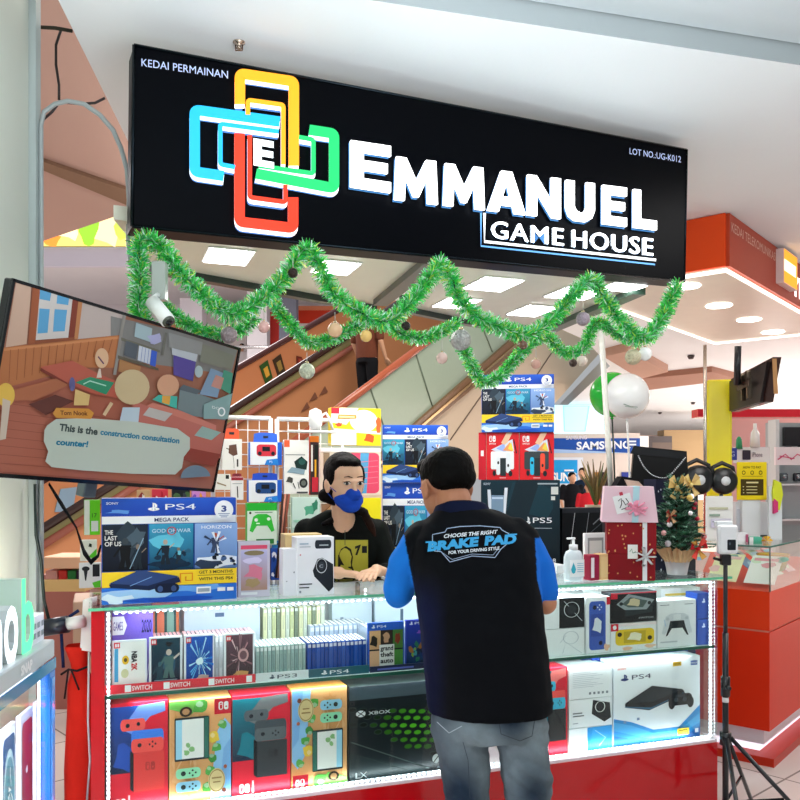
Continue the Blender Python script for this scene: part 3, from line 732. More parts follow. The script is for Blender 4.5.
def A_pad(b):
    b.rect(0, 0, 1, 1, 'f2f4f5'); b.rect(.06, .9, .3, .915, '8a9298'); b.rect(.7, .9, .93, .915, '8a9298')
    b.poly([(.2, .66), (.34, .72), (.66, .72), (.8, .66), (.86, .42), (.9, .3), (.82, .27), (.68, .42), (.32, .42), (.18, .27), (.1, .3), (.14, .42)], 'd9dee2')
    b.poly([(.32, .56), (.68, .56), (.72, .42), (.8, .24), (.76, .24), (.64, .4), (.36, .4), (.24, .24), (.2, .24), (.28, .42)], '23282c'); b.rect(.4, .58, .6, .7, 'eceff1'); b.ell(.25, .61, .045, .035, 'c2cace'); b.ell(.75, .61, .045, .035, 'c2cace'); b.line([(.16, .6), (.2, .45)], .012, '8ab8e0'); b.rect(.06, .1, .5, .13, 'c8ced2')
def A_webcam(b):
    b.rect(0, 0, 1, 1, 'eef0f4'); b.rrect(.48, .8, .93, .95, .05, '2a3038', ry=.06); b.rect(.6, .85, .85, .87, 'b8c0c4'); b.poly([(.42, .42), (.55, .62), (.68, .64), (.98, .52), (.99, .12), (.86, .04), (.46, .32)], '23282e', 'print'); b.ring(.66, .5, .15, .13, .015, 'd8dee2'); b.ell(.66, .5, .08, .07, '3a424a'); b.text('C', (.6, .47), (.7, .47), .05, 'c8ced4')
    b.rect(.05, .18, .4, .2, '3a4046'); b.rect(.05, .12, .32, .14, '3a4046'); b.rect(.06, .88, .3, .9, '9ab4c8'); b.rect(.06, .83, .36, .845, 'b4bcc4'); b.ell(.08, .7, .02, .015, 'd06a6a', n=8); b.rect(.05, .04, .1, .08, '8a94a0')
def A_card(cols, seed=0, shape=None):
    def f(b):
        b.rect(0, 0, 1, 1, cols[0]); R = random.Random(seed)
        for i in range(10): b.blob(.15+.7*R.random(), .15+.7*R.random(), .08+.14*R.random(), .05+.12*R.random(), cols[1+i % (len(cols)-1)], R.random(), 9, .45)
        if shape: shape(b)
    return f

# ------------------------------------------------------------ boxes standing in the kiosk
def pbox(name, label, cat, x0, x1, yt, yb, t, depth, art, body='f0f2f4', z=None, group=None, yaw=0., lean=0., top=None, m='print', F0=None):
    xm, ym = (x0+x1)/2, (yt+yb)/2
    kp = (lambda x, y, t: F0.hit(x, y)) if F0 else globals()['kp']
    s0 = kp(x0, ym, t)[0]; s1 = kp(x1, ym, t)[0]; z1 = kp(xm, yt, t)[1]; z0 = kp(xm, yb, t)[1] if z is None else z
    w = s1-s0; h = z1-z0
    fr = Frame(F0.W((s0+s1)/2, 0, z0), F0.ex) if F0 else KF((s0+s1)/2, t, z0, yaw)
    M = fr.M @ Matrix.Rotation(lean, 4, 'X')
    b = MB(); b.cur = m
    b.box(-w/2, w/2, 0, depth, 0, h, body, bev=.002)
    if top:
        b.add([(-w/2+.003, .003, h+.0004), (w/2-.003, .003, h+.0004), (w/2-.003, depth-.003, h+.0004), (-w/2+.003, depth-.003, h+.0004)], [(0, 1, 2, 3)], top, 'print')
    b.bx(-w/2+.001, w/2-.001, .001, h-.001, .0002); b.clip = (-w/2, w/2, 0, h)
    if art: art(b)
    o = b.build(name, M=M, label=label, cat=cat, group=group)
    return o, (s0, s1, z0, z1)
G_ = 'console boxes'
_, g = pbox('console_box', 'big blue console bundle box on the glass counter under the television', 'box', 101.5, 236, 498, 601, .055, .11, A_mega, '2450b4', z=ZT, group=G_)
# lower case row
pbox('console_box', 'red console box with red and blue pads, leftmost on the case floor', 'box', 108, 168, 702, 800, .05, .1, lambda b: A_switch(b, 'f0544c', '3a7ce0', 'e0403c', '1c4ca8'), 'c81c34', z=ZB+.001, group=G_)
pbox('console_box', 'leafy beach-coloured console box between the red box and the grey-pad box', 'box', 169, 231, 699, 800, .05, .1, A_island, 'c8965c', z=ZB+.001, group=G_)
pbox('console_box', 'red console box showing grey pads and a black dock', 'box', 232, 290.5, 694, 800, .05, .1, lambda b: A_switch(b, '5a6268', '444c52', '33393e'), 'c81c34', z=ZB+.001, group=G_)
pbox('console_box', 'leafy beach-coloured console box standing against the black box with green dots', 'box', 291.5, 347, 688, 790, .05, .1, lambda b: A_island(b, True), 'd89c50', z=ZB+.001, group=G_)
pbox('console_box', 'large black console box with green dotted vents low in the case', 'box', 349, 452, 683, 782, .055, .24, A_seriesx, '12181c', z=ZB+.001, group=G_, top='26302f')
pbox('console_box', 'red console box with blue and red pads half hidden behind the standing man', 'box', 536, 567.5, 668, 765, .05, .1, lambda b: A_switch(b, '38b8dc', 'f0544c', '23282c'), 'c81c34', z=ZB+.001, group=G_)
_, g1 = pbox('speaker_box', 'blue and white speaker box at the bottom of the three stacked in the case', 'box', 569, 612, 727, 756, .05, .14, lambda b: A_speaker(b, 4), 'eef2f4', z=ZB+.001, group='speaker boxes low in the case')
_, g2 = pbox('speaker_box', 'white speaker box with a black speaker picture, middle of the stack of three', 'box', 569, 612, 698.5, 727, .05, .14, lambda b: A_speaker(b, 2), 'eef2f4', z=g1[3]+.0015, group='speaker boxes low in the case')
_, g3 = pbox('speaker_box', 'white speaker box printed only with small text, top of the stack of three', 'box', 569, 612, 668, 698, .05, .14, lambda b: A_speaker(b, 3), 'eef2f4', z=g2[3]+.0015, group='speaker boxes low in the case', top='e4e8ea')
_, g = pbox('console_box', 'white and blue slim console box at the right end of the case floor', 'box', 613.5, 700, 659, 745, .05, .1, A_slim, 'e8edf2', z=ZB+.001, group=G_)
pbox('flat_box', 'blue flat box lying behind the top of the white and blue console box', 'box', 592, 688, 652, 660, .17, .12, A_card(['2c4fb0', '4a78d8', '1c2f88', '6a90e0'], 4), '2443a0', z=None)
pbox('box_pile', 'blue game carton standing behind the white and blue console box', 'box', 606, 690, 661, 742, .165, .12, None, '2a3f8c', z=ZB+.001)
# upper case, right half
GS = 'boxes on the right of the case shelf'
Z0 = ZS+.001
_, a = pbox('speaker_box', 'white box with a grey outline speaker drawing, lower one on the case shelf', 'box', 535, 584.5, 629, 657, .04, .14, lambda b: A_speaker(b, 1), 'eef2f4', z=Z0, group=GS)
pbox('speaker_box', 'half white half black speaker box stacked near the man\'s right arm', 'box', 538, 584.5, 598, 628.5, .04, .14, lambda b: A_speaker(b, 0), 'eef2f4', z=a[3]+.0015, group=GS)
pbox('handheld_box', 'narrow white box showing an upright blue handheld console', 'box', 586, 610, 597, 652, .04, .12, lambda b: A_lite(b, '3c5cb8', True), 'f0f2f4', z=Z0, group=GS)
_, a = pbox('handheld_box', 'white box showing a yellow handheld console on the case shelf', 'box', 610.5, 656.5, 622.5, 651, .04, .07, lambda b: A_lite(b, 'f0cc28', False), 'f0f2f4', z=Z0, group=GS)
pbox('handheld_box', 'black box showing a grey handheld console, on top of the yellow handheld box', 'box', 610.5, 656.5, 592, 622, .04, .07, A_litegrey, '202428', z=a[3]+.0015, group=GS)
pbox('controller_box', 'white box with a white and black game controller picture on the case shelf', 'box', 657.5, 696, 600, 647, .04, .08, A_pad, 'f2f4f5', z=Z0, group=GS)
_, a = pbox('controller_box', 'blue controller box, lower of two at the right end of the case shelf', 'box', 697.5, 709.5, 619, 645, .035, .08, lambda b: (b.rect(0, 0, 1, 1, '2450b0'), pslogo(b, .5, .75, .3, .2, 'e8f0ff')), '2450b0', z=Z0, group=GS)
pbox('controller_box', 'blue controller box, upper of two at the right end of the case shelf', 'box', 697.5, 709.5, 593, 618.5, .035, .08, lambda b: (b.rect(0, 0, 1, 1, '1f48a4'), pslogo(b, .5, .7, .3, .2, 'e8f0ff')), '2450b0', z=a[3]+.0015, group=GS)
pbox('carton', 'pale carton at the back of the case shelf behind the handheld boxes', 'box', 600, 655, 590, 640, .26, .14, lambda b: (b.rect(0, 0, 1, 1, 'e8eef2'), b.rect(.05, .85, .9, .9, 'b8c4cc')), 'e8eef2', z=Z0)
pbox('carton', 'white carton at the back of the case shelf behind the controller box', 'box', 661, 700, 588, 640, .24, .14, lambda b: (b.rect(0, 0, 1, 1, 'f0f2f4'), b.rect(.1, .85, .8, .9, 'e8c860')), 'eef2f2', z=Z0)
# upper case, left half : front game cases
GC = 'game cases facing out on the case shelf'
def cover(bg, art, frame='e8ecf0', tag_='e02838'):
    def f(b):
        b.rect(0, 0, 1, 1, frame); b.rect(.06, .03, .95, .97, bg); art(b)
        b.rect(.05, .86, .22, .97, tag_); b.rrect(.08, .88, .13, .95, .015, 'f8f0f0', ry=.02); b.rrect(.145, .88, .195, .95, .015, 'f8f0f0', ry=.02)
    return f
def a1(b):
    b.rect(.2, .2, .85, .82, 'f0f0ea'); b.rect(.06, .2, .17, .85, '4aa8d8'); b.ell(.38, .62, .1, .09, 'e8b820'); b.ell(.38, .62, .05, .04, '5a4a20'); b.ell(.36, .36, .11, .09, 'cfd0a0')
    for i, (c, cc) in enumerate(zip('NBA2K', ('20242c', '20242c', '20242c', 'd02828', 'd02828'))):
        v = .74-.085*i; b.text(c, (.56, v), (.68, v), .065, cc, bold=.05) if False else b.poly([(.56, v), (.68, v), (.68, v+.065), (.56, v+.065)], cc)
        b.text(c, (.575, v+.01), (.665, v+.01), .045, 'f0f0ea')
    b.rect(.2, .05, .9, .14, 'c8d2d8')
def a1(b):
    b.rect(.2, .2, .85, .82, 'f0f0ea'); b.rect(.06, .2, .17, .85, '4aa8d8'); b.ell(.38, .62, .1, .09, 'e8b820'); b.ell(.38, .62, .05, .04, '5a4a20'); b.ell(.36, .36, .11, .09, 'cfd0a0')
    M0 = b.map; b.map = lambda u, v: M0(.56+v, .78-u)
    b.text('NBA', (0, 0), (.22, 0), .15, '20242c', bold=.04); b.text('2K', (.23, 0), (.38, 0), .15, 'd02828', bold=.04); b.map = M0
    b.rect(.2, .05, .9, .14, 'c8d2d8')
def a2(b):
    b.grad(.06, .03, .95, .97, '0a0f30', '164050'); b.blob(.6, .5, .25, .2, '20506a', 3); figure(b, .6, .2, .75, .62, '4a6c6c', 'c8bcb0', 1); figure(b, .32, .15, .5, .42, '1c4050', '34606c', 2); b.blob(.6, .86, .1, .05, '15161c', 2); b.text('DARK STORM', (.12, .17), (.85, .17), .03, 'b8c8d8') if False else b.rect(.15, .16, .85, .175, '9ab0bc')
def a3(b):
    b.grad(.06, .03, .95, .97, '1a3f90', '1c5cc0'); streaks(b, .52, .5, .12, .5, 34, ['58b8f0', 'b8ecff', '2a80d8', '9cd8f8'], .05, 5); b.blob(.52, .5, .13, .09, 'e0f8ff', 4); b.blob(.6, .18, .25, .05, 'c8b8b0', 3); b.rect(.3, .08, .8, .13, 'dfe8f0')
def a4(b):
    b.grad(.06, .03, .95, .97, '3c3438', '6a4854'); streaks(b, .5, .5, .12, .5, 26, ['c88a94', '9a7078', 'e8c8cc', '7a5860'], .05, 8); b.ell(.62, .56, .18, .14, 'd8a8a8'); b.ell(.62, .56, .12, .09, '7a5860'); b.blob(.55, .2, .3, .05, 'd8a868', 3); b.rect(.35, .08, .7, .13, 'e8e0e0')
for (x0, x1, yt, yb, art, lb) in ((112, 147, 640, 692, a1, 'game case with a white card cover and red and black upright lettering'),
                                 (149, 182, 636.5, 690, a2, 'dark teal game case with a shadowy figure on the cover'),
                                 (184, 214.5, 634.5, 687, a3, 'blue game case with a bright starburst cover'),
                                 (224, 254.5, 633, 683, a4, 'brown and pink game case with radiating streaks on the cover')):
    pbox('game_case', lb, 'game case', x0, x1, yt, yb, .05, .012, cover('f0f0ea' if art is a1 else '182030', art), 'e8ecf0', z=Z0, group=GC, m='gloss')
def a5(b):
    b.rect(0, 0, 1, 1, '2a5cc0'); b.rect(.03, .0, .97, .84, '1c2024'); pslogo(b, .14, .92, .1, .08, 'f4f8ff'); b.text('PS4', (.24, .895), (.5, .895), .05, 'f4f8ff')
    b.rect(.03, .45, .34, .84, 'd8a878'); b.blob(.15, .62, .12, .12, '2a2420', 3); b.rect(.36, .55, .66, .84, '3a2c28'); b.blob(.5, .68, .1, .1, 'c89878', 5); b.rect(.68, .45, .97, .84, '4a7a3c'); b.blob(.82, .65, .1, .14, '8a3c28', 7); b.rect(.03, .04, .3, .42, 'e0b088'); b.rect(.7, .04, .97, .42, '4c8a40'); b.rect(.3, .06, .72, .54, 'e8e8e4')
    for i, t in enumerate(('grand', 'theft', 'auto')): b.text(t, (.33, .42-.13*i), (.69, .42-.13*i), .09, '15181c', bold=.03)
    b.rect(.3, .03, .72, .07, 'e0a040')
def a6(b):
    b.grad(0, 0, 1, .86, '16384a', '2a3ca8'); b.rect(0, .86, 1, 1, '2a3cb0'); pslogo(b, .14, .93, .1, .08, 'f4f8ff'); b.text('PS4', (.24, .905), (.5, .905), .05, 'f4f8ff'); speck(b, .1, .1, .9, .55, 26, ['2c7a5c', '8ab03c', 'b0703c', '1c2a44', '48a0a8'], .06, 4); b.blob(.4, .75, .14, .04, '9a5cc8', 3)
pbox('game_case', 'blue game case with a cover of small comic panels beside the long blue row', 'game case', 368, 404, 622, 665, .05, .014, a5, '2a5cc0', z=Z0+.0, group=GC, m='gloss')
pbox('game_case', 'purple-blue game case with a crowd cover at the man\'s left elbow', 'game case', 406, 441, 619, 662, .05, .014, a6, '2a3cb0', z=Z0+.0, group=GC, m='gloss')
# label strips on the shelf edge
def strip(x0, x1, y, t, h, col, art, lb):
    s0 = kp(x0, y, t)[0]; s1 = kp(x1, y, t)[0]; fr = KF(s0, t, ZS+.0025)
    b = MB(); b.box(0, s1-s0, 0, .004, 0, h, col, 'plastic'); b.bx(0, s1-s0, 0, h, .0003); art(b); b.build('label_strip', M=fr.M, label=lb, cat='label strip', group='label strips on the case shelf')
def s1(b):
    for u in (.17, .42, .72, .98): b.rect(u-.045, .12, u-.005, .88, 'f4f4f4'); b.text('SWITCH', (u, .25), (min(u+.13, .999), .25), .5, 'f8e8e8', bold=.02) if u < .9 else None
strip(105, 255.5, 688, .026, .030, 'e02434', s1, 'red label strip under the outward-facing game cases')
strip(256, 308.5, 680, .026, .030, 'e4e8ea', lambda b: (pslogo(b, .3, .5, .1, .6, '3a4854'), b.text('PS3', (.4, .25), (.78, .25), .45, '4a5860')), 'white label strip under the pale green row of cases')
strip(309, 369, 676, .026, .030, '1c5c6c', lambda b: (pslogo(b, .25, .5, .1, .6, 'f0f4f8'), b.text('PS4', (.34, .25), (.66, .25), .45, 'f0f4f8')), 'teal label strip under the row of blue cases')
strip(370, 442, 668, .026, .022, '20284c', lambda b: b.rect(.1, .3, .6, .6, '6a74c8'), 'dark blue label strip left of the standing man')
# filed rows of cases
def row(xa, xb, ym, t, h, depth, n, cols, label, group, z=None, top='f4f6f8', tilt=0.):
    s0 = kp(xa, ym, t)[0]; s1 = kp(xb, ym, t)[0]; w = (s1-s0)/n; z = Z0 if z is None else z; proto = {}
    R = random.Random(xa)
    for i in range(n):
        col = cols[i % len(cols)]
        M = KF(s0+w*(i+.5), t+R.random()*.004, z).M @ Matrix.Rotation(tilt, 4, 'Y')
        if col in proto:
            o = proto[col].copy(); COL.objects.link(o); o.matrix_world = M; continue
        b = MB(); b.cur = 'gloss'; q = w*.43
        b.box(-q, q, 0, depth, 0, h, col, bev=.0015)
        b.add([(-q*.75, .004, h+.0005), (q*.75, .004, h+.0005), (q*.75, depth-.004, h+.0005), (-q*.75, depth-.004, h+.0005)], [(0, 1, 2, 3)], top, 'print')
        b.bx(-q, q, 0, h, .0003); b.rect(.1, .86, .9, .96, mixc(col, 'ffffff', .6)); b.rect(.3, .3, .7, .75, mixc(col, '203040', .25))
        proto[col] = b.build('game_case', M=M, label=label, cat='game case', group=group)
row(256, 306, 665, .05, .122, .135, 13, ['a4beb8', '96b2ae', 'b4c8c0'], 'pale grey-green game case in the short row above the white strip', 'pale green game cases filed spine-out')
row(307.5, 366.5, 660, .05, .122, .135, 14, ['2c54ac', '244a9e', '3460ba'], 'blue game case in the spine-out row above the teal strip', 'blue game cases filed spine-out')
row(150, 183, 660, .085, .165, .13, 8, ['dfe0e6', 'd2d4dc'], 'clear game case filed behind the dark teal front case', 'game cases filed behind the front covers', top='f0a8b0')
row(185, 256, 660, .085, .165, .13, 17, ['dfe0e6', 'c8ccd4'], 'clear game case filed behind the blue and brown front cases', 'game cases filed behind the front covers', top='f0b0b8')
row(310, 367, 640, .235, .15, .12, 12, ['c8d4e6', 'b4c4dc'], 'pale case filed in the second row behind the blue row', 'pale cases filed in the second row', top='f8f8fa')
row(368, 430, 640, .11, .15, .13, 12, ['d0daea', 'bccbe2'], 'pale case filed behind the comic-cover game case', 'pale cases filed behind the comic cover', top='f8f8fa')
b = MB(); b.box(.62, .96, .27, .42, 0, .10, 'e4eaee', 'plastic', bev=.002); b.build('shelf_riser', M=Matrix.Translation(Vector((0, 0, Z0))) @ KM, label='white riser inside the case under the cream-spined cases', cat='riser')
row(263, 325, 618, .275, .12, .13, 14, ['f0ecc0', 'e4e8d8', 'd8dca8', '8a947c'], 'cream-spined case in the raised row at the back of the shelf', 'cream-spined cases on the riser', z=Z0+.102)
pbox('carton', 'large plain white carton at the back of the case shelf behind the starburst case', 'box', 184, 260, 603, 655, .26, .13, lambda b: (b.rect(0, 0, 1, 1, 'cfdbe6'), b.rect(.4, .8, .52, .86, '5a7090')), 'cdd9e6', z=Z0)
pbox('carton', 'pale carton with small upright print behind the second row of cases', 'box', 332, 372, 600, 640, .36, .06, lambda b: (b.rect(0, 0, 1, 1, 'd4e0ea'), b.rect(.2, .2, .28, .7, '8a9cae')), 'd4e0ea', z=Z0)
pbox('carton', 'pale carton at the back of the shelf left of the man\'s arm', 'box', 375, 425, 598, 640, .345, .06, lambda b: (b.rect(0, 0, 1, 1, 'd8e4ec'), b.rect(.5, .2, .56, .8, '5a6c80')), 'd8e4ec', z=Z0)
def agames(b):
    b.grad(0, 0, 1, 1, '8a78d8', '6a50b8'); b.poly([(0, .7), (.28, .7), (.36, .82), (.28, .94), (0, .94)], 'eeeef8'); b.text('GAMES', (.02, .76), (.26, .76), .11, '6a60a8', bold=.01); b.text('2020', (.72, .72), (.97, .72), .16, '20204c', bold=.02); b.rect(.15, .2, .8, .62, 'e8ecf4')
    for i in range(3): b.rect(.18, .5-.12*i, .76, .47-.12*i, '9aa0c0')
    b.line([(.85, .1), (.99, .6)], .02, 'e0d8f8')
pbox('game_pack', 'purple printed pack behind the leftmost game case', 'game pack', 112, 153, 611, 650, .1, .05, agames, '7a68c8', z=Z0)
pbox('game_pack', 'orange pack showing two upright pads behind the dark teal game case', 'game pack', 152, 179, 603, 640, .24, .05, lambda b: (b.rect(0, 0, 1, 1, 'd87850'), b.rrect(.1, .4, .9, .95, .1, '3c5a58'), b.rrect(.18, .45, .45, .92, .1, 'e88060'), b.rrect(.55, .45, .82, .92, .1, '8ab0a0')), 'c86a44', z=Z0)
# boxes inside the kiosk behind the two people
zb = .951
_o = K(2.2, 1.31, 0); FS = Frame(_o, Vector((cos(-.12), sin(-.12), 0)))
_o = K(1.25, 1.34, 0); FS2 = Frame(_o, Vector((1, 0.03, 0)))
_, a = pbox('console_box', 'lower blue console bundle box behind the man\'s left shoulder', 'box', 382.5, 448, 483, 575, 1.3, .11, lambda b: A_mega(b, (0, 1, 2)), '2a6fc8', z=None, group=G_, F0=FS2)
pbox('console_box', 'upper blue console bundle box beside the man\'s head', 'box', 382.5, 448, 425, 482, 1.3, .11, lambda b: A_mega(b, (1, 0, 2)), '3478d0', z=a[3]+.001, group=G_, F0=FS2)
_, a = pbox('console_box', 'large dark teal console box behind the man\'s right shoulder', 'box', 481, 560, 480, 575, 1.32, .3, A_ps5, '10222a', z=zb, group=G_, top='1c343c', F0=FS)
z5 = a[3]
_, a = pbox('console_box', 'red console box showing white pads on top of the dark teal box', 'box', 486.5, 519, 432.5, 479, 1.33, .1, lambda b: A_oled(b, 'e8eef0', 'e8eef0', 'f0f2f2'), 'd81c2c', z=z5+.001, group=G_, F0=FS)
b = MB(); zz = a[3]
_, a2_ = pbox('console_box', 'red console box showing blue and red pads on top of the dark teal box', 'box', 519.7, 554, 432.5, 479, 1.33, .1, lambda b: A_oled(b, '30b8e0', 'f0543c', '3a4448'), 'd81c2c', z=z5+.001, group=G_, F0=FS)
pbox('console_box', 'slim red console box seen spine-on beside the white-pad box', 'box', 478.5, 486, 432.5, 479, 1.33, .1, lambda b: (b.rect(0, 0, 1, 1, 'd42030'), b.rect(.3, .5, .7, .62, 'f4f4f4')), 'd42030', z=z5+.001, group=G_, F0=FS)
pbox('console_box', 'blue console bundle box topmost on the stack above the red console boxes', 'box', 481.5, 554, 374.5, 431.5, 1.33, .11, A_mega, '2a6fc8', z=max(zz, a2_[3])+.001, group=G_, F0=FS)
# ------------------------------------------------------------ things on the counter
pbox('game_pack', 'silver and pink game pack standing right of the big blue box on the glass', 'game pack', 238, 270, 541, 596, .05, .02, lambda b: (b.rect(0, 0, 1, 1, 'c8c4d4'), b.rect(.08, .86, .92, .93, 'e05070'), b.grad(.08, .12, .92, .84, 'b08a78', 'b8b8e0'), b.ell(.5, .79, .32, .045, '8a7c5c'), b.blob(.5, .66, .32, .07, 'd4ccec', 4), b.blob(.5, .45, .34, .14, 'd87c94', 3, amp=.5), b.blob(.45, .25, .3, .1, 'a89068', 7), b.rect(.08, .04, .6, .09, 'e8eaf0')), 'c4c0d0', z=ZT+.0012, m='gloss')
_, gw = pbox('webcam_box', 'white box with a black webcam picture at the cashier\'s elbow', 'box', 297, 334, 537, 590, .03, .09, A_webcam, 'eef0f4', z=ZT+.0012)
pbox('webcam_box', 'plain white box leaning left of the webcam box on the glass', 'box', 283, 297, 549, 590, .035, .07, lambda b: (b.rect(0, 0, 1, 1, 'eceef4'), b.rect(.2, .3, .3, .32, '9aa0a8'), b.ell(.8, .5, .05, .02, '8a9098')), 'eceef4', z=ZT+.0012)
pbox('carton', 'small tan carton behind the white webcam boxes', 'box', 285, 322, 534, 580, .16, .08, None, 'dcc088', z=ZT+.0012)
# keyboard / handheld by the woman's hand
fr = KF(1.13, .30, ZT+.0012); b = MB(); b.box(0, .16, 0, .1, 0, .012, 'd8dce0', 'plastic', bev=.003); b.box(.01, .15, .01, .09, .0121, .016, '2c3034', 'plastic', bev=.002)
b.build('card_terminal', M=fr.M, label='small dark keypad lying on the glass by the cashier\'s fingertips', cat='keypad')

# sanitiser bottle
x, y = kp(576, 581, .05)[0], ZT+.0012
fr = KF(x, .07, y); S = empty('pump_bottle', 'clear pump bottle with a white cap and blue drop label on the counter glass', 'bottle', fr.M)
b = MB(); b.lathe([(.001, 0), (.036, 0), (.038, .01), (.038, .1), (.03, .122), (.015, .13), (.001, .13)], (0, 0, 0), 'dfe9ee', 'gloss', sx=1.15, sy=.7); part(b, 'bottle_body', S)
b = MB(); b.box(-.034, .034, -.0285, -.0275, .02, .09, 'f4f8fa', 'print'); b.face(lambda u, v: (-.034+.068*u, .02+.07*v), .0290); b.poly([(.25, .85), (.42, .45), (.36, .25), (.25, .18), (.14, .25), (.08, .45)], '38b0c8')
for i in range(5): b.rect(.5, .8-.12*i, .95, .76-.12*i, '9ac0d8')
part(b, 'paper_label', S)
b = MB(); b.lathe([(.001, .13), (.018, .13), (.018, .15), (.006, .152), (.005, .175), (.001, .175)], (0, 0, 0), 'f4f6f8', 'plastic'); b.box(-.03, .008, -.006, .006, .172, .18, 'f4f6f8', 'plastic', bev=.002); part(b, 'pump', S)
pbox('small_box', 'cream little box standing beside the pump bottle', 'box', 600, 609, 554, 580, .05, .05, lambda b: b.rect(.1, .1, .9, .9, 'ecc890'), 'e8c088', z=ZT+.0012)
pbox('small_box', 'dark red little box between the pump bottle and the cream box', 'box', 590, 599.5, 555, 580, .05, .05, lambda b: (b.rect(.1, .1, .45, .9, 'f0e8ec'), b.rect(.5, .1, .9, .9, '9c1c44')), '9c1c3c', z=ZT+.0012)
pbox('document_stand', 'small white document frame standing behind the little boxes', 'frame', 585, 606, 533, 562, .38, .02, lambda b: (b.rect(0, 0, 1, 1, 'eceef0'), b.rect(.12, .1, .88, .88, '9a9c9e'), b.rect(.2, .4, .8, .8, 'dcdcd8'), b.rect(.15, .3, .85, .36, '5c4c44')), 'f0f0f0', z=ZT+.0012)
# red bow piece
b = MB(); fr = KF(kp(583, 545, .3)[0], .3, ZT+.06)
b.prism([(-.05, 0, .02), (0, 0, -.03), (-.01, 0, .03), (-.045, 0, .065)], (0, .01, 0), 'b81c30', 'print'); b.prism([(.04, 0, -.02), (.09, 0, .03), (.1, 0, .0), (.06, 0, -.03)], (0, .01, 0), 'c8283c', 'print'); b.box(-.05, .1, 0, .02, -.058, -.03, 'b81c30', 'print')
b.build('gift_bow', M=fr.M, label='dark red ribbon scraps between the bottle and the red gift box', cat='ribbon')

# gift boxes
fr = Frame(K(2.03, .03, ZT+.0012)); fr = Frame(fr.o, Vector((cos(-.2), sin(-.2), 0))); h0 = fr.hit(607, 560)[0]; wR = fr.hit(656.5, 560)[0]-h0; fr = Frame(fr.W(h0, 0, 0), fr.ex); hR = fr.hit(632, 522.5)[1]; FR_ = fr
G = empty('gift_box', 'large dark red gift box with gold specks and white ribbon under the pink box', 'gift box', fr.M)
b = MB(); b.box(.004, wR-.004, .004, .2, 0, hR*.55, '860c16', 'print', bev=.004); b.bx(.004, wR-.004, 0, hR*.55, -.003)
R = random.Random(5)
for i in range(16): b.blob(R.random(), R.random(), .018, .03, 'e0a060', i, 6)
part(b, 'box_body', G)
b = MB(); b.box(0, wR, 0, .204, hR*.45, hR, '8e0e1a', 'print', bev=.004); b.bx(0, wR, hR*.45, hR, .0005)
for i in range(18): b.blob(.03+.94*R.random(), .05+.9*R.random(), .018, .035, 'e0a060', i+30, 6)
part(b, 'lid', G)
b = MB(); b.box(wR*.72, wR*.81, -.004, .206, 0, hR+.001, 'eef0f2', 'print'); 
for k in range(7):
    a = k*2*pi/7; c = Vector((wR*.78+.028*cos(a), -.012, hR*.42+.028*sin(a)))
    b.tube([Vector((wR*.78, -.006, hR*.42)), c+Vector((0, -.012, 0)), c+Vector((.012*cos(a), 0, .012*sin(a))), Vector((wR*.78, -.008, hR*.42))], [(.003, .008)]*4, 'f2f2f2' if k % 2 else 'd8dadc', 'cloth', seg=6)
part(b, 'ribbon', G, 'white ribbon and bow')
b = MB(); b.box(wR*.42, wR*.62, -.006, -.004, hR*.38, hR*.62, 'f0eee8', 'print'); b.face(lambda u, v: (wR*(.42+.2*u), hR*(.38+.24*v)), .0062); b.line([(.2, .5), (.4, .7), (.5, .4), (.8, .5)], .06, '5a8a6a'); part(b, 'gift_tag', G, 'small white tag')
zp = ZT+.0012+hR+.001
fr = Frame(FR_.W(0, -.01, hR+.001), FR_.ex); hP = fr.hit(630, 486.5)[1]
G = empty('gift_box', 'pale pink gift box with light blue ribbon and pink bow on the red box', 'gift box', fr.M)
xx = [(-.022, 0), (wR+.006, 0), (wR-.012, hP), (-.010, hP)]
b = MB(); b.prism([(x, 0, z) for x, z in xx], (0, .2, 0), 'f0ccd8', 'print'); part(b, 'box_body', G)
b = MB(); b.prism([(wR*.5, -.002, 0), (wR*.63, -.002, 0), (wR*.66, -.002, hP+.001), (wR*.53, -.002, hP+.001)], (0, .203, 0), 'bce4ee', 'print')
part(b, 'ribbon', G, 'light blue ribbon')
b = MB()
for k in range(8):
    a = k*.8; q = Vector((wR*.57, -.006, hP*.38)); c = q+Vector((.04*cos(a), -.014, .028*sin(a)))
    b.tube([q, c, c+Vector((.008, .006, .006)), q], [(.003, .009)]*4, 'f8a8c0', 'cloth', seg=6)
b.tube([(wR*.6, -.006, hP*.35), (wR*.78, -.01, hP*.2)], [(.002, .008)]*2, 'f8b0c8', 'cloth', seg=6)
part(b, 'bow', G, 'pink bow')
b = MB(); b.T = Matrix.Translation((wR*.2, -.004, hP*.22)) @ Matrix.Rotation(-.25, 4, 'Y'); b.box(0, .072, -.002, 0, 0, .075, 'f4f4f4', 'print'); b.box(.03, .044, -.004, -.002, .072, .086, 'c83c50', 'print')
b.face(lambda u, v: (.072*u, .075*v), .0025); b.line([(.25, .7), (.45, .8), (.4, .5), (.25, .3)], .05, '2a2c30'); b.line([(.5, .7), (.6, .4), (.8, .5), (.7, .75)], .05, '2a2c30'); b.line([(.3, .2), (.7, .25), (.9, .45)], .04, '2a2c30')
part(b, 'gift_tag', G, 'white tag with dark handwriting')

# dark gift bag behind the tree
fr = KF(kp(654, 520, .28)[0], .28, ZT+.0012); b = MB(); w = .17
b.prism([(0, 0, 0), (w, 0, 0), (w+.01, 0, .42), (.01, .0, .42)], (0, .09, 0), '161a30', 'print'); b.face(lambda u, v: (w*u, .42*v), .0004)
R = random.Random(9)
for i in range(26): b.ell(R.random(), R.random(), .018, .012, 'c8ccd8', n=6)
b.build('gift_bag', M=fr.M, label='dark navy dotted bag standing behind the small Christmas tree', cat='bag')
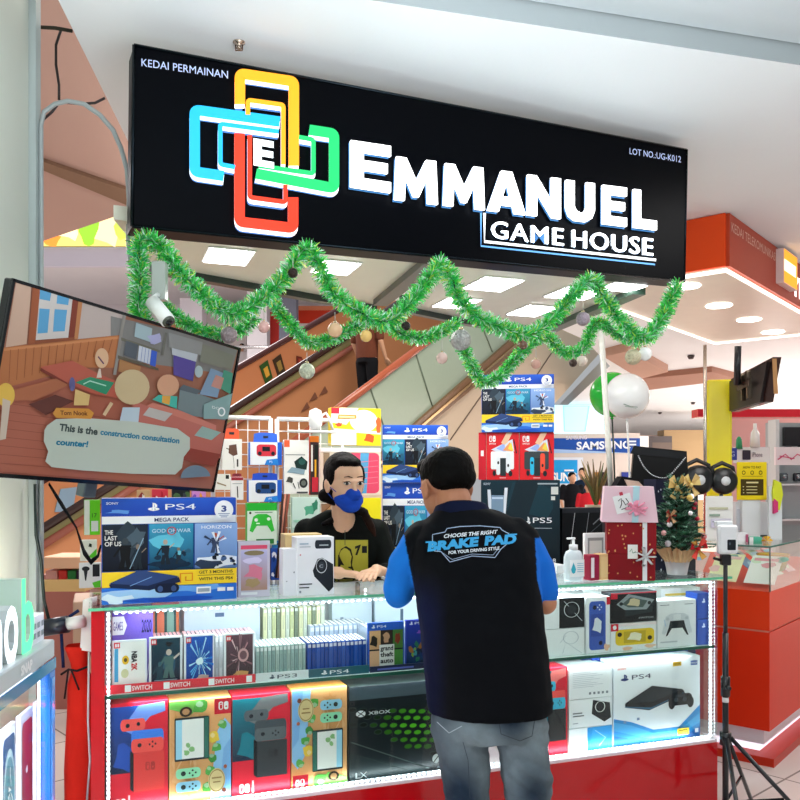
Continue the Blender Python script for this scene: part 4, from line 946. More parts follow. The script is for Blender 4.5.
# small tree
tx = kp(683, 577, .08); fr = KF(tx[0], .12, ZT+.0012)
T = empty('christmas_tree', 'small potted Christmas tree with bows and baubles on the right end of the counter', 'christmas tree', fr.M)
b = MB(); b.lathe([(.001, 0), (.042, 0), (.047, .03), (.06, .085), (.056, .085), (.05, .075), (.001, .075)], (0, 0, 0), 'b4aeae', 'plastic', seg=18); part(b, 'pot', T)
b = MB(); R = random.Random(3); n = 22; vs = []; 
for k in range(2*n):
    a = k*pi/n; r = .07+.022*(k % 2)+R.random()*.012; vs.append((r*cos(a), r*sin(a), .105+.02*R.random()))
lo = [(.052*cos(k*pi/n), .052*sin(k*pi/n), .055) for k in range(2*n)]
b.add(vs+lo, [(k, (k+1) % (2*n), (k+1) % (2*n)+2*n, k+2*n) for k in range(2*n)], 'c8a47c', 'cloth'); part(b, 'burlap_wrap', T)
b = MB(); b.tube([(0, 0, .07), (0, 0, .34)], .006, '5a4030', 'cloth', seg=6)
tips = []
for i in range(150):
    h = .10+.27*(i/130)**.9; rr = .15*(1-(h-.1)/.34)+.025; a = i*2.399; r = rr*(.55+.45*R.random())
    p0 = Vector((0, 0, h)); p1 = Vector((r*cos(a), r*sin(a), h-.005+.035*R.random())); tips.append(p1)
    d = p1-p0; sd = d.cross(Vector((0, 0, 1))).normalized()
    for k in range(9):
        t = .15+.85*k/9; q = p0+d*t; L_ = .034*(1.1-t*.5)
        for sg_ in (-1, 1, 0):
            e = q+d.normalized()*L_*.8+sd*sg_*L_*.8+Vector((0, 0, L_*(.6 if sg_ == 0 else .1+.3*R.random())))
            wv = sd*.004 if sg_ == 0 else Vector((0, 0, .004))
            b.add([q-wv, q+wv, e], [(0, 1, 2)], R.choice(['1c4c34', '2c6244', '143828', '3c7a58', '9cc8b0', '245840']), 'leaf')
part(b, 'foliage', T)
for i, (k, c, r, lb) in enumerate(((108, 'd8b860', .014, 'gold ball'), (60, 'c02840', .011, 'red ball'), (30, 'e8b0b0', .012, 'pink ball'), (81, 'c02840', .010, 'red ball'), (46, 'eef0f0', .012, 'white ball'), (97, 'a83040', .010, 'red ball'), (18, 'd87878', .013, 'pink ball'), (9, 'c8ccd0', .014, 'silver ball'), (70, 'f0f0f0', .010, 'white ball'))):
    p = tips[k].copy(); p.y = -abs(p.y)-.015; b = MB(); b.sphere(p, r, c, 'gloss', 12, 8); part(b, 'ball_ornament', T, lb)
def bow(c, cols, s_, lab):
    b = MB(); c = Vector(c)
    for k, a in enumerate((.3, 1.0, 2.2, 2.9, 4.2, 5.2)):
        e = c+Vector((s_*cos(a), -.01-.01*(k % 2), s_*sin(a))); sd = Vector((-sin(a), 0, cos(a)))*s_*.32
        b.add([c, e+sd, e-sd, c+Vector((0, -.012, 0))], [(0, 1, 2), (0, 2, 3), (0, 3, 1)], cols[k % len(cols)], 'cloth')
    b.sphere(c+Vector((0, -.006, 0)), s_*.2, cols[0], 'cloth', 8, 6); part(b, 'bow', T, lab)
bow((-.02, -.02, .385), ['e8cc88', 'd8b870'], .055, 'gold bow'); bow((.045, -.03, .395), ['f0d890', 'e0c080'], .05, 'gold bow')
bow((.035, -.088, .12), ['c82430', 'e8584c', 'd8a050'], .048, 'red bow'); bow((-.08, -.05, .26), ['a04038', 'c8a078'], .03, 'small reddish bow')

# ------------------------------------------------------------ television
TA = P(12, 278, 2.2531); TB = P(240, 348, 3.0902); TC = P(213, 492, 3.1097)
TF = Frame(TA, TB-TA, TA-(TA+TC-TB))
TV = empty('television', 'large tilted television at the left showing a game room and a speech bubble', 'television', TF.M)
b = MB(); b.box(0, .955, 0, .035, -.545, 0, '14181c', 'gloss', bev=.004); b.box(.2, .75, .035, .06, -.45, -.12, '101214', 'plastic', bev=.004); part(b, 'casing', TV)
b = MB(); b.cur = 'screen'; b.face(lambda x, y: TF.hit(x, y), .0015); b.lstep = .00012; b.clip = (.009, .946, -.533, -.009)
SCN = 'screen'
def p_(pts, col): b.poly(pts, col, SCN)
bl = (-20, 478)
zs = lambda l: [(x/3.2, 260+y/3.2) for x, y in l]      # zoom (0,260,250,510)
za = lambda l: [(x/6.154, 270+y/6.154) for x, y in l]  # zoom (0,270,130,400)
zb_ = lambda l: [(110+x/6.154, 290+y/6.154) for x, y in l]
zc_ = lambda l: [(40+x/4.444, 400+y/4.444) for x, y in l]
base = [(15, 281.5), (237.5, 350), (211, 489), (-19, 473)]
p_(base, '96604a')
p_([(-10, 430), (-10, 365), (237, 420), (211, 489), (-19, 473)], 'a8604c')
for i in range(9): b.line([(-14+i*2, 400+i*9), (120+i*6, 420+i*8)], .7, '92503f', SCN)
p_(za([(95, 70), (190, 95), (160, 455), (30, 475)]), 'c8a894')
p_(za([(480, 190), (760, 270), (730, 400), (470, 425)]), 'b8aaa4'); p_(zb_([(0, 160), (400, 250), (780, 370), (740, 520), (0, 420)]), '7c7c7a')
p_(za([(30, 475), (730, 400), (700, 600), (500, 600), (40, 720), (-60, 740), (-40, 480)]), 'b47044'); b.line(za([(20, 490), (730, 415)]), 2.5, 'c88454', SCN)
for i in range(14): b.line(za([(60+48*i, 490-5*i), (50+47*i, 690-14*i)]), .7, '8f5430', SCN)
p_(za([(195, 100), (240, 110), (210, 450), (165, 458)]), '9a5434'); p_(za([(240, 112), (440, 170), (412, 415), (212, 430)]), 'ccc6c2')
p_(za([(238, 118), (308, 138), (300, 190), (236, 178)]), '58a0cc'); p_(za([(345, 150), (418, 168), (412, 215), (340, 205)]), '58a0cc'); p_(za([(235, 235), (298, 240), (285, 385), (222, 390)]), '58a0cc'); p_(za([(328, 240), (405, 245), (390, 375), (318, 378)]), '58a0cc')
p_(za([(440, 170), (475, 180), (450, 420), (412, 418)]), '7c3424'); p_(za([(475, 180), (500, 188), (472, 422), (448, 424)]), 'b4784c'); p_(za([(205, 435), (450, 412), (450, 428), (205, 452)]), '8a4a2e')
# shelf unit
p_(zb_([(70, 150), (90, 155), (30, 520), (10, 520)]), '8a8680'); p_(zb_([(60, 290), (300, 370), (300, 385), (60, 310)]), '6a6a5c'); p_(zb_([(40, 400), (290, 480), (290, 495), (40, 420)]), '5c5444'); p_(zb_([(330, 260), (345, 262), (320, 400), (305, 400)]), '6c6c66')
p_(zb_([(90, 310), (165, 335), (150, 425), (75, 400)]), '4c5660'); p_(zb_([(170, 340), (245, 365), (235, 455), (160, 430)]), 'c4ccd8')
for i in range(3): b.line(zb_([(190+20*i, 350+6*i), (180+20*i, 440+7*i)]), .5, '5a76b0', SCN)
p_(zb_([(245, 368), (280, 378), (270, 470), (235, 460)]), '2c58c0'); p_(zb_([(150, 200), (250, 235), (240, 320), (140, 285)]), 'a0b8c0'); b.blob(*zb_([(265, 300)])[0], 8, 5.5, 'a8aad0', 3, m=SCN)
p_(zb_([(50, 425), (180, 470), (170, 520), (40, 500)]), 'a8784c')
# machines on the right
p_(zb_([(380, 390), (520, 430), (500, 560), (380, 520)]), '4a3f90'); p_(zb_([(370, 340), (530, 390), (520, 440), (370, 395)]), 'b4bcc4'); p_(zb_([(350, 260), (560, 320), (550, 400), (350, 350)]), '8a8c8c')
p_(zb_([(560, 330), (750, 400), (735, 490), (540, 440)]), '787c70'); p_(zb_([(420, 600), (720, 700), (700, 800), (400, 760)]), '6c8084'); p_(zb_([(440, 580), (560, 620), (520, 640), (410, 610)]), '4c5c64')
p_(zb_([(610, 480), (690, 510), (650, 660), (540, 640)]), '7a98b4'); b.ell(*zb_([(535, 500)])[0], 4, 6, 'a8bcc0', SCN); p_(zb_([(690, 490), (745, 510), (730, 640), (660, 600)]), '3c9078'); p_(zb_([(640, 520), (690, 540), (670, 610), (610, 590)]), 'c08c80')
# table and desk top
p_(za([(235, 595), (430, 555), (600, 640), (800, 720), (800, 800), (560, 760), (400, 690)]), 'b45a48'); p_(za([(240, 600), (400, 690), (400, 710), (235, 618)]), '7a3024')
p_(za([(50, 740), (330, 665), (410, 705), (200, 800), (60, 800)]), 'a86444'); p_(zs([(85, 460), (170, 430), (230, 450), (140, 495)]), '5c2c24')
p_(za([(450, 690), (540, 655), (690, 690), (640, 765)]), '2c8c68'); b.line(za([(500, 700), (540, 680), (640, 710)]), 1.2, 'a8dcc8', SCN)
b.ell(*za([(613, 540)])[0], 6.8, 10, 'd8b08c', SCN); b.line(za([(590, 530), (625, 575)]), 1.4, '5c3c5c', SCN); p_(za([(595, 605), (605, 605), (612, 660), (580, 660)]), 'd8c8b8'); b.ell(*za([(430, 700)])[0], 3, 7, '5c5c90', SCN)
p_(za([(450, 730), (540, 765), (530, 830), (440, 830)]), 'd8b878')
p_(zb_([(160, 740), (250, 690), (420, 740), (640, 830), (640, 880), (160, 800)]), 'c87868')
p_(zs([(420, 450), (560, 500), (730, 560), (720, 640), (400, 540)]), 'b8685c'); p_(zs([(470, 470), (545, 490), (520, 515), (450, 495)]), 'b8b4b0'); p_(zs([(640, 530), (700, 550), (670, 575), (615, 560)]), '8fb0a8'); p_(zs([(400, 560), (700, 620), (680, 660), (400, 600)]), '903c30')
# plain figure seen from behind (round head)
b.ell(*zs([(415, 405)])[0], 17.5, 17.5, 'c8b48c', SCN, n=26); p_(zs([(385, 470), (440, 470), (435, 520), (375, 515)]), 'b8ccd8'); b.line(zs([(350, 455), (325, 495)]), 3.4, 'd8bc94', SCN)
# plain standing figure behind the desk: simple round head and a teal coat
b.ell(*zs([(530, 400)])[0], 11, 11, 'cf9c7c', SCN, n=22); p_(zs([(500, 430), (560, 435), (558, 475), (480, 445)]), '38b0a0'); p_(zs([(512, 432), (538, 434), (534, 462), (510, 455)]), 'd8a040')
b.ell(*zs([(10, 430)])[0], 9, 12, 'e0b850', SCN); p_(zs([(0, 440), (25, 450), (10, 570), (-10, 575)]), 'c8b8a8')
# speech bubble
p_(zc_([(20, 110), (60, 82), (200, 78), (420, 95), (600, 125), (655, 165), (655, 215), (628, 250), (620, 300), (590, 328), (400, 325), (180, 310), (40, 295), (12, 270), (25, 225), (5, 180), (8, 130)]), 'bcc8bc')
p_(zc_([(60, 32), (205, 36), (228, 55), (215, 82), (60, 76), (45, 58)]), 'd0903c')
b.text('Tom Nook', zc_([(78, 63)])[0], zc_([(200, 66)])[0], -4.2, '6a3c20', SCN, bold=.025)
b.text('This is the', zc_([(72, 132)])[0], zc_([(243, 152)])[0], -6.6, '3c4c4c', SCN, bold=.04, slant=-.15)
b.text('construction consultation', zc_([(255, 150)])[0], zc_([(607, 190)])[0], -5.2, '127c9c', SCN, bold=.04, slant=-.15)
b.text('counter!', zc_([(58, 195)])[0], zc_([(200, 206)])[0], -5.6, '127c9c', SCN, bold=.04, slant=-.15)
b.ell(*zc_([(680, 345)])[0], 15, 13, '6c8494', SCN, a0=pi, a1=2*pi); p_(zb_([(560, 700), (770, 620), (740, 790), (560, 790)]), '7fa4a4')
b.ring(*zc_([(795, 50)])[0], 3.8, 4.6, 1.4, 'eef4f4', SCN); b.text('DG', zb_([(612, 725)])[0], zb_([(655, 735)])[0], -2.6, 'dfe8ea', SCN)
b.c = [mixc(c_, '4c4644', .22) if not isinstance(c_, list) else c_ for c_ in b.c]; part(b, 'screen', TV)
b = MB()
for (x0, x1, z0, z1) in ((0, .955, -.008, 0), (0, .955, -.545, -.533), (0, .008, -.545, 0), (.947, .955, -.545, 0)): b.box(x0, x1, -.006, .002, z0, z1, '12161a', 'gloss')
part(b, 'bezel', TV)
b = MB(); b.tube([TF.M.inverted() @ P(98, 484, 2.95), TF.M.inverted() @ P(98, 500, 2.95)], .02, '5c6a76', 'plastic', seg=8)
b = MB(); b.box(.42, .47, .06, .1, -.60, -.15, '4c5a66', 'plastic', bev=.003); part(b, 'stand_bracket', TV)
# straps and cable under the tv
b = MB(); b.tube([P(49, 484, 2.6), P(62, 505, 2.7), P(76, 527, 2.8), P(84, 552, 2.9), P(91, 562, 2.95), P(98, 556, 2.95), P(101, 545, 2.95)], [(.006, .002), (.010, .002), (.005, .002), (.013, .002), (.012, .002), (.008, .002), (.006, .002)], '16181a', 'cloth', seg=6)
b.build('strap', label='black strap looping down under the television', cat='strap')
b = MB(); b.tube([P(35, 484, 2.9), P(36, 535, 2.9), P(41, 560, 2.9), P(44, 600, 2.9), P(50, 625, 2.92)], .006, '20302c', 'plastic', seg=6); b.build('power_cable', label='dark cable running down beside the left wall under the television', cat='cable')

# ------------------------------------------------------------ conduit, ceiling bits
def tubeobj(name, pts, r, col, m, label, cat, seg=8):
    b = MB(); b.tube(pts, r, col, m, seg=seg); b.build(name, label=label, cat=cat)
Yc = 3.0
def arc(l, Y): return [P(x, y, Y) for x, y in l]
tubeobj('conduit', arc([(37.5, 895), (37.5, 487), (37, 300), (37, 30)], 2.99), .009, 'cfd8d6', 'plastic', 'straight pale conduit running up the wall edge at the left', 'conduit')
tubeobj('conduit', arc([(41.5, 700), (41.5, 300), (41, 125), (44, 112), (55, 104), (68, 101), (84, 104), (100, 115), (113, 130), (121, 148), (127, 170), (129, 200), (128, 240), (130, 262), (134, 270)], 2.96), .0085, 'a9b0b0', 'plastic', 'grey flexible conduit arching across the gap to the sign edge', 'conduit')
tubeobj('black_cable', arc([(61, 30), (56, 45), (56, 65), (59, 85), (59, 100)], 3.05), .005, '2c2422', 'plastic', 'black cable hanging straight down in the gap at the left', 'cable')
tubeobj('black_cable', arc([(43, 120), (52, 112), (60, 102), (80, 104), (95, 103), (105, 98)], 3.05), .005, '34282a', 'plastic', 'black cable crossing sideways behind the grey conduit arch', 'cable')
b = MB(); b.tube([P(36, 27, 3.0), P(55, 28, 3.0), P(72, 31, 3.0)], .007, '3c3a30', 'cloth', seg=6); b.build('cable_bundle', label='dark ragged cable bundle at the top of the gap beside the wall', cat='cable')
p = hz(239, 42, 3.05); b = MB(); b.lathe([(.001, 0), (.022, 0), (.022, -.004), (.008, -.008), (.007, -.02), (.012, -.022), (.001, -.024)][::-1], p, 'c8b8a8', 'metal', seg=12); b.tube([p+Vector((-.012, 0, -.01)), p+Vector((-.012, 0, -.03)), p+Vector((.012, 0, -.03)), p+Vector((.012, 0, -.01))], .0025, '6a4c38', 'metal', seg=5)
b.build('sprinkler', label='small metal sprinkler head in the white ceiling above the yellow ring', cat='sprinkler')

# cctv
pc = P(158, 284, 2.70); b = MB(); cm = empty('security_camera', 'white bullet security camera hanging under the canopy at the left', 'camera', Matrix.Translation(pc))
b.box(-.022, .022, 0, .04, -.05, .075, 'a4aca4', 'plastic', bev=.003); part(b, 'mount_box', cm)
b = MB(); b.tube([(0, .0, -.035), (-.005, -.03, -.05), (.005, -.035, -.075), (.012, -.035, -.085)], .008, 'eceeea', 'plastic', seg=8); part(b, 'arm', cm)
d = Vector((.55, -.35, -.62)).normalized(); st = Vector((-.008, -.035, -.065)); b = MB()
b.tube([st, st+d*.1], .024, 'f0f2ec', 'plastic', seg=16); b.tube([st+d*.1, st+d*.106], .020, '50564c', 'gloss', seg=16); b.tube([st+d*.106, st+d*.108], .012, '14181a', 'gloss', seg=12); part(b, 'camera_body', cm)

# ------------------------------------------------------------ tinsel garlands
def smooth(pts, n=10):
    out = []
    P_ = [pts[0]]+pts+[pts[-1]]
    for i in range(1, len(P_)-2):
        a, b_, c, d = [Vector(q) for q in P_[i-1:i+3]]
        for k in range(n):
            t = k/n
            out.append(.5*((2*b_)+(c-a)*t+(2*a-5*b_+4*c-d)*t*t+(3*b_-a-3*c+d)*t*t*t))
    out.append(Vector(pts[-1])); return out
def garland(px, t, r, label, dens=620, seed=0):
    pts = smooth([Frame(K(0, t, 0), KU).W(*(lambda h: (h[0], 0, h[1]))(KF(0, t).hit(x, y))) for x, y in px], 12)
    R = random.Random(seed); b = MB(); b.tube(pts, .006, '1f5c2c', 'leaf', seg=5)
    cols = ['48e05c', '34cc4c', '70f484', '28a044', 'e4fff4', '98f8b4', '3cd454', '38c850', 'e4f868', '5ce86c', '40c890', 'f8fffc', '50e060']
    vs = []; fs = []; 
    for i in range(len(pts)-1):
        a = pts[i]; d = pts[i+1]-a; L_ = d.length; 
        if L_ < 1e-6: continue
        dn = d.normalized(); u1 = dn.orthogonal().normalized(); u2 = dn.cross(u1)
        for k in range(int(dens*L_/.1)):
            q = a+d*R.random(); th = R.random()*2*pi; w = (u1*cos(th)+u2*sin(th)); rr = r*(.35+.75*R.random())
            tip = q+w*rr+dn*(R.random()-.5)*.05; ax = (w.cross(dn)*(R.random()-.5)+dn*(R.random()-.5)).normalized()*.0026; q0 = q.lerp(tip, .25*R.random())
            b.add([q0-ax, q0+ax, tip+ax*.5, tip-ax*.5], [(0, 1, 2, 3)], R.choice(cols), 'tinsel')
    return b.build('tinsel_garland', label=label, cat='garland', group='green tinsel garlands under the sign')
front = [(147, 328), (139, 312), (140, 290), (139, 262), (141, 240), (160, 246), (178, 270), (205, 297), (230, 314), (252, 306), (280, 283), (305, 250), (318, 262), (330, 288), (352, 308), (385, 322), (408, 305), (428, 280), (441, 263)]
front2 = [(441, 263), (452, 280), (460, 300), (480, 318), (510, 331), (532, 334), (555, 316), (575, 293), (592, 280), (604, 298), (622, 322), (644, 338), (660, 322), (670, 300), (678, 284)]
garland(front, -.035, .041, 'thick green tinsel swags under the left half of the sign', seed=1)
garland(front2, -.035, .041, 'thick green tinsel swags under the right half of the sign', seed=2)
garland([(158, 300), (170, 312), (190, 325), (215, 334), (240, 330), (255, 318)], .12, .032, 'thinner tinsel loop beside the security camera', seed=3)
garland([(270, 293), (280, 312), (295, 330), (308, 342), (325, 341), (345, 332), (365, 322), (385, 318), (395, 330), (418, 338), (440, 332), (458, 322)], .12, .032, 'thinner tinsel loops behind the middle swag', seed=4)
garland([(456, 335), (465, 352), (474, 370), (482, 382), (500, 376), (515, 360), (532, 342), (548, 337), (560, 350), (575, 353), (586, 345), (592, 328), (600, 322), (618, 334), (638, 343)], .14, .033, 'thinner tinsel looping down to the topmost blue console box', seed=5)
# baubles
def bauble(x, y, rpx, t, col, m, label, cap=True, cord=0.):
    fr = KF(0, t); h = fr.hit(x, y); c = fr.W(h[0], 0, h[1]); r = rpx*c.y/F
    root = empty('bauble', label, 'bauble', Matrix.Translation(c), 'baubles hanging from the garlands')
    b = MB(); b.sphere((0, 0, 0), r, col, m, 18, 12); bl_ = part(b, 'ball', root)
    b = MB(); b.lathe([(.001, 0), (r*.22, 0), (r*.2, r*.25), (.001, r*.27)], (0, 0, r*.96), 'c8b890', 'metal', seg=8)
    b.tube([(0, 0, r*1.1), (0, 0, r*1.25+cord)], .0012, 'c8c8c0', 'cloth', seg=4); part(b, 'hanging_cap', bl_)
for a in ((293, 273, 5, -.075, '3a2c28', 'glitter', 'small dark bauble beside the peak of the first swag'),
          (229, 335, 8.5, -.075, '9a8c8e', 'glitter', 'large grey glitter bauble above the television edge'),
          (264, 327, 6, -.075, 'd8a8a0', 'gloss', 'small pale pink bauble between the television and the first swag'),
          (335, 330, 7.5, -.075, 'd8b088', 'gloss', 'golden bauble left of the person on the escalator'),
          (366, 336, 6, -.075, 'e0b868', 'gloss', 'gold bauble hanging over the escalator rider\'s back'),
          (307, 371, 8, -.075, 'd0d4bc', 'glitter', 'cream glitter bauble hanging lowest at the left'),
          (406, 326, 4.5, -.075, '2c2824', 'glitter', 'small dark bauble beside the middle of the sign'),
          (461, 340, 10.5, -.075, 'b0b0ac', 'glitter', 'largest silver glitter bauble above the hanging tinsel loop'),
          (442, 358, 5.8, -.075, 'd8b8ac', 'gloss', 'small pale bauble on a long thread left of the silver one'),
          (536, 364, 5, -.075, 'c89888', 'gloss', 'small rose bauble just above the topmost blue console box'),
          (523, 345, 4.5, -.075, '6a4c3c', 'gloss', 'small brown bauble tucked in the tinsel'),
          (583, 319, 7, -.075, 'a898a4', 'glitter', 'mauve glitter bauble under the word on the sign'),
          (582, 361, 5.5, -.075, 'd8c8b8', 'gloss', 'pale bauble at the low point of the right tinsel loop'),
          (573, 363, 4, -.075, '4c3c34', 'glitter', 'tiny dark bauble beside the pale one in the right loop'),
          (633, 357, 8, -.075, 'd0c8a8', 'glitter', 'cream glitter bauble under the right swag'),
          (645, 354, 6.8, -.075, 'f2f2ee', 'gloss', 'plain white bauble in front of the cream one')):
    bauble(*a, cord=.03 if a[0] != 442 else .09)
# ------------------------------------------------------------ wire rack with hanging packs
TR_ = 1.16
def wpx(x, y, t): 
    h = KF(0, t).hit(x, y); return KF(0, t).W(h[0], 0, h[1])
def wire_panel(x0, x1, yt, yb, label):
    A = kp(x0, yt, TR_); B = kp(x1, yt, TR_); z0 = .935; w = B[0]-A[0]; h = A[1]-z0
    root = empty('wire_panel', label, 'wire rack', KF(A[0], TR_, z0).M, 'white wire display panels')
    b = MB(); 
    for p, q in (((0, 0, 0), (0, 0, h)), ((w, 0, 0), (w, 0, h)), ((0, 0, h), (w, 0, h)), ((0, 0, 0), (w, 0, 0))): b.tube([p, q], .011, 'f2f2ec', 'plastic', seg=6)
    part(b, 'frame', root); b = MB(); n = max(2, int(w/.05))
    for i in range(1, n): b.tube([(w*i/n, 0, 0), (w*i/n, 0, h)], .0022, 'ecece6', 'plastic', seg=4)
    for i in range(1, int(h/.06)): b.tube([(0, 0, h-.06*i), (w, 0, h-.06*i)], .0022, 'ecece6', 'plastic', seg=4)
    part(b, 'wire_mesh', root)
wire_panel(213, 270.5, 417, 600, 'white wire panel nearer the television')
wire_panel(277, 342, 419, 600, 'white wire panel behind the cashier')
b = MB(); fr = KF(kp(289, 431, 1.0)[0], 1.02, kp(289, 431, 1.0)[1]); b.tube([(0, 0, 0), (.24, 0, .0)], .007, 'f2f2ee', 'plastic', seg=6); b.build('hook_rail', M=fr.M, label='white hook rail across the right wire panel', cat='rail')
GP = 'packs hanging on the wire panels'
def pack(x0, x1, yt, yb, label, art, hang=None, body='f0f0ee', depth=.03, t=1.10, yaw=0., lean=0.):
    o, g = pbox('hanging_pack', label, 'pack', x0, x1, yt, yb, t, depth, art, body, z=None, group=GP)
    if hang:
        w = g[1]-g[0]; h = g[3]-g[2]; b = MB(); hh = hang[1]
        b.prism([(-w*.38, .012, h), (w*.38, .012, h), (w*.36, .012, h+hh), (w*.2, .012, h+hh*1.15), (-w*.2, .012, h+hh*1.15), (-w*.36, .012, h+hh)], (0, .004, 0), hang[0], 'plastic'); b.box(-.012, .012, .0105, .0119, h+hh*.5, h+hh*.75, '20242a', 'plastic'); p = part(b, 'hang_tab', o)
    return o
def c_charger(b): b.rect(0, 0, 1, 1, 'f2efe8'); b.poly([(.35, .8), (.72, .84), (.78, .5), (.55, .45), (.32, .55)], '6a4a3c'); b.line([(.2, .7), (.4, .66)], .03, '5a4438'); b.line([(.55, .45), (.6, .2), (.6, .05)], .02, '4a3c34'); b.rrect(.74, .1, .82, .35, .02, '3a3834')
def c_padbox(c):
    def f(b): b.rect(0, 0, 1, 1, 'eef1f4'); b.rect(.86, .0, 1, 1, '2464d0'); b.poly([(.45, .0), (.52, .22), (.86, .28), (.9, 0)], '2a86dc'); b.rrect(.2, .38, .82, .9, .12, c); b.rect(.38, .6, .62, .8, '181c24'); b.ell(.3, .5, .06, .09, '20242c'); b.ell(.72, .5, .06, .09, '20242c'); b.text('PS', (.6, .08), (.7, .08), .1, 'd8ecff')
    return f
def c_green(b):
    b.rect(0, 0, 1, 1, 'dff0e0'); b.rect(0, .82, 1, 1, '2cb838'); b.poly([(.2, .68), (.35, .74), (.65, .74), (.8, .68), (.92, .34), (.82, .3), (.68, .46), (.32, .46), (.18, .3), (.08, .34)], '38c440'); b.ell(.3, .6, .06, .04, 'e8fae8'); b.ell(.72, .62, .06, .04, 'e8fae8'); b.rect(.3, .5, .42, .53, 'e8fae8'); b.ell(.1, .77, .04, .03, '30402c'); b.rect(.3, .02, .9, .14, '2c7a3c'); b.rect(.25, .77, .85, .785, '5a6a5c')
def c_buds(b): b.rect(0, 0, 1, 1, 'f2f0ea'); b.rect(0, .87, .22, 1, 'e8603c'); b.rect(.05, .72, .85, .735, '8a8c8c'); b.poly([(.4, .6), (.7, .7), (.95, .6), (.9, .45), (.5, .44)], '1c3430'); b.ell(.72, .6, .14, .06, '2c5a54'); b.poly([(.1, .4), (.3, .5), (.85, .45), (.8, .36)], '8aa4b0'); b.blob(.22, .26, .16, .06, '4a4a44', 3); b.ell(.78, .2, .17, .09, '2c3030'); b.ell(.78, .2, .1, .05, '6a7068'); b.line([(.35, .2), (.45, .1)], .03, '26282a'); b.line([(.55, .22), (.6, .1)], .03, '26282a'); b.rect(.5, .01, .95, .04, '484a4c')
pack(222, 242, 439, 470, 'white pack with a brown wall charger under an orange tab', c_charger, ('f0582c', .045))
pack(212.5, 221, 433, 470, 'white pack beside the television edge, partly hidden', lambda b: (b.rect(0, 0, 1, 1, 'f0eee8'), b.ell(.5, .12, .3, .06, '6a8c5c')), t=1.13)
pack(213.5, 230.5, 474, 490, 'small white pack with a thin brown stick picture', lambda b: (b.rect(0, 0, 1, 1, 'f2f0e6'), b.rect(.72, .7, .92, .95, '202420'), b.poly([(.2, .5), (.75, .3), (.75, .22), (.2, .4)], '9a8460')), t=1.08)
pack(231, 243.5, 477, 500, 'white cable pack with a dark red header', lambda b: (b.rect(0, 0, 1, 1, 'f0eeea'), b.rect(0, .86, 1, 1, 'a02838'), b.line([(.5, .6), (.55, .1)], .08, '2c2c2c'), b.rect(.1, .7, .9, .73, 'a8a8a8')), ('a02838', .015))
pack(250, 282, 442, 465, 'blue and white controller pack with a red pad', c_padbox('d83848'), ('3468d8', .04), body='3470d4', depth=.05)
pack(248.5, 282, 480, 502, 'blue and white controller pack with a navy pad', c_padbox('244a84'), ('2450c4', .03), body='3470d4', depth=.05)
pack(247, 277, 503, 545, 'green and white pack with a green game pad drawing', c_green, body='40b848', depth=.05)
pack(284, 309, 440, 494, 'tall white pack with dark earbuds and case pictures', c_buds, body='efeeea')
pack(310, 319, 436, 495, 'tall pack with red and black cables behind the cashier\'s hair', lambda b: (b.rect(0, 0, 1, 1, '3c2c2c'), b.rect(0, .9, 1, 1, 'f08028'), b.rect(.1, .4, .3, .85, 'e8e0d8'), b.rect(.5, .6, .9, .85, '18201c'), b.rect(.2, .05, .9, .3, 'c82c3c'), b.rect(.5, .3, .7, .6, 'e8a828')), body='e05030')
def c_party(b):
    b.rect(0, 0, 1, 1, 'f4e02c'); b.poly([(0, 1), (.55, 1), (.3, .55), (0, .6)], 'f4ece8'); b.ell(.65, .66, .28, .3, 'f8f6ee', n=24); b.rect(0, .84, .16, 1, 'e03040'); b.poly([(0, .45), (1, .38), (1, .3), (0, .38)], 'f6f2e0'); b.poly([(0, 0), (.5, 0), (.5, .34), (0, .38)], 'f4ece4'); b.blob(.76, .2, .12, .12, 'e06030', 3); b.blob(.95, .55, .06, .2, 'e86838', 5); b.blob(.15, .55, .07, .06, 'd85838', 8)
    b.poly([(.12, .7), (.5, .72), (.5, .82), (.14, .82)], 'c89848'); b.rect(.16, .74, .46, .78, 'f8e8a8')
pack(331, 381, 408, 445.5, 'yellow and white party game carton above the cashier\'s head', c_party, body='ecd82c', depth=.06, t=1.15)
pack(320, 381, 448, 495, 'clear pack with a pink shell striped in blue behind the cashier', lambda b: (b.rect(0, 0, 1, 1, 'e8dcc8'), b.rrect(.44, .03, .97, .9, .08, 'e8506c'), b.poly([(.62, .03), (.76, .03), (.8, .9), (.66, .9)], '5aa4d0'), [b.line([(.46, .2+.12*i), (.95, .26+.12*i)], .012, 'f0889a') for i in range(5)], b.rect(.05, .5, .15, .9, '9a8468'), b.rect(0, .92, 1, 1, 'f6f4f0')), body='f0eeea', depth=.05, t=1.15)
pack(352, 381, 498, 560, 'plain yellow pack beside the cashier\'s shoulder', lambda b: (b.rect(0, 0, 1, 1, 'f0e020'), b.blob(.6, .3, .3, .2, 'e0d018', 3)), body='ecdc20', depth=.05, t=1.15)
pack(292, 320, 497, 535, 'clear pouch with a green leafy print behind the cashier\'s shoulder', A_card(['cfe8dc', '5cb08c', 'a0d8bc', '3c8a6c', 'e8f4ee'], 5), body='d0e8dc')
pack(271, 282, 548, 580, 'small blue pack beside the hanging brown straps', A_card(['2850a8', '1c3c80', 'e8ecf4', '4c80d0'], 2), ('2c90d8', .03), body='2850a8')
pack(247, 270, 548, 590, 'dark blue pack behind the silver game pack', A_card(['2c4a8c', '1c3060', '6a8cc0'], 12), body='2c4a8c')
b = MB()
for i, c in enumerate(('8a4a3c', '5c3c30', 'b87a68', '3a2c28')):
    b.tube([wpx(289-2*i, 494, 1.04), wpx(285-1.5*i, 525, 1.02), wpx(281-i, 560, 1.04), wpx(279-i, 578, 1.04)], [(.006, .003)]*4, c, 'cloth', seg=6)
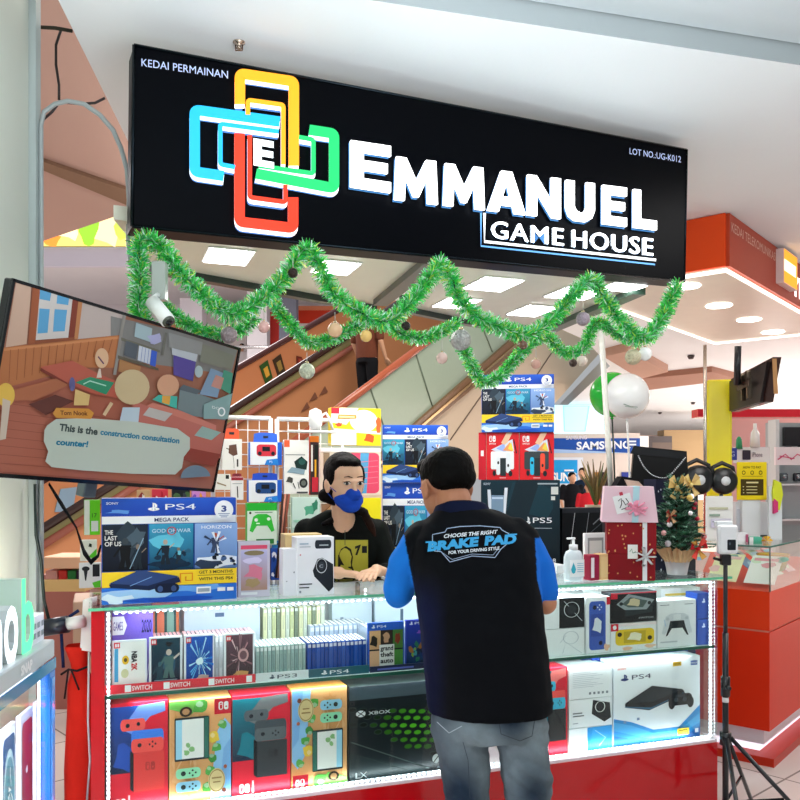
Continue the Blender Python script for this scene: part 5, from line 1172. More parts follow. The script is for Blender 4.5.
b.build('wrist_straps', label='bunch of brown wrist straps hanging beside the tall white pack', cat='straps')
b = MB(); b.lathe([(.001, 0), (.02, .004), (.032, .03), (.035, .07), (.028, .1), (.001, .112)], wpx(315.5, 431, 1.06), 'f4f4f2', 'plastic', seg=16); b.tube([wpx(320, 417, 1.06), wpx(326, 413, 1.06), wpx(330, 420, 1.06), wpx(333, 430, 1.06)], .007, 'f0f0ee', 'plastic', seg=6)
b.build('desk_fan', label='small white rounded gadget with a bent arm on top of the wire panel', cat='gadget')
pack(84, 100, 500, 535, 'bright green pack hanging under the television near the left edge', lambda b: (b.rect(0, 0, 1, 1, 'e8f0e0'), b.rect(.35, 0, 1, 1, '6ad820'), b.rect(.45, .1, .9, .4, 'e8f0e4'), b.text('17', (.5, .5), (.8, .5), .12, '1c4a14')), body='70d428', t=.75)
pack(80, 97, 540, 561, 'white and green pack low under the television', lambda b: (b.rect(0, 0, 1, 1, 'e8eede'), b.poly([(.5, .2), (1, .6), (1, 0)], '58c828'), b.blob(.6, .75, .12, .1, '20301c', 3)), body='e8eede', t=.72)
pack(79, 101, 563, 588, 'white pack showing a black clip-on microphone', lambda b: (b.rect(0, 0, 1, 1, 'e4e8e4'), b.ell(.3, .78, .18, .1, '24282c'), b.poly([(.2, .75), (.4, .75), (.32, .3), (.27, .3)], '24282c'), b.rect(.62, .45, .95, .95, '1c2024'), b.poly([(.7, .0), (1, 0), (1, .3), (.6, .2)], '58c828')), body='e0e4e0', t=.6)
for i, (x0, x1, yt, c, lb) in enumerate(((137, 150, 490, ['d8b080', 'f0e8e0', 'a03838'], 'tan and white pack peeping over the big blue box'), (152, 168, 489, ['e04050', 'f4f0ee', 'c82838'], 'red and white pack peeping over the big blue box'), (172, 190, 488, ['202428', '3a4048', '4a6a40'], 'black pack peeping over the big blue box'), (192, 206, 489, ['d890d8', 'f0a030', '8858c0'], 'pink and orange pack peeping over the big blue box'))):
    pack(x0, x1, yt, 530, lb, A_card(c, i), body=c[0], t=1.1)
# low wooden shelf rack seen under the television
for y, c, lb in ((557, 'e0b08c', 'upper pinkish plank shelf far behind under the television'), (580, 'd8b474', 'lower tan plank shelf far behind under the television')):
    a = P(42, y, 5.0); fr = Frame(a); b = MB(); b.box(0, .26, 0, .3, -.07, 0, c, 'paint', bev=.004); b.build('plank_shelf', M=fr.M, label=lb, cat='shelf')
for i, (x, w_, c, lb) in enumerate(((44, .07, 'd8a098', 'pale pink box lying on the lower plank shelf'), (57, .05, 'd03c34', 'red box lying on the lower plank shelf'), (66, .05, '2c7a3c', 'green box lying on the lower plank shelf'), (75, .04, '3c2c40', 'dark box lying on the lower plank shelf'))):
    a = P(x, 580, 5.02); fr = Frame(a); b = MB(); b.box(0, w_, .02, .2, .0, .055, c, 'print', bev=.003); b.build('small_box', M=fr.M, label=lb, cat='box')
b = MB(); a = P(40, 575, 5.4); b.box(a.x, a.x+1.3, 5.4, 5.5, 0, a.z, 'a8685c', 'paint'); b.build('partition', label='low brown partition behind the plank shelves under the television', cat='partition')

# ------------------------------------------------------------ escalators
ED = Vector((.62, .785, 0)).normalized(); EN = Vector((ED.y, -ED.x, 0))
def EF(Y0, off=0.): return Frame(Vector((0, Y0, 0))-EN*off, ED)
def espts(fr, l): return [(lambda h: (h[0], 0, h[1]))(fr.hit(x, y)) for x, y in l]
def eprism(fr, root, name, l, th, col, m, lab=None):
    b = MB(); b.prism(espts(fr, l), (0, th, 0), col, m); return part(b, name, root, lab)
# near escalator (right): glass balustrade between rail D and band E, truss side below
fr = EF(11.5); E1 = empty('escalator', 'nearest escalator with grey-green glass side rising to the upper right', 'escalator', fr.M)
eprism(fr, E1, 'glass_panel', [(290, 447), (400, 366), (460, 323), (520, 278), (560, 250), (560, 296), (505, 345), (418, 421), (380, 455), (290, 530)], .03, '9eb09c', 'plastic')
b = MB(); h = [Vector(q) for q in espts(fr, [(285, 449), (400, 362), (520, 273)])]
b.tube(h, .055, 'a8583c', 'gloss', seg=8); part(b, 'handrail', E1, 'reddish handrail')
eprism(fr, E1, 'skirt_band', [(300, 523), (418, 419), (505, 343), (560, 296), (560, 312), (505, 359), (412, 437), (300, 538)], -.06, '7a5a3c', 'plastic', 'dark brown skirt band')
eprism(fr, E1, 'trim_rail', [(300, 529), (415, 427), (505, 350), (560, 303), (560, 306), (505, 353), (415, 430), (300, 532)], -.08, 'b89a70', 'metal', 'pale metal rail along the band')
eprism(fr, E1, 'side_cladding', [(300, 538), (412, 437), (505, 359), (560, 312), (640, 243), (640, 312), (612, 339), (557, 401), (480, 476), (430, 520), (300, 640)], .1, 'cdbca4', 'wallpaint', 'beige side cladding')
A = [fr.W(*q) for q in espts(fr, [(640, 312), (612, 339), (557, 401), (480, 476), (420, 530)])]
B_ = [p-EN*1.6 for p in A]
# underside runs back from the bottom edge: seen as the brown triangle
b = MB(); inv = fr.M.inverted()
b.add([inv @ p for p in A]+[inv @ p for p in B_], [(i, i+1, i+6, i+5) for i in range(4)], 'b08c76', 'wallpaint'); part(b, 'soffit', E1, 'brown underside')
for l in (((450, 386), (451, 389), (412, 440), (410, 437)),): pass
b = MB()
for a_, c_ in (((507, 359), (450, 440)), ((560, 340), (500, 430))):
    q = espts(fr, [a_, c_]); q = [(x, -.005, z) for x, y, z in q]; b.tube(q, .012, '6a5a4c', 'paint', seg=4)
for a_, c_ in (((415, 352), (432, 406)), ((476, 312), (492, 352)), ((370, 388), (390, 445))):
    q = espts(fr, [a_, c_]); q = [(x, -.008, z) for x, y, z in q]; b.tube(q, .012, '6c7c6c', 'paint', seg=4)
part(b, 'panel_joints', E1)
# middle: far side of the near escalator : orange panel with posters
fr2 = EF(11.5, 1.25); E2 = empty('escalator', 'middle escalator side with glowing orange panels and dark handrail', 'escalator', fr2.M)
eprism(fr2, E2, 'side_panel', [(20, 560), (42, 546), (222, 430), (345, 350), (460, 276), (470, 360), (400, 440), (300, 640), (20, 760)], .05, 'c08258', 'wallpaint', 'orange lit side panel')
eprism(fr2, E2, 'glass_band', [(20, 545), (42, 531), (222, 415), (349, 336), (460, 262), (460, 273), (349, 346), (222, 427), (42, 542), (20, 556)], .04, '8a8458', 'plastic', 'olive glass band')
b = MB(); h = [Vector(q) for q in espts(fr2, [(15, 546), (222, 416), (349, 335), (470, 256)])]; b.tube(h, .05, '3a2824', 'gloss', seg=8); part(b, 'handrail', E2, 'dark handrail')
b = MB(); h = [Vector(q) for q in espts(fr2, [(15, 561), (222, 430), (349, 348), (470, 270)])]; b.tube([v-Vector((0, .05, 0)) for v in h], .045, '9a5848', 'gloss', seg=8); part(b, 'lower_rail', E2, 'reddish lower rail')
b = MB()
for (x, y) in ((308, 402), (318, 396), (300, 412)): 
    q = espts(fr2, [(x, y), (x+6, y-10), (x+9, y-4)]); b.add([(a, -.02, c) for a, _, c in q], [(0, 1, 2)], '7a4c38', 'paint')
part(b, 'wall_marks', E2)
# far: third escalator
fr3 = EF(11.5, 3.2); E3 = empty('escalator', 'farthest escalator side in peach with small posters, behind the dark handrail', 'escalator', fr3.M)
eprism(fr3, E3, 'side_panel', [(20, 492), (232, 372), (345, 307), (420, 264), (425, 330), (330, 420), (20, 640)], .05, 'c88c60', 'wallpaint', 'peach side panel')
b = MB(); h = [Vector(q) for q in espts(fr3, [(15, 496), (232, 371), (345, 306), (425, 259)])]; b.tube(h, .055, '4a2c2c', 'gloss', seg=8); part(b, 'handrail', E3, 'dark red handrail')
for (x, y, c1, c2, lb) in ((259, 366, '2c5a2c', 'd8b048', 'green and yellow poster'), (272, 360, '3c3428', '9a8a4c', 'dark poster'), (296, 356, '6a2c24', 'a04838', 'small red-brown poster')):
    q = espts(fr3, [(x, y), (x+8, y-6), (x+13, y+12), (x+6, y+18)] if x < 290 else [(x, y), (x+5, y+1), (x+8, y+9), (x, y+10)]); b = MB(); b.prism([(a, -.02, c) for a, _, c in q], (0, .012, 0), c1, 'print')
    m_ = [sum(v[i] for v in q)/4 for i in range(3)]; b.prism([(m_[0]+(a-m_[0])*.5, -.024, m_[2]+(c-m_[2])*.5) for a, _, c in q], (0, .004, 0), c2, 'print'); part(b, 'poster', E3, lb)
q = espts(fr3, [(60, 489), (76, 487), (72, 512), (54, 512)]); b = MB(); b.prism([(a, -.02, c) for a, _, c in q], (0, .012, 0), '8ab0cc', 'print'); part(b, 'poster', E3, 'pale blue poster low on the panel')

# ------------------------------------------------------------ upper level behind left
def bgbox(name, label, cat, x0, x1, yt, yb, Y, d, col, m='paint', group=None, kind=None, art=None, g=None):
    a = P(x0, yb, Y); c = P(x1, yt, Y); fr = Frame(a); b = MB(); b.box(0, c.x-a.x, 0, d, 0 if g is None else g-a.z, c.z-a.z, col, m)
    if art: b.lstep = .003; b.bx(0, c.x-a.x, 0, c.z-a.z, .003); art(b)
    return b.build(name, M=fr.M, label=label, cat=cat, group=group, kind=kind)
bgbox('pillar', 'grey-blue pillar on the upper floor left of the red shop front', 'pillar', 279, 296, 250, 368, 20.6, .5, '6c7080', g=3.652)
bgbox('pillar', 'white pillar on the upper floor behind the large grey bauble', 'pillar', 247, 267, 250, 368, 21, .5, 'f4f0f4', g=3.652)
bgbox('pillar', 'wide white pillar on the upper floor above the television edge', 'pillar', 180, 202, 298, 368, 21.5, .5, 'f2eef6', g=3.652)
bgbox('distant_shop', 'white shop front with a red band on the upper floor', 'shop', 297, 345, 306, 368, 22.5, .4, 'f0ece8', art=lambda b: (b.rect(0, .72, 1, .93, 'd83c20'), b.rect(0, .93, 1, 1, 'e89068'), b.rect(0, .0, .4, .5, 'c8d8d4')), g=3.652)
bgbox('distant_shop', 'red rounded shop board on the upper floor beside the white pillar', 'shop', 266, 279, 312, 330, 21.8, .3, 'd83020', g=3.652)
bgbox('distant_shop', 'pale shop window with a dark framed sign on the upper floor', 'shop', 200, 246, 308, 362, 23.2, .3, 'e8e0dc', art=lambda b: (b.rect(.0, .55, .6, .62, '6a3828'), b.rect(.05, .3, .5, .5, 'c8b0a8')), g=3.652)
bgbox('bench', 'brown wooden counter top on the upper floor behind the security camera', 'counter', 162, 181, 316, 336, 20.2, .5, '8a5430', g=3.652)
fr = Frame(Vector((P(206, 368, 20.05).x, 20.05, 3.652))); R0 = empty('railing', 'pale railing along the upper floor above the television corner', 'railing', fr.M); b = MB(); L_ = (345-206)/F*20
b.tube([(0, 0, 1.0), (L_, 0, 1.0)], .04, 'e8e4e4', 'metal'); b.tube([(0, 0, .6), (L_, 0, .6)], .02, 'd8d0d0', 'metal'); part(b, 'rails', R0)
for i in range(5):
    b = MB(); b.tube([(L_*i/4.5, 0, 0), (L_*i/4.5, 0, 1.0)], .02, 'c8c0c0', 'metal'); part(b, 'post', R0)
# ------------------------------------------------------------ far right : phone shop etc
bgbox('distant_shop', 'blue and white phone shop front far behind the stacked console boxes', 'shop', 545, 640, 433, 520, 18.4, .6, 'dccfc4', group=None, art=lambda b: (b.rect(0, .77, 1, .94, '1c50a8'), b.poly([(0, .77), (0, .82), (.4, .8), (.9, .77)], 'a8c8f0'), b.text('SAMSUNG', (.33, .81), (.9, .825), .085, 'f4f8ff', bold=.03), b.text('SAMSUNG', (.22, .925), (.44, .93), .04, 'f0e8f0', bold=.02), b.rect(.0, .3, .4, .72, 'e4e8f0'), b.rect(.05, .42, .34, .69, '20a0e4'), b.text('SUNG', (.07, .45), (.33, .45), .09, 'ffffff', bold=.04), b.rect(.5, .0, .58, .55, 'b07c38'), b.rect(.58, 0, .66, .55, '2c1c20'), b.rect(.8, .02, .92, .55, '2c3c90'), b.ell(.86, .35, .03, .12, '3c2420'), b.rect(.2, .56, .3, .58, 'ffffff')), g=.001)
bgbox('light_board', 'wide pale blue lit board above the far phone shop', 'sign board', 552, 606, 405, 433, 17.2, .3, 'bfe8f4', 'glow', art=lambda b: (b.poly([(.22, .05), (.62, .05), (.7, .98), (.2, .98)], '86c8d8', 'glow'), b.poly([(.24, .08), (.6, .08), (.67, .95), (.22, .95)], 'a8e4ee', 'glow')))
bgbox('distant_shop', 'dark shop front with a bright white sign far behind the black bag', 'shop', 636, 672, 436, 500, 19, .5, '4c4444', art=lambda b: (b.rect(.0, .72, .35, 1, 'f4f4f0'), b.rect(.45, .5, 1, .9, '6a5c54')), g=.001)
bgbox('distant_shop', 'tan lit shop wall far behind the yellow column', 'shop', 664, 712, 430, 500, 19.5, .5, 'a88a60', art=lambda b: (b.rect(0, 0, 1, .25, 'e8e0e0'),), g=.001)
bgbox('notice_sign', 'small blue sign with two white lines at the right end of the phone shop', 'sign', 627, 637, 439, 447, 18, .05, '2c4890', art=lambda b: (b.rect(.1, .6, .9, .8, 'e8f0ff'), b.rect(.1, .2, .9, .4, 'e8f0ff')))
b = MB(); a = P(698, 417, 9); c = P(900, 409, 9); b.box(a.x, c.x, 9, 9.2, a.z, c.z, 'd02030', 'gloss'); b.build('red_beam', label='long red fascia beam crossing behind the yellow column', cat='beam')
b = MB(); a = P(730, 530, 9.6); c = P(900, 417, 9.6); b.box(a.x, c.x, 9.6, 9.7, 0, c.z, 'dca8a4', 'wallpaint'); b.build('partition', label='pink wall panel under the long red beam', cat='wall panel')
# shelving of the phone shop right edge
fr = Frame(P(768, 520, 7.2)); SH = empty('display_shelf', 'grey display wall with dark gadgets at the right picture edge', 'shelf', fr.M)
b = MB(); b.box(0, .6, 0, .05, -1.0, .84, 'a8b0b4', 'plastic'); b.box(0, .03, -.15, .0, -1., .86, 'd8dee0', 'gloss'); part(b, 'back_board', SH)
b = MB()
for z in (0, .3, .54): b.box(.03, .6, -.15, 0, z, z+.015, 'e0e6ea', 'gloss')
part(b, 'boards', SH)
b = MB(); b.box(.12, .6, -.05, -.01, .64, .8, '2c2c30', 'print'); part(b, 'dark_panel', SH)
for i, (x, z, c, lb) in enumerate(((.1, .56, '3c444c', 'dark gadget on the upper board of the display wall'), (.22, .57, '283038', 'black gadget beside the dark one on the display wall'), (.06, .32, '5c6870', 'grey gadget on the middle board of the display wall'), (.18, .32, '303840', 'black gadget on the middle board of the display wall'))):
    q = fr.W(x, -.12, z+.002 if z > .5 else z+.0155); f2 = Frame(q); b = MB(); b.box(0, .06, 0, .06, 0, .07, c, 'gloss', bev=.01); b.tube([(.03, -.005, .04), (.03, .0, .04)], .02, '9aa4ac', 'metal', seg=10); b.build('gadget', M=f2.M, label=lb, cat='gadget')
bgbox('sign_board', 'pale pink rough-edged lettering board at the right edge', 'sign board', 776, 806, 447, 465, 6.2, .03, 'f0e4e8', 'paint', art=lambda b: (b.line([(.05, .3), (.3, .6), (.5, .3), (.7, .6), (.95, .4)], .06, 'd85880'), b.line([(.1, .5), (.6, .35)], .05, 'd85880')))

# ------------------------------------------------------------ orange booth at the right
C0 = Vector((1.93, 4.35, 0)); LD = Vector((-.77, .64, 0)).normalized(); RD = Vector((.64, .77, 0)).normalized()
BO = empty('orange_counter', 'glossy orange-red corner counter with glass case top and lit white plinth at the right', 'counter', Matrix.Translation(C0))
def corner(name, off, z0, z1, col, m, la=1.15, lb=2.2, lab=None, cap=True):
    o = -(LD+RD)*off; p0 = o; pl = LD*la-RD*off; pr = RD*lb-LD*off; pb = LD*la+RD*lb
    b = MB(); b.prism([p0+Vector((0, 0, z0)), pr+Vector((0, 0, z0)), pb+Vector((0, 0, z0)), pl+Vector((0, 0, z0))], (0, 0, z1-z0), col, m); return part(b, name, BO, lab)
corner('kick_base', .03, 0, .045, 'c02c14', 'print')
corner('plinth_light', -.07, .045, .09, 'f4f0ff', 'glow', lab='glowing white plinth')
corner('plinth', -.04, .09, .175, 'eceaf2', 'plastic')
corner('lower_panel', 0, .175, .69, 'e0300e', 'print', lab='orange-red lower panel')
corner('panel_gap', -.01, .69, .70, 'f4b8a0', 'paint')
corner('upper_panel', 0, .70, .905, 'e83c12', 'print', lab='orange-red upper panel')
def gp(l0, l1, r0, r1): return None
b = MB()
b.prism([LD*1.15+Vector((0, 0, .905)), Vector((0, 0, .905)), Vector((0, 0, 1.135)), LD*1.15+Vector((0, 0, 1.135))], RD*.006, 'ffffff', 'glass')
b.prism([RD*2.2+Vector((0, 0, .905)), Vector((0, 0, .905)), Vector((0, 0, 1.135)), RD*2.2+Vector((0, 0, 1.135))], LD*.006, 'ffffff', 'glass'); part(b, 'glass_case', BO)
b = MB(); b.prism([Vector((0, 0, 1.136)), RD*2.2+Vector((0, 0, 1.136)), RD*2.2+LD*1.15+Vector((0, 0, 1.136)), LD*1.15+Vector((0, 0, 1.136))], (0, 0, .008), 'ffffff', 'glass'); part(b, 'glass_top', BO)
b = MB(); z = Vector((0, 0, 1.14)); n_ = -(LD+RD)*.003; b.tube([LD*1.15+z+n_, z+n_, RD*2.2+z+n_], .005, '4a7468', 'gloss', seg=4); b.tube([Vector((0, 0, .905))+n_, z+n_], .004, '2c4038', 'gloss', seg=4); part(b, 'glass_trim', BO)
R = random.Random(12); cols = ['cfe6f0', '9ccce8', 'f0c8c4', 'f0ecc0', 'f4f4f0', '6c9cd0', 'd8e8d0', 'e8a0a8', '8fb8a8', 'f2e6da']
lab_ = ['leftmost flyer in the orange counter glass case', 'pale flyer second from the left in the glass case', 'flyer leaning in the left side of the glass case', 'light flyer left of the glass corner', 'flyer just left of the glass corner', 'flyer right of the glass corner', 'wide flyer in the right side of the glass case', 'flyer farther right in the glass case']
for i in range(8):
    if i < 5: q = C0+LD*(.12+.2*(4-i))+RD*.12; ex = -LD
    else: q = C0+RD*(.34+.26*(i-5))+LD*.12; ex = RD
    f2 = Frame(q+Vector((0, 0, .93)), ex); b = MB(); c = cols[i]
    b.cur = 'print'; b.box(-.05, .11, 0, .003, 0, .22, c); b.bx(-.05, .11, 0, .22, .0004)
    for k in range(3): b.blob(R.random(), R.random(), .22, .12, R.choice(cols), k, 8)
    b.rect(.1, .8, .9, .9, R.choice(cols)); M = f2.M @ Matrix.Rotation(-.9, 4, 'X'); b.build('flyer', M=M, label=lab_[i], cat='flyer', group='flyers in the orange counter')
q = C0+RD*.42+LD*.1+Vector((0, 0, .97)); b = MB(); b.lathe([(.001, 0), (.06, .005), (.09, .1), (.085, .1), (.001, .02)], (0, 0, 0), ['7aa838', '8ab83c', 'e8a028', 'e8b838', '6a9830'], 'gloss', seg=14); b.build('bowl', M=Matrix.Translation(q), label='green and orange bowl inside the orange counter glass case', cat='bowl')
# stuff on the orange counter
def obox(name, label, cat, x0, x1, yt, yb, Y, d, col, art=None, m='print', group=None): return bgbox(name, label, cat, x0, x1, yt, yb, Y, d, col, m, group, None, art)
fr = Frame(P(737, 500, 5.0)); YB = empty('price_board', 'yellow information board with a dark panel standing on the orange counter', 'sign board', fr.M); w = 30/F*5; h = 38/F*5
b = MB(); b.box(0, w, 0, .01, 0, h, 'f0d41c', 'print', bev=.003); b.bx(0, w, 0, h, .0004); b.lstep = .0006; b.rect(.12, .12, .88, .55, '4a3c10'); b.text('HOW TO PAY', (.2, .83), (.8, .83), .06, '6a5a10', bold=.02)
for u in (.22, .5, .78): b.ring(u, .72, .06, .055, .02, '5a4c10')
b.rect(.15, .62, .85, .63, '8a7a18'); b.rect(.3, .44, .7, .48, 'e8dca0')
for i in range(3): b.rect(.3, .36-.08*i, .66, .34-.08*i, 'e8dca0'); b.rect(.18, .36-.08*i, .22, .34-.08*i, 'e8dca0')
part(b, 'board', YB); b = MB(); b.box(w*.2, w*.8, .01, .08, -.30, .05, 'e4e8ea', 'plastic'); part(b, 'stand', YB, 'white stand')
obox('display_box', 'white leaflet box in front of the yellow board stand', 'box', 736, 768, 502, 537, 5.05, .1, 'e8eaee', lambda b: (b.rect(.02, .2, .4, .8, 'd0d4dc'), b.rect(.0, .0, 1, .06, '484c50')))
obox('brochure', 'white printed sheet standing left of the white leaflet box', 'brochure', 706, 733, 496, 541, 4.9, .01, 'f2f2ee', lambda b: (b.rect(.1, .7, .8, .75, 'c8c8a8'), b.rect(.1, .55, .5, .6, '9ab0a0'), b.rect(.15, .3, .9, .5, 'dcd8e8'), b.rect(.2, .42, .7, .44, '8a94a0')))
obox('small_box', 'teal and white little box on the orange counter edge', 'box', 749, 762, 537, 546, 4.75, .06, '58b89c', lambda b: (b.rect(0, 0, .3, 1, 'f0f0f0'),))
obox('small_box', 'white little box on the orange counter behind the phone on the tripod', 'box', 734, 748, 533, 546, 4.75, .06, 'f0f0f4', lambda b: (b.rect(.8, .3, 1, .9, 'b05878'),))
b = MB(); q = P(767, 541, 4.7)
for k in range(7):
    a = k*.9; b.add([q, q+Vector((.03*cos(a), -.01, .03*sin(a))), q+Vector((.03*cos(a+.5), .01, .03*sin(a+.5)))], [(0, 1, 2)], 'e8b830', 'gloss')
b.build('gold_bow', label='small gold gift bow on the orange counter corner', cat='bow')
obox('phone_sign', 'white phone sign with a dark camera picture behind the yellow board', 'sign', 736, 770, 447, 463, 6.0, .05, 'f0eef2', lambda b: (b.rrect(.18, .2, .42, .8, .04, '3c3444'), b.text('iPhone', (.46, .38), (.76, .38), .3, '5a4c68')))
obox('phone_sign', 'small blue sign behind the yellow column', 'sign', 726, 737, 448, 460, 5.9, .05, '3c48a8', lambda b: b.text('5G', (.15, .3), (.75, .3), .4, 'c8d0f8'))
obox('acrylic_stand', 'clear acrylic leaflet stand at the right on the orange counter', 'stand', 769, 782, 486, 540, 4.9, .02, 'dfe6ea', None, 'gloss')
b = MB(); q = P(778, 500, 4.88); b.prism([q+Vector(v) for v in ((-.02, 0, -.05), (.01, 0, -.06), (.03, 0, .03), (.02, 0, .1), (-.02, 0, .12), (-.03, 0, .04))], (0, .02, 0), 'd8e038', 'print'); b.prism([q+Vector(v) for v in ((-.025, -.002, -.08), (.0, -.002, -.07), (.0, -.002, -.01), (-.025, -.002, .01))], (0, .02, 0), 'd03c78', 'print'); b.build('leaflet', label='yellow-green and pink leaflet fanned out at the right edge', cat='leaflet')
b = MB(); q = P(755, 447, 6.0); b.lathe([(.001, 0), (.035, 0), (.03, .1), (.012, .13), (.012, .17), (.001, .17)], q, 'f0f0f2', 'gloss', seg=12); b.build('white_bottle', label='white bottle-shaped ornament on top of the phone sign', cat='bottle')
b = MB(); q = P(739, 449, 6.0); b.lathe([(.001, 0), (.025, 0), (.02, .07), (.008, .09), (.001, .09)], q, '3c9c6c', 'gloss', seg=10); b.build('green_bottle', label='small green bottle on top of the phone sign', cat='bottle')
# canopy of the orange booth
Q0 = Vector((1.907, 4.87, 0)); CB = empty('booth_canopy', 'orange overhead canopy with cream underside and bright strip edge at the upper right', 'canopy', Matrix.Translation(Q0))
zl = 2.716; LA, LB = .97, 2.62
def cc(a, r, z): return LD*a+RD*r+Vector((0, 0, z))
b = MB(); b.prism([cc(0, 0, zl), cc(0, LB, zl), cc(LA, LB, zl), cc(LA, 0, zl)], (0, 0, .04), 'f2ead8', 'plastic'); part(b, 'soffit_panel', CB)
b = MB(); b.prism([cc(0, 0, zl+.02), cc(LA, 0, zl+.02), cc(LA, 0, 3.045), cc(0, 0, 3.045)], -RD*.02, 'f0501c', 'print'); part(b, 'fascia', CB, 'orange-red left face painted brighter as the lit side')  # lit left side and duller right side are put into the fascia colours
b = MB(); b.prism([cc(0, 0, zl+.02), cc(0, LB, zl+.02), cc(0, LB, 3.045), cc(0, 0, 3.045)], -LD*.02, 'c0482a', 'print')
ff = Frame(Q0+RD*0-LD*.0205, RD); part(b, 'fascia', CB, 'orange-red right face painted duller as the less lit side')
b = MB(); b.T = Matrix.Translation(-Q0) @ ff.M; b.face(lambda u, v: (u, v), .001)
b.text('KEDAI TELEKOMUNIKASI', (.03, 2.945), (.92, 2.945), .055, 'f0c8b8'); b.text('YES', (1.28, 2.80), (1.75, 2.80), .13, 'ffffff', 'glow', bold=.05); part(b, 'lettering', CB)
b = MB(); b.T = Matrix.Translation(-Q0) @ ff.M; b.box(.92, 1.25, -.05, 0, 2.80, 3.03, 'f0dcd8', 'plastic'); b.face(lambda u, v: (.925+.32*u, 2.805+.22*v), .0502); b.rect(0, 0, 1, 1, 'f8a018', 'glow'); b.rect(0, .35, .9, .7, 'fff4d8', 'glow'); part(b, 'light_box', CB, 'square yellow light box')
b = MB(); 
for a_, c_ in ((cc(0, 0, zl), cc(0, LB, zl)), (cc(0, 0, zl), cc(LA, 0, zl)), (cc(LA, 0, zl), cc(LA, LB, zl)), (cc(LA, LB, zl), cc(0, LB, zl))): b.tube([a_-Vector((0, 0, .002)), c_-Vector((0, 0, .002))], .011, 'fff4e8', 'glow3', seg=6)
part(b, 'edge_strip', CB, 'glowing strip')
for x, y, lb in ((686, 286, 'round downlight in the booth canopy nearest the black sign'), (719, 305.5, 'largest visible round downlight in the booth canopy'), (749, 319.5, 'third round downlight of the booth canopy'), (773, 332, 'farthest round downlight of the booth canopy')):
    q = hz(x, y, zl); b = MB(); b.lathe([(.001, -.006), (.085, -.006), (.09, -.001), (.001, -.001)], (0, 0, 0), 'fffaf0', 'glow8', seg=24); b.build('downlight', M=Matrix.Translation(q), label=lb, cat='ceiling light', group='round lights of the booth canopy')
b = MB(); q = hz(800, 364, 3.05); b.lathe([(.001, -.02), (.22, -.02), (.25, 0), (.001, 0)], (0, 0, 0), 'fff0e4', 'glow', seg=24); b.build('downlight', M=Matrix.Translation(q), label='round ceiling light at the right picture edge', cat='ceiling light')
for x, y in ((691, 355), (693, 402), (660, 412)):
    q = hz(x, y, 3.05); b = MB(); b.lathe([(.001, -.05), (.03, -.05), (.05, -.01), (.001, 0)], (0, 0, 0), '4a4040', 'plastic', seg=10); b.build('sprinkler', M=Matrix.Translation(q), label={691: 'dark ceiling sprinkler right of the balloon', 693: 'small far ceiling sprinkler left of the yellow column', 660: 'tiny far ceiling sprinkler above the black bag'}[x], cat='sprinkler')
for k, (x, y) in enumerate(((693, 403), (770, 401), (748, 429))):
    pass
# yellow column and poles, hanging tv
fr = Frame(P(707, 475, 5.6), Vector((1, -.25, 0))); w = .158; b = MB(); b.box(0, w, 0, .10, 1.146-fr.o.z, .64, 'fff21a', 'plastic', bev=.01); b.build('yellow_column', M=fr.M, label='bright yellow display column behind the black headphones', cat='column')
b = MB(); b.tube([P(705, 345, 5.5), P(705, 531.6, 5.5)], .012, 'd8d0c8', 'metal'); b.build('thin_pole', label='thin pale pole at the left edge of the yellow column', cat='pole')
pH = [P(731, 379, 5.5), P(773, 357, 4.9), P(768, 402, 4.9), P(732, 413, 5.5)]
Hf = Frame(pH[0], pH[1]-pH[0]); q = [Hf.hit(*p) for p in ((731, 379), (773, 357), (765, 402), (731, 412))]
HT = empty('hanging_television', 'dark television hanging seen from behind near the yellow column', 'television', Hf.M); b = MB(); b.prism([(a, 0, c) for a, c in q], (0, .05, 0), '3a2420', 'gloss'); b.prism([(a*.9+.02, -.02, c*.9-.02) for a, c in q], (0, .02, 0), '20181a', 'plastic'); part(b, 'casing', HT)
b = MB(); mx_ = (q[0][0]+q[1][0])/2; b.box(mx_-.06, mx_-.04, -.045, -.02, q[2][1]+.05, q[0][1]-.02, '8a7a68', 'metal'); b.box(mx_+.02, mx_+.04, -.045, -.02, q[2][1]+.05, q[0][1]-.02, '8a7a68', 'metal'); b.box(mx_-.1, mx_+.08, -.05, -.045, q[2][1]+.12, q[2][1]+.16, '5a4c44', 'metal'); part(b, 'mount', HT)
b = MB(); b.T = Hf.M.inverted(); b.tube([P(738, 346, 5.2), P(737, 385, 5.25)], .022, '26262a', 'plastic'); part(b, 'ceiling_pole', HT)
b = MB(); b.box(q[1][0]-.004, q[1][0]+.002, -.004, .02, q[2][1]*.9, q[1][1]-.01, 'b88858', 'gloss'); part(b, 'side_edge', HT, 'tan edge')
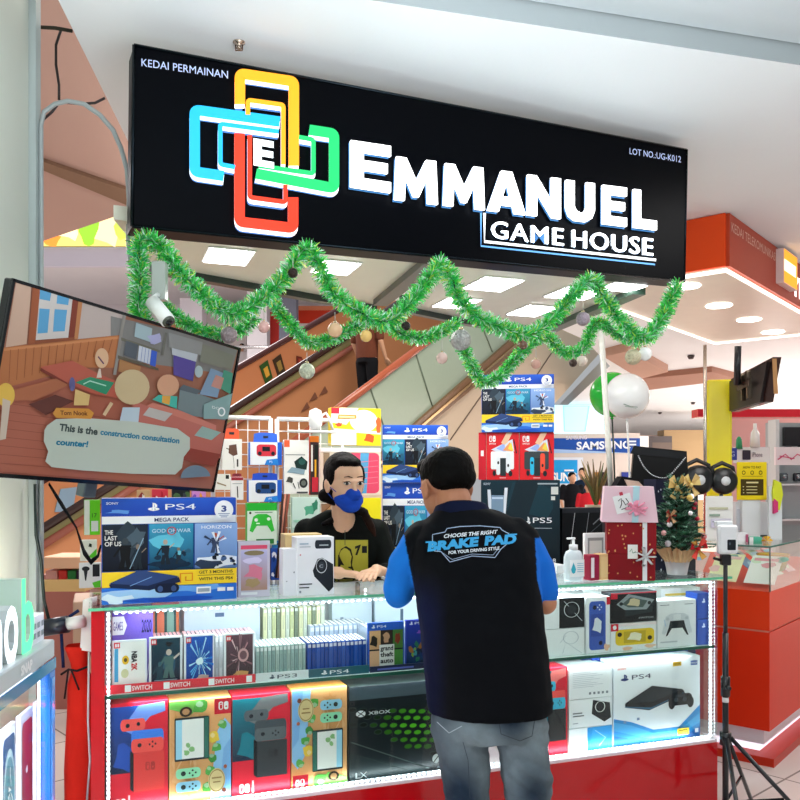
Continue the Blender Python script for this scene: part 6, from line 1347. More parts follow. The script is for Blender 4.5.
# headphones on display
for x, y, r, lb in ((699, 480, 15, 'large black headphone with a white centre, left one'), (724.5, 481, 13.5, 'large black headphone with a white centre, right one')):
    q = P(x, y, 5.0); rr = r/F*5.0; zb2 = 1.146-q.z; root = empty('headphones', lb, 'headphones', Matrix.Translation(q), 'headphones on the display behind the tree')
    b = MB(); b.lathe([(.001, -.02), (rr*.8, -.02), (rr, 0), (rr, .03), (.001, .03)], (0, 0, 0), '16181a', 'plastic', seg=24, axis=(0, 1, 0)); part(b, 'ear_cup', root)
    b = MB(); b.lathe([(.001, -.024), (rr*.34, -.024), (rr*.34, -.019), (.001, -.019)], (0, 0, 0), 'e4e8ea', 'plastic', seg=18, axis=(0, 1, 0)); part(b, 'centre_disc', root, 'white centre')
    b = MB(); b.tube([(-rr*.9, .02, .0), (-rr*.75, .03, rr*1.0), (0, .04, rr*1.35), (rr*.75, .03, rr*1.0), (rr*.9, .02, 0)], .014, '141414', 'plastic', seg=8); part(b, 'headband', root)
    b = MB(); b.tube([(0, .05, 0), (0, .05, zb2+.02)], .012, '1c1c20', 'plastic', seg=8); b.box(-.05, .05, 0, .1, zb2, zb2+.02, '1c1c20', 'plastic'); part(b, 'stand', root)
# black bag with chain
fr = Frame(P(630, 500, 4.27)+Vector((0, 0, -.004)), Vector((1, -.22, 0))); wb = 56/F*4.27; hb = 55/F*4.27; BG = empty('black_bag', 'large black bag with a silver chain behind the gift boxes', 'bag', fr.M)
b = MB(); b.prism([(0, 0, 0), (wb, 0, 0), (wb-.01, 0, hb-.03), (.02, 0, hb)], (0, .12, 0), '040405', 'print'); b.prism([(0, -.004, hb-.04), (wb-.01, -.004, hb-.07), (wb-.01, -.004, hb-.04), (.02, -.004, hb)], (0, .004, 0), '14161a', 'print'); part(b, 'bag_body', BG)
b = MB()
ch = smooth([(.04, -.01, hb-.05), (.07, -.012, .17), (.12, -.014, .125), (.18, -.014, .12), (.23, -.012, .17), (.27, -.01, hb-.06)], 7)
for i in range(len(ch)-1): 
    c = (ch[i]+ch[i+1])/2; b.tube([ch[i], c, ch[i+1]], [.003, .006, .003], 'b8bcc0', 'metal', seg=5)
part(b, 'chain', BG, 'silver chain')
b = MB(); a = P(628, 500, 4.45); 
fr = Frame(P(610, 500, 4.12)+Vector((0, 0, .072))); b.prism([(0, 0, -.05), (.06, 0, .045), (.16, 0, .03), (.3, 0, -.03), (.3, 0, -.06), (.02, 0, -.07)], (0, .1, 0), '1a1a1c', 'cloth'); b.prism([(.07, -.004, .03), (.14, -.004, .02), (.17, -.004, -.01), (.09, -.004, -.01)], (0, .004, 0), 'd8b8a8', 'cloth'); b.build('cap', M=fr.M, label='dark cap with a pale patch lying behind the pink gift box', cat='cap')
b = MB(); b.box(P(608, 500, 4.3).x, P(690, 500, 4.2).x, 4.12, 4.42, 0, P(0, 500, 4.27).z-.006, '24262c', 'paint'); b.build('dark_plinth', label='dark plinth carrying the cap behind the gift boxes', cat='plinth')
b = MB(); R = random.Random(2)
for k in range(26):
    a = R.random()*2*pi; q = P(596, 505, 5.15); e = q+Vector((.09*cos(a), .05*sin(a*3), .14+.16*R.random())); b.tube([q, (q+e)/2+Vector((0, 0, .02)), e], [.01, .008, .002], R.choice(['a08850', 'c8b070', '7c6438', '5a6838']), 'leaf', seg=4)
b.lathe([(.001, -.3), (.05, -.3), (.07, 0), (.001, 0)], P(596, 505, 5.15), 'c8b898', 'plastic', seg=12)
b.build('dried_plant', label='golden dried plant arrangement behind the pink gift box', cat='plant')
# white pole + balloons
b = MB(); b.tube([wpx(600.5, 322, .9), wpx(603, 360, .9), wpx(608, 440, .9), wpx(611, 488, .9)], .016, 'eceae0', 'plastic', seg=10); b.tube([wpx(611, 488, .9), wpx(612, 560, .9)], .014, 'dcdad0', 'plastic', seg=10); b.build('white_pole', label='slightly leaning white pole rising from behind the gift boxes to the canopy', cat='pole')
for x, y, Y, r, c, lb in ((627, 396, 4.8, 22, 'fdfefc', 'white balloon with small grey print near the white pole'), (612, 394.5, 5.3, 22, '28d040', 'bright green balloon half hidden behind the white one')):
    q = P(x, y, Y); rr = r/F*Y; root = empty('balloon', lb, 'balloon', Matrix.Translation(q)); b = MB(); b.sphere((0, 0, 0), rr, c, 'gloss', 28, 18, (1, 1, 1.03)); 
    b.lathe([(.001, 0), (.012, 0), (.004, .015), (.001, .02)], (0, 0, -rr*1.03-.012), c, 'gloss', seg=8)
    if c[0] == 'f': b.face(lambda u, v: (-.05+.08*u, -.08+.03*v), rr*.89); b.line([(0, .8), (.4, .4), (1, .2)], .12, '8a9a90'); b.line([(.1, .4), (.9, .0)], .1, '9aa89c')
    part(b, 'balloon_skin', root); b = MB(); b.tube([(0, 0, -rr*1.05), (.01, 0, -rr-.2), (.03, 0, -rr-.75)], .006, 'f0f0ec' if c[0] == 'f' else '304038', 'plastic', seg=6); part(b, 'balloon_stick', root)
# black leaning boxes right of ps5
def lean(b):
    b.rect(0, 0, 1, 1, '101418'); b.line([(.1, 0), (.3, 1)], .012, 'c8ccd0'); b.line([(.42, 0), (.62, 1)], .012, '8a9298'); b.line([(.7, .75), (.95, .9)], .02, '7a8288'); b.line([(.6, .6), (.95, .8)], .012, '50585e'); b.rect(0, .93, 1, 1, '2a2e34')
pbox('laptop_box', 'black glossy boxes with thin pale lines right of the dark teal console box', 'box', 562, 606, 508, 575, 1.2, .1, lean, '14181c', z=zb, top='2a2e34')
# bright panel plants etc: small white leaflet pile
pbox('leaflet_pile', 'white leaflets lying behind the man\'s right elbow', 'leaflets', 557, 566, 565, 578, .3, .1, None, 'e4e8ea', z=ZT+.0012)

# ------------------------------------------------------------ tripod with phone holder
tp = Vector((1.344, 3.44, 0)); TP = empty('tripod', 'black tripod light stand in front of the orange counter', 'tripod', Matrix.Translation(tp))
b = MB(); b.tube([(0, 0, .12), (0, 0, .86)], .0125, '14151a', 'plastic', seg=10); part(b, 'lower_pole', TP)
b = MB(); b.tube([(0, 0, .84), (0, 0, 1.17)], .009, '1a1b20', 'plastic', seg=10); part(b, 'upper_pole', TP)
b = MB(); b.tube([(0, 0, .60), (0, 0, .68)], .019, '101114', 'plastic', seg=10); b.tube([(0, -.018, .64), (0, -.04, .64)], .01, '101114', 'plastic', seg=8); part(b, 'clamp', TP)
b = MB(); b.tube([(0, 0, .575), (0, 0, .595)], .0135, 'e8e8e8', 'plastic', seg=10); part(b, 'white_ring', TP, 'white ring')
b = MB(); b.tube([(0, 0, .40), (0, 0, .45)], .024, '101114', 'plastic', seg=10); part(b, 'leg_hub', TP)
for a in (radians(-22), radians(-100), radians(52)):
    d = Vector((cos(a), sin(a), 0)); b = MB(); b.tube([d*.02+Vector((0, 0, .43)), d*.42+Vector((0, 0, .01))], .009, '16171c', 'plastic', seg=8); b.sphere(d*.42+Vector((0, 0, .012)), .012, '101010', 'plastic', 8, 6); b.tube([Vector((0, 0, .16)), d*.22+Vector((0, 0, .205))], .006, '2a2c30', 'metal', seg=6); lg_ = part(b, 'leg', TP); b = MB(); b.sphere(d*.424+Vector((0, 0, .013)), .0135, '0c0c0c', 'plastic', 8, 6); part(b, 'rubber_foot', lg_)
b = MB(); b.box(-.02, .02, -.015, .015, 1.14, 1.185, '101114', 'plastic', bev=.004); b.tube([(-.02, 0, 1.16), (-.05, 0, 1.17)], .006, '101114', 'plastic', seg=6); part(b, 'top_clamp', TP)
fr = Frame(tp+Vector((-.034, -.02, 1.187))); b = MB(); b.box(0, .08, 0, .035, 0, .12, 'e8eaec', 'plastic', bev=.008); b.box(.0, .07, .03, .06, .11, .135, 'dfe2e4', 'plastic', bev=.004); b.bx(0, .08, 0, .12, .0006); b.rrect(.42, .14, .86, .5, .04, '1c2026'); b.ell(.55, .36, .06, .05, '4a5560'); b.build('phone', M=fr.M, label='pale phone with a dark camera window held on top of the tripod', cat='phone')

# ------------------------------------------------------------ left booth
LBD = Vector((.12, -.993, 0)); o = Vector((-.97, 2.34, 0)); LF = Frame(o, -LBD)
lp = lambda l: [(lambda h: (h[0], 0, h[1]))(LF.hit(x, y)) for x, y in l]
LBt = empty('phone_display_case', 'white lit display case with glowing letters on top at the lower left', 'display case', LF.M)
zt_ = LF.hit(56, 638)[1]; zf_ = LF.hit(56, 656)[1]
b = MB(); b.box(-1.6, 0, 0, .30, zf_, zt_, 'c8d2d4', 'plastic', bev=.004); b.face(lambda x, y: LF.hit(x, y), .001); b.text('SNAP', (20.5, 676), (32, 668), -9, 'f8fafa', bold=.05); part(b, 'top_fascia', LBt)
b = MB(); b.box(-1.6, 0, -.004, .0, zf_-.03, zf_, '4a90b8', 'gloss'); part(b, 'blue_edge', LBt, 'blue edge strip')
b = MB(); b.box(-.055, 0, -.002, .03, 0, zf_-.03, '2c78d0', 'gloss', bev=.003); b.box(-.04, -.015, -.005, -.0025, .1, zf_-.05, '58a0e8', 'gloss'); part(b, 'corner_post', LBt, 'blue corner post')
b = MB(); b.box(-1.6, -.06, .27, .29, .35, zf_-.03, 'f0ecf8', 'plastic'); b.box(-1.6, -.06, .01, .27, zf_-.035, zf_-.03, 'f4f0ff', 'glow'); part(b, 'inner_panel', LBt)
b = MB(); b.box(-1.6, -.055, .0, .29, 0, .45, 'dfe4ee', 'plastic'); part(b, 'base_cabinet', LBt)
b = MB(); b.box(-1.6, -.055, .002, .004, .45, zf_-.03, 'ffffff', 'glass_clear'); part(b, 'front_glass', LBt)
b = MB(); b.tube([(-.075, .02, .46), (-.075, .02, zf_-.04)], .003, 'f0f4ff', 'glow3', seg=6); b.tube([(-1.2, .02, .462), (-.075, .02, .462)], .007, 'f0f4ff', 'glow3', seg=6); part(b, 'light_tube', LBt)
for i, (xa, xb, cA, cB, lb) in enumerate(((37, 48.5, '9c3050', '5a3070', 'magenta and purple phone card, farthest in the left display case'), (20.5, 33, 'b02848', '8c1c3c', 'red phone card, middle one in the left display case'), (1.5, 15.5, '1c3c6c', '3a5c9c', 'dark blue phone card with a round dial, nearest in the left display case'))):
    xa = LF.hit(xa, 740, .05)[0]; xb = LF.hit(xb, 740, .05)[0]; zt3 = LF.hit(42, 698, .05)[1]; f2 = Frame(LF.W(xa, .05, .463), LF.ex); b = MB(); w = xb-xa; h = zt3-.463
    b.box(0, w, 0, .012, 0, h, 'dfe4ee', 'plastic', bev=.002); b.bx(0, w, 0, h, .0005); b.lstep = .0005
    b.rrect(.1, .02, .92, .94, .12, cA, ry=.05); b.grad(.12, .08, .9, .88, cB, cA)
    if i == 0: b.text('E1', (.3, .6), (.6, .6), .05, 'f0e8f0'); b.blob(.5, .35, .3, .12, 'c88878', 3)
    if i == 1: b.blob(.45, .62, .08, .03, 'f4f0f0', 4)
    if i == 2: b.ell(.5, .6, .4, .26, '9cb4b8', n=24); b.ell(.5, .6, .33, .21, '4c7c88', n=24); b.blob(.5, .3, .3, .1, 'e88858', 5); streaks(b, .5, .6, .1, .3, 10, ['d8e0d8'], .1, 3, asp=.7)
    b.build('phone_card', M=f2.M, label=lb, cat='display card', group='phone cards in the left display case')
# glowing block letters
def block(ch, x0, x1, yb_, ht, col, gcol, label, bold=.02):
    a = LF.hit(x0, yb_[0]); c = LF.hit(x1, yb_[1]); z0 = zt_; vs, fs = glyphs(ch, bold)
    f2 = Frame(LF.W(a[0], .02, z0), LF.ex); w = c[0]-a[0]; b = MB()
    P2 = [(v[0]*w, 0, v[1]*ht) for v in vs]; bk = [(x, .09, z) for x, y, z in P2]; n = len(P2); ed = {}
    b.add(P2, fs, col, 'glow'); b.add(bk, [f[::-1] for f in fs], col, 'plastic')
    for f in fs:
        for i in range(len(f)):
            p, q = f[i], f[(i+1) % len(f)]
            if (q, p) in ed: del ed[(q, p)]
            else: ed[(p, q)] = 1
    b.add(P2+bk, [(p, q+0, q+n, p+n) for p, q in ed], gcol, 'plastic'); b.build('block_letter', M=f2.M, label=label, cat='letter', group='letters on the left display case')
block('n', -14, 11, (672, 668), .2, 'eef6ff', 'cdd6da', 'white glowing letter n at the left picture edge')
block('o', 13, 26.5, (666, 658), .2, 'f4faff', 'cdd6da', 'white glowing letter o on the left display case')
block('b', 30, 42, (655, 647), .19, '58e8a0', 'cfe8dc', 'green glowing letter b on the left display case')
f2 = Frame(LF.W(LF.hit(43, 645)[0], .03, zt_), LF.ex); b = MB(); b.box(0, .11, 0, .03, 0, .075, 'f4f8ff', 'plastic'); b.bx(0, .11, 0, .075, .0004); [b.rect(.15+.3*i, .2+.35*j, .35+.3*i, .4+.35*j, '9aa8b0') for i in range(3) for j in range(2)]; b.build('small_sign', M=f2.M, label='tiny white sign right of the green letter', cat='sign')
# red drawstring bag between the two counters
f2 = Frame(Vector((P(60.5, 700, 2.92).x, 2.92, .0))); wd = 29/F*2.92; RB = empty('drawstring_bag', 'red drawstring bag hanging in the gap left of the shop counter', 'bag', f2.M)
b = MB(); prof = [(.0, .85), (.02, .97), (.2, 1.02), (.4, .98), (.6, 1.0), (.66, .92), (.705, .55), (.73, .62), (.775, .95), (.78, .85)]; vs = []; R = random.Random(3); seg = 16
for t, k in prof:
    for j in range(seg):
        a = 2*pi*j/seg; r = (1+.05*sin(5*a+t*9)); vs.append((wd/2+wd/2*k*cos(a)*r+.006*sin(t*14), .05+.05*k*sin(a)*r, t*1.16))
b.add(vs, [(i*seg+j, i*seg+(j+1) % seg, (i+1)*seg+(j+1) % seg, (i+1)*seg+j) for i in range(len(prof)-1) for j in range(seg)], 'd0281c', 'cloth', True); b.add(vs[:seg], [tuple(range(seg))], 'a01c14', 'cloth'); part(b, 'pouch', RB)
b = MB(); b.T = Matrix.Translation((.0, .005, .31)); b.tube([(0, .0, .50), (.03, -.01, .52), (.06, -.01, .515), (.1, .0, .53)], .004, '2a2024', 'cloth', seg=6); b.tube([(.03, -.012, .52), (.02, -.02, .42)], .0035, '2a2024', 'cloth', seg=6); b.tube([(.04, -.012, .52), (.07, -.018, .45)], .0035, '2a2024', 'cloth', seg=6); b.tube([(.0, .02, .52), (-.01, .02, .68), (.05, .03, .72)], .006, '1c2c58', 'cloth', seg=6); part(b, 'drawstring', RB, 'dark drawstring')
# dark flash arm and white holder above the bag
b = MB(); b.tube([P(44, 628, 2.9), P(68, 624, 2.9)], .03, '141c2c', 'plastic', seg=12); b.tube([P(68, 624, 2.9), P(84, 621, 2.9)], .022, 'd8dce0', 'plastic', seg=12); b.build('lamp_arm', label='short dark and white lamp arm between the left case and the shop counter', cat='lamp')
b = MB(); b.prism([P(83, 600, 2.93), P(92, 598, 2.93), P(92, 652, 2.93), P(80, 650, 2.93)], (0, .05, 0), 'eceeee', 'plastic'); b.build('plastic_holder', label='white plastic holder hanging beside the red end panel of the counter', cat='holder')
b = MB(); b.tube([P(89, 652, 2.9), P(88, 720, 2.9), P(90, 760, 2.9), P(87, 800, 2.9)], .004, 'c8ccd0', 'plastic', seg=6); b.build('white_cable', label='thin pale cable hanging beside the red end panel', cat='cable')
from mathutils.bvhtree import BVHTree
def cap(mb, pts, rs, seg=14):
    """closed tapered limb with round ends"""
    mb.tube(pts, rs, 'ffffff', seg=seg)
    for p, r in zip(pts, rs):
        if not isinstance(r, (tuple, list)): mb.sphere(p, r*.995, 'ffffff', seg=14, rings=8)
def loft(mb, secs, seg=28, pw=2.3):
    """sections (cx,cy,z,rx,ry[,yaw]) superellipse"""
    vs = []
    for s_ in secs:
        cx, cy, z, rx, ry = s_[:5]; yw = s_[5] if len(s_) > 5 else 0
        for k in range(seg):
            t = 2*pi*k/seg; c, s = cos(t), sin(t); x = rx*math.copysign(abs(c)**(2/pw), c); y = ry*math.copysign(abs(s)**(2/pw), s)
            vs.append((cx+x*cos(yw)-y*sin(yw), cy+x*sin(yw)+y*cos(yw), z))
    n = len(secs); fs = [(i*seg+k, i*seg+(k+1) % seg, (i+1)*seg+(k+1) % seg, (i+1)*seg+k) for i in range(n-1) for k in range(seg)]
    fs += [tuple(range(seg))[::-1], tuple((n-1)*seg+k for k in range(seg))]
    mb.add(vs, fs, 'ffffff', smooth=True)
def fuse(mb, name, voxel, smooth_it, colfn, matname, parent, label=None, disp=None):
    me = bpy.data.meshes.new('tmp'); me.from_pydata(mb.v, [], mb.f); me.update()
    o = bpy.data.objects.new('tmp', me); COL.objects.link(o)
    m = o.modifiers.new('r', 'REMESH'); m.mode = 'VOXEL'; m.voxel_size = voxel; m.use_smooth_shade = True
    if smooth_it: s = o.modifiers.new('s', 'SMOOTH'); s.factor = .5; s.iterations = smooth_it
    dg = bpy.context.evaluated_depsgraph_get(); dg.update()
    nm = bpy.data.meshes.new_from_object(o.evaluated_get(dg)); bpy.data.objects.remove(o); bpy.data.meshes.remove(me)
    nm.name = name
    if disp:
        ns = [v.normal.copy() for v in nm.vertices]
        for v, n in zip(nm.vertices, ns): v.co = v.co+n*disp(v.co)
    bvh = BVHTree.FromPolygons([v.co.copy() for v in nm.vertices], [tuple(p.vertices) for p in nm.polygons])
    cols = [colfn(v.co) for v in nm.vertices] if callable(colfn) else None
    at = nm.color_attributes.new('Col', 'FLOAT_COLOR', 'CORNER'); buf = []
    for l in nm.loops:
        buf += list(C(cols[l.vertex_index])) if cols else list(C(colfn))
    at.data.foreach_set('color', buf)
    nm.materials.clear(); nm.materials.append(MATS[matname])
    for p in nm.polygons: p.use_smooth = True; p.material_index = 0
    ob = bpy.data.objects.new(name, nm); COL.objects.link(ob)
    if parent is not None:
        nm.transform(parent.matrix_world.inverted()); ob.parent = parent
    if label: ob['label'] = label
    return ob, bvh
class HeadFrame:
    def __init__(s, c, f, up=Vector((0, 0, 1)), k=1.0, kx=1.0):
        s.c = Vector(c); s.y = Vector(f).normalized(); s.x = s.y.cross(up).normalized(); s.z = s.x.cross(s.y); s.k = k; s.kx = kx
    def __call__(s, x, y, z): return s.c+s.x*x*s.k*s.kx+s.y*y*s.k+s.z*z*s.k
    def ell(s, mb, x, y, z, rx, ry, rz, seg=20, rings=14):
        M0 = mb.T; R = Matrix((s.x, s.y, s.z)).transposed().to_4x4()
        mb.T = Matrix.Translation(s(x, y, z)) @ R; mb.sphere((0, 0, 0), 1, 'ffffff', seg=seg, rings=rings, sc=(rx*s.k*s.kx, ry*s.k, rz*s.k)); mb.T = M0
def head(mb, H):
    H.ell(mb, 0, -.012, .032, .076, .094, .084); H.ell(mb, 0, .03, -.025, .062, .06, .088); H.ell(mb, 0, .04, -.08, .04, .046, .034)
    H.ell(mb, 0, .02, .0, .07, .066, .06)
    cap(mb, [H(0, .088, .01), H(0, .104, -.026)], [.008*H.k, .0125*H.k], 8); H.ell(mb, 0, .083, -.062, .022, .012, .008); H.ell(mb, 0, .08, .02, .05, .014, .009)
    for sx in (-1, 1): H.ell(mb, sx*.078, -.002, -.012, .010, .020, .032); H.ell(mb, sx*.083, -.008, -.006, .006, .02, .026)
def hand(mb, w, d, n, side, curl=.35, L_=.18, splay=.16):
    """w wrist, d direction, n palm-down normal, side +1/-1 puts the thumb on d x n * side"""
    w = Vector(w); d = Vector(d).normalized(); n = Vector(n).normalized(); s = d.cross(n).normalized()*side; k = L_/.18
    cap(mb, [w-d*.02, w+d*.02*k], [.024*k, .026*k], 10)
    for j in range(4):
        o_ = s*((1.5-j)*.019*k); cap(mb, [w+d*.01*k+o_*.5, w+d*.085*k+o_], [.015*k, .0125*k], 8)
    for j, (l, off) in enumerate(((.070, 0), (.080, 0), (.074, 0), (.058, -.004))):
        a = (1.5-j)*splay*.5; dd = (d+s*a*.6).normalized(); p = w+d*(.083+off)*k+s*((1.5-j)*.0195*k); ps = [p]; rr = [.0098*k]
        c = 0
        for q, f_ in enumerate((.45, .3, .25)):
            c += curl*(.6+.5*q); v = (dd*cos(c)+n*sin(c)); p = p+v*l*f_*k; ps.append(p); rr.append((.0092-.0008*q)*k)
        cap(mb, ps, rr, 8)
    t0 = w+d*.025*k+s*.022*k; t1 = t0+(d*.7+s*.75+n*.1).normalized()*.038*k; t2 = t1+(d*.95+s*.35+n*.25).normalized()*.032*k; t3 = t2+(d+n*.3).normalized()*.024*k
    cap(mb, [t0, t1, t2, t3], [.015*k, .0125*k, .0105*k, .009*k], 8)
def decal(b, bvh, root, off=.004):
    """printing laid on a garment: every point is dropped onto the cloth surface"""
    inv = root.matrix_world.inverted()
    def f(p):
        r = ray(*p).normalized(); h = bvh.ray_cast(Vector((0, 0, CAMZ)), r)
        if h[0] is None: return Vector((0, 0, 0))
        return inv @ (h[0]-r*(off+b.layer))
    b._p = f; b.layer = 0
def densify(l, n=6):
    o = []
    for i in range(len(l)-1):
        for k in range(n): o.append(tuple(Vector(l[i]).lerp(Vector(l[i+1]), k/n)))
    return o+[l[-1]]

# ============================================================ the customer
px = .0033
MC = Vector((.275, 2.72, 0))
MP = empty('person', 'person seen from behind in a black and blue polo shirt standing at the counter', 'person', Matrix.Translation(MC))
HM = HeadFrame((.156, 2.83, 1.470), (-.50, .82, -.30), k=1.02, kx=1.10)
b = MB(); head(b, HM)
cap(b, [HM(0, -.025, -.05), Vector((.19, 2.78, 1.36)), Vector((.22, 2.76, 1.28))], [.062, .066, .08])
loft(b, [(.28, 2.72, .73, .11, .09), (.28, 2.72, .82, .16, .115), (.265, 2.72, 1.0, .17, .12), (.25, 2.74, 1.2, .17, .11), (.235, 2.76, 1.33, .13, .08)])
LSH, LEL, LWR = Vector((.095, 2.78, 1.30)), Vector((-.005, 2.84, 1.125)), Vector((-.02, 3.085, 1.125))
RSH, REL, RWR = Vector((.40, 2.76, 1.30)), Vector((.483, 2.77, 1.085)), Vector((.40, 3.05, 1.135))
cap(b, [LSH, LEL, LWR], [.036, .041, .027]); cap(b, [RSH, REL, RWR], [.036, .040, .027])
hand(b, LWR+Vector((.01, .012, -.008)), (.6, .8, .0), (0, 0, -1), -1, .25, .175); hand(b, RWR+Vector((-.02, .02, -.005)), (-.6, .75, .0), (0, 0, -1), 1, .25, .175)
HPL, HPR = Vector((.200, 2.70, .74)), Vector((.380, 2.70, .74)); KNL, KNR = Vector((.222, 2.685, .40)), Vector((.418, 2.685, .40)); ANL, ANR = Vector((.25, 2.64, .08)), Vector((.43, 2.64, .08))
cap(b, [HPL, KNL, ANL], [.062, .05, .04]); cap(b, [HPR, KNR, ANR], [.062, .05, .04])
for a in (ANL, ANR): cap(b, [a+Vector((0, -.03, -.035)), a+Vector((0, .14, -.045))], [.032, .028])
SKM = 'b87c5c'
ob, _ = fuse(b, 'body', .0055, 3, lambda p: SKM, 'skin', MP, 'bare neck, ear and forearms')
# hair
b = MB(); HM.ell(b, 0, -.022, .048, .081, .098, .080, 26, 18); HM.ell(b, 0, -.046, .018, .077, .068, .056, 24, 16); HM.ell(b, 0, .05, .085, .06, .04, .035)
fuse(b, 'hair', .005, 2, lambda p: '080706', 'hair', MP, 'short black hair', disp=lambda c: .0012*noise.noise(c*40)+.0018*noise.noise(Vector((c.x*170, c.y*170, c.z*26))))
# polo shirt
def mcol(p): 
    return 'sleeve' 
b = MB()
loft(b, [(.298, 2.715, .742, .200, .150), (.295, 2.715, .775, .205, .152), (.285, 2.715, .87, .205, .152), (.268, 2.72, 1.0, .202, .150), (.256, 2.735, 1.12, .208, .148), (.250, 2.75, 1.22, .213, .14), (.246, 2.765, 1.30, .205, .125), (.238, 2.775, 1.35, .165, .105), (.225, 2.785, 1.385, .115, .085), (.212, 2.79, 1.40, .082, .075)], 40)
cap(b, [Vector((.08, 2.78, 1.29)), Vector((.018, 2.81, 1.20)), Vector((-.003, 2.835, 1.125)), Vector((-.005, 2.87, 1.105))], [.070, .062, .056, .054]); cap(b, [Vector((.405, 2.765, 1.285)), Vector((.462, 2.765, 1.20)), Vector((.482, 2.768, 1.13)), Vector((.484, 2.77, 1.118))], [.064, .054, .046, .043])
cap(b, [Vector((.11, 2.775, 1.318)), Vector((.385, 2.765, 1.318))], [.05, .05])
def jc(p):
    # black back panel with blue sleeves
    if p.x < .008+(1.34-p.z)*.19 and 1.34 > p.z > 1.03 and p.x < .052: return '1c78d8'
    if p.x > .440-(1.32-p.z)*.02+max(0, 1.18-p.z)*.3 and 1.305 > p.z > 1.075: return '1a6cd0'
    k = max(0, min(1, (.15-p.x)*14))*max(0, min(1, (1.2-p.z)*8))  # navy towards the lower left paints a bluish sheen into the black
    if p.x < .3 and k > 0: return mixc('05070c', '0a1236', k)
    return '05070c'
def fold(c): return .006*noise.noise(Vector((c.x*9, c.y*9, c.z*5)))+.003*noise.noise(c*22)
sh1, bm = fuse(b, 'polo_shirt', .0062, 5, jc, 'jersey', MP, 'black polo shirt with bright blue sleeves', disp=fold)
# collar
b = MB(); 
ring = []
for k in range(28):
    t = 2*pi*k/28; ring.append(t)
vs = [];
for z, rx, ry, dz in ((1.365, .104, .092, .0), (1.402, .090, .080, .0), (1.408, .082, .073, 0), (1.38, .078, .07, 0)):
    for t in ring: vs.append((.207+rx*cos(t), 2.795+ry*sin(t), z-.02*sin(t)))
b.add(vs, [(i*28+k, i*28+(k+1) % 28, (i+1)*28+(k+1) % 28, (i+1)*28+k) for i in range(3) for k in range(28)], '0c1430', 'jersey', True); b.T = None
b.v = [tuple(MP.matrix_world.inverted() @ Vector(v)) for v in b.v]; part(b, 'collar', sh1, 'dark blue collar')
b = MB(); decal(b, bm, MP, .003); W2 = 'print'
o1 = [(432.5, 548), (432.5, 534.5), (445, 532), (447, 528.5), (460, 526.5), (480, 525.8), (500, 527.5), (502, 530), (506.5, 532.5), (509, 533.5)]
b.line(densify(o1, 4), .8, 'a8bcd8', W2)
b.line(densify([(434, 551), (441, 551.5), (450, 562), (472, 556), (495, 557.5), (501, 549), (508, 543)], 4), .8, 'a8bcd8', W2); b.line(densify([(440, 551), (452, 559.5), (472, 554), (493, 555), (498, 549)], 4), .5, 'a8bcd8', W2)
b.text('CHOOSE THE RIGHT', (443.5, 538), (497, 533.5), -3.6, 'e8eef4', W2, bold=.03, slant=-.2)
b.text('BRAKE', (427.5, 551), (478, 545.5), -8.4, '3aa4dc', W2, bold=.06, slant=-.12); b.text('PAD', (484.5, 545), (516, 543), -8.4, '3aa4dc', W2, bold=.06, slant=-.12)
b.poly([(425.5, 541.5), (434, 541), (434, 542.5), (425.5, 543)], '3aa4dc', W2); b.poly([(508, 534), (517, 533.5), (517, 535), (508, 535.5)], '3aa4dc', W2)
b.text('FOR YOUR DRIVING STYLE', (448.5, 554.2), (499.5, 549.5), -3, 'e8eef4', W2, bold=.03)
part(b, 'back_print', sh1, 'blue and white lettering inside a thin shield outline')
# jeans
b = MB(); loft(b, [(.285, 2.71, .665, .165, .125), (.29, 2.71, .71, .188, .142), (.29, 2.712, .80, .182, .135), (.285, 2.715, .86, .17, .125)], 36)
cap(b, [Vector((.196, 2.70, .70)), Vector((.208, 2.692, .60)), Vector((.222, 2.685, .40)), Vector((.246, 2.66, .2)), Vector((.25, 2.645, .07))], [.096, .084, .074, .066, .064]); cap(b, [Vector((.388, 2.70, .70)), Vector((.402, 2.692, .60)), Vector((.418, 2.685, .40)), Vector((.426, 2.66, .2)), Vector((.43, 2.645, .07))], [.096, .084, .074, .066, .064])
jn1, bj = fuse(b, 'jeans', .0065, 4, lambda p: mixc('1c2b3c', '76848a', max(0, min(1, .5+1.4*noise.noise(Vector((p.x*7, p.y*7, p.z*4)))))), 'denim', MP, 'faded grey-blue jeans', disp=lambda c: .006*noise.noise(Vector((c.x*12, c.y*8, c.z*10)))+.007*noise.noise(Vector((c.x*20+c.z*30, 3, c.z*14))))
b = MB(); decal(b, bj, MP, .0025); b.line(densify([(499, 722), (501, 734), (520, 741), (532, 736), (535, 718)], 4), .7, '3a4248', 'cloth'); b.line(densify([(437, 722), (449, 733), (462, 726)], 4), .7, 'b0bcc4', 'cloth'); b.line(densify([(463, 742), (468, 760), (470, 798)], 5), .6, '39424c', 'cloth'); part(b, 'pocket_stitching', jn1)
for a in (ANL, ANR):
    b = MB(); loft(b, [(a.x, a.y+.05, .0, .047, .14), (a.x, a.y+.05, .04, .045, .135), (a.x, a.y+.01, .08, .038, .085)]); fuse(b, 'shoe', .006, 2, lambda p: '24262c', 'plastic', MP)

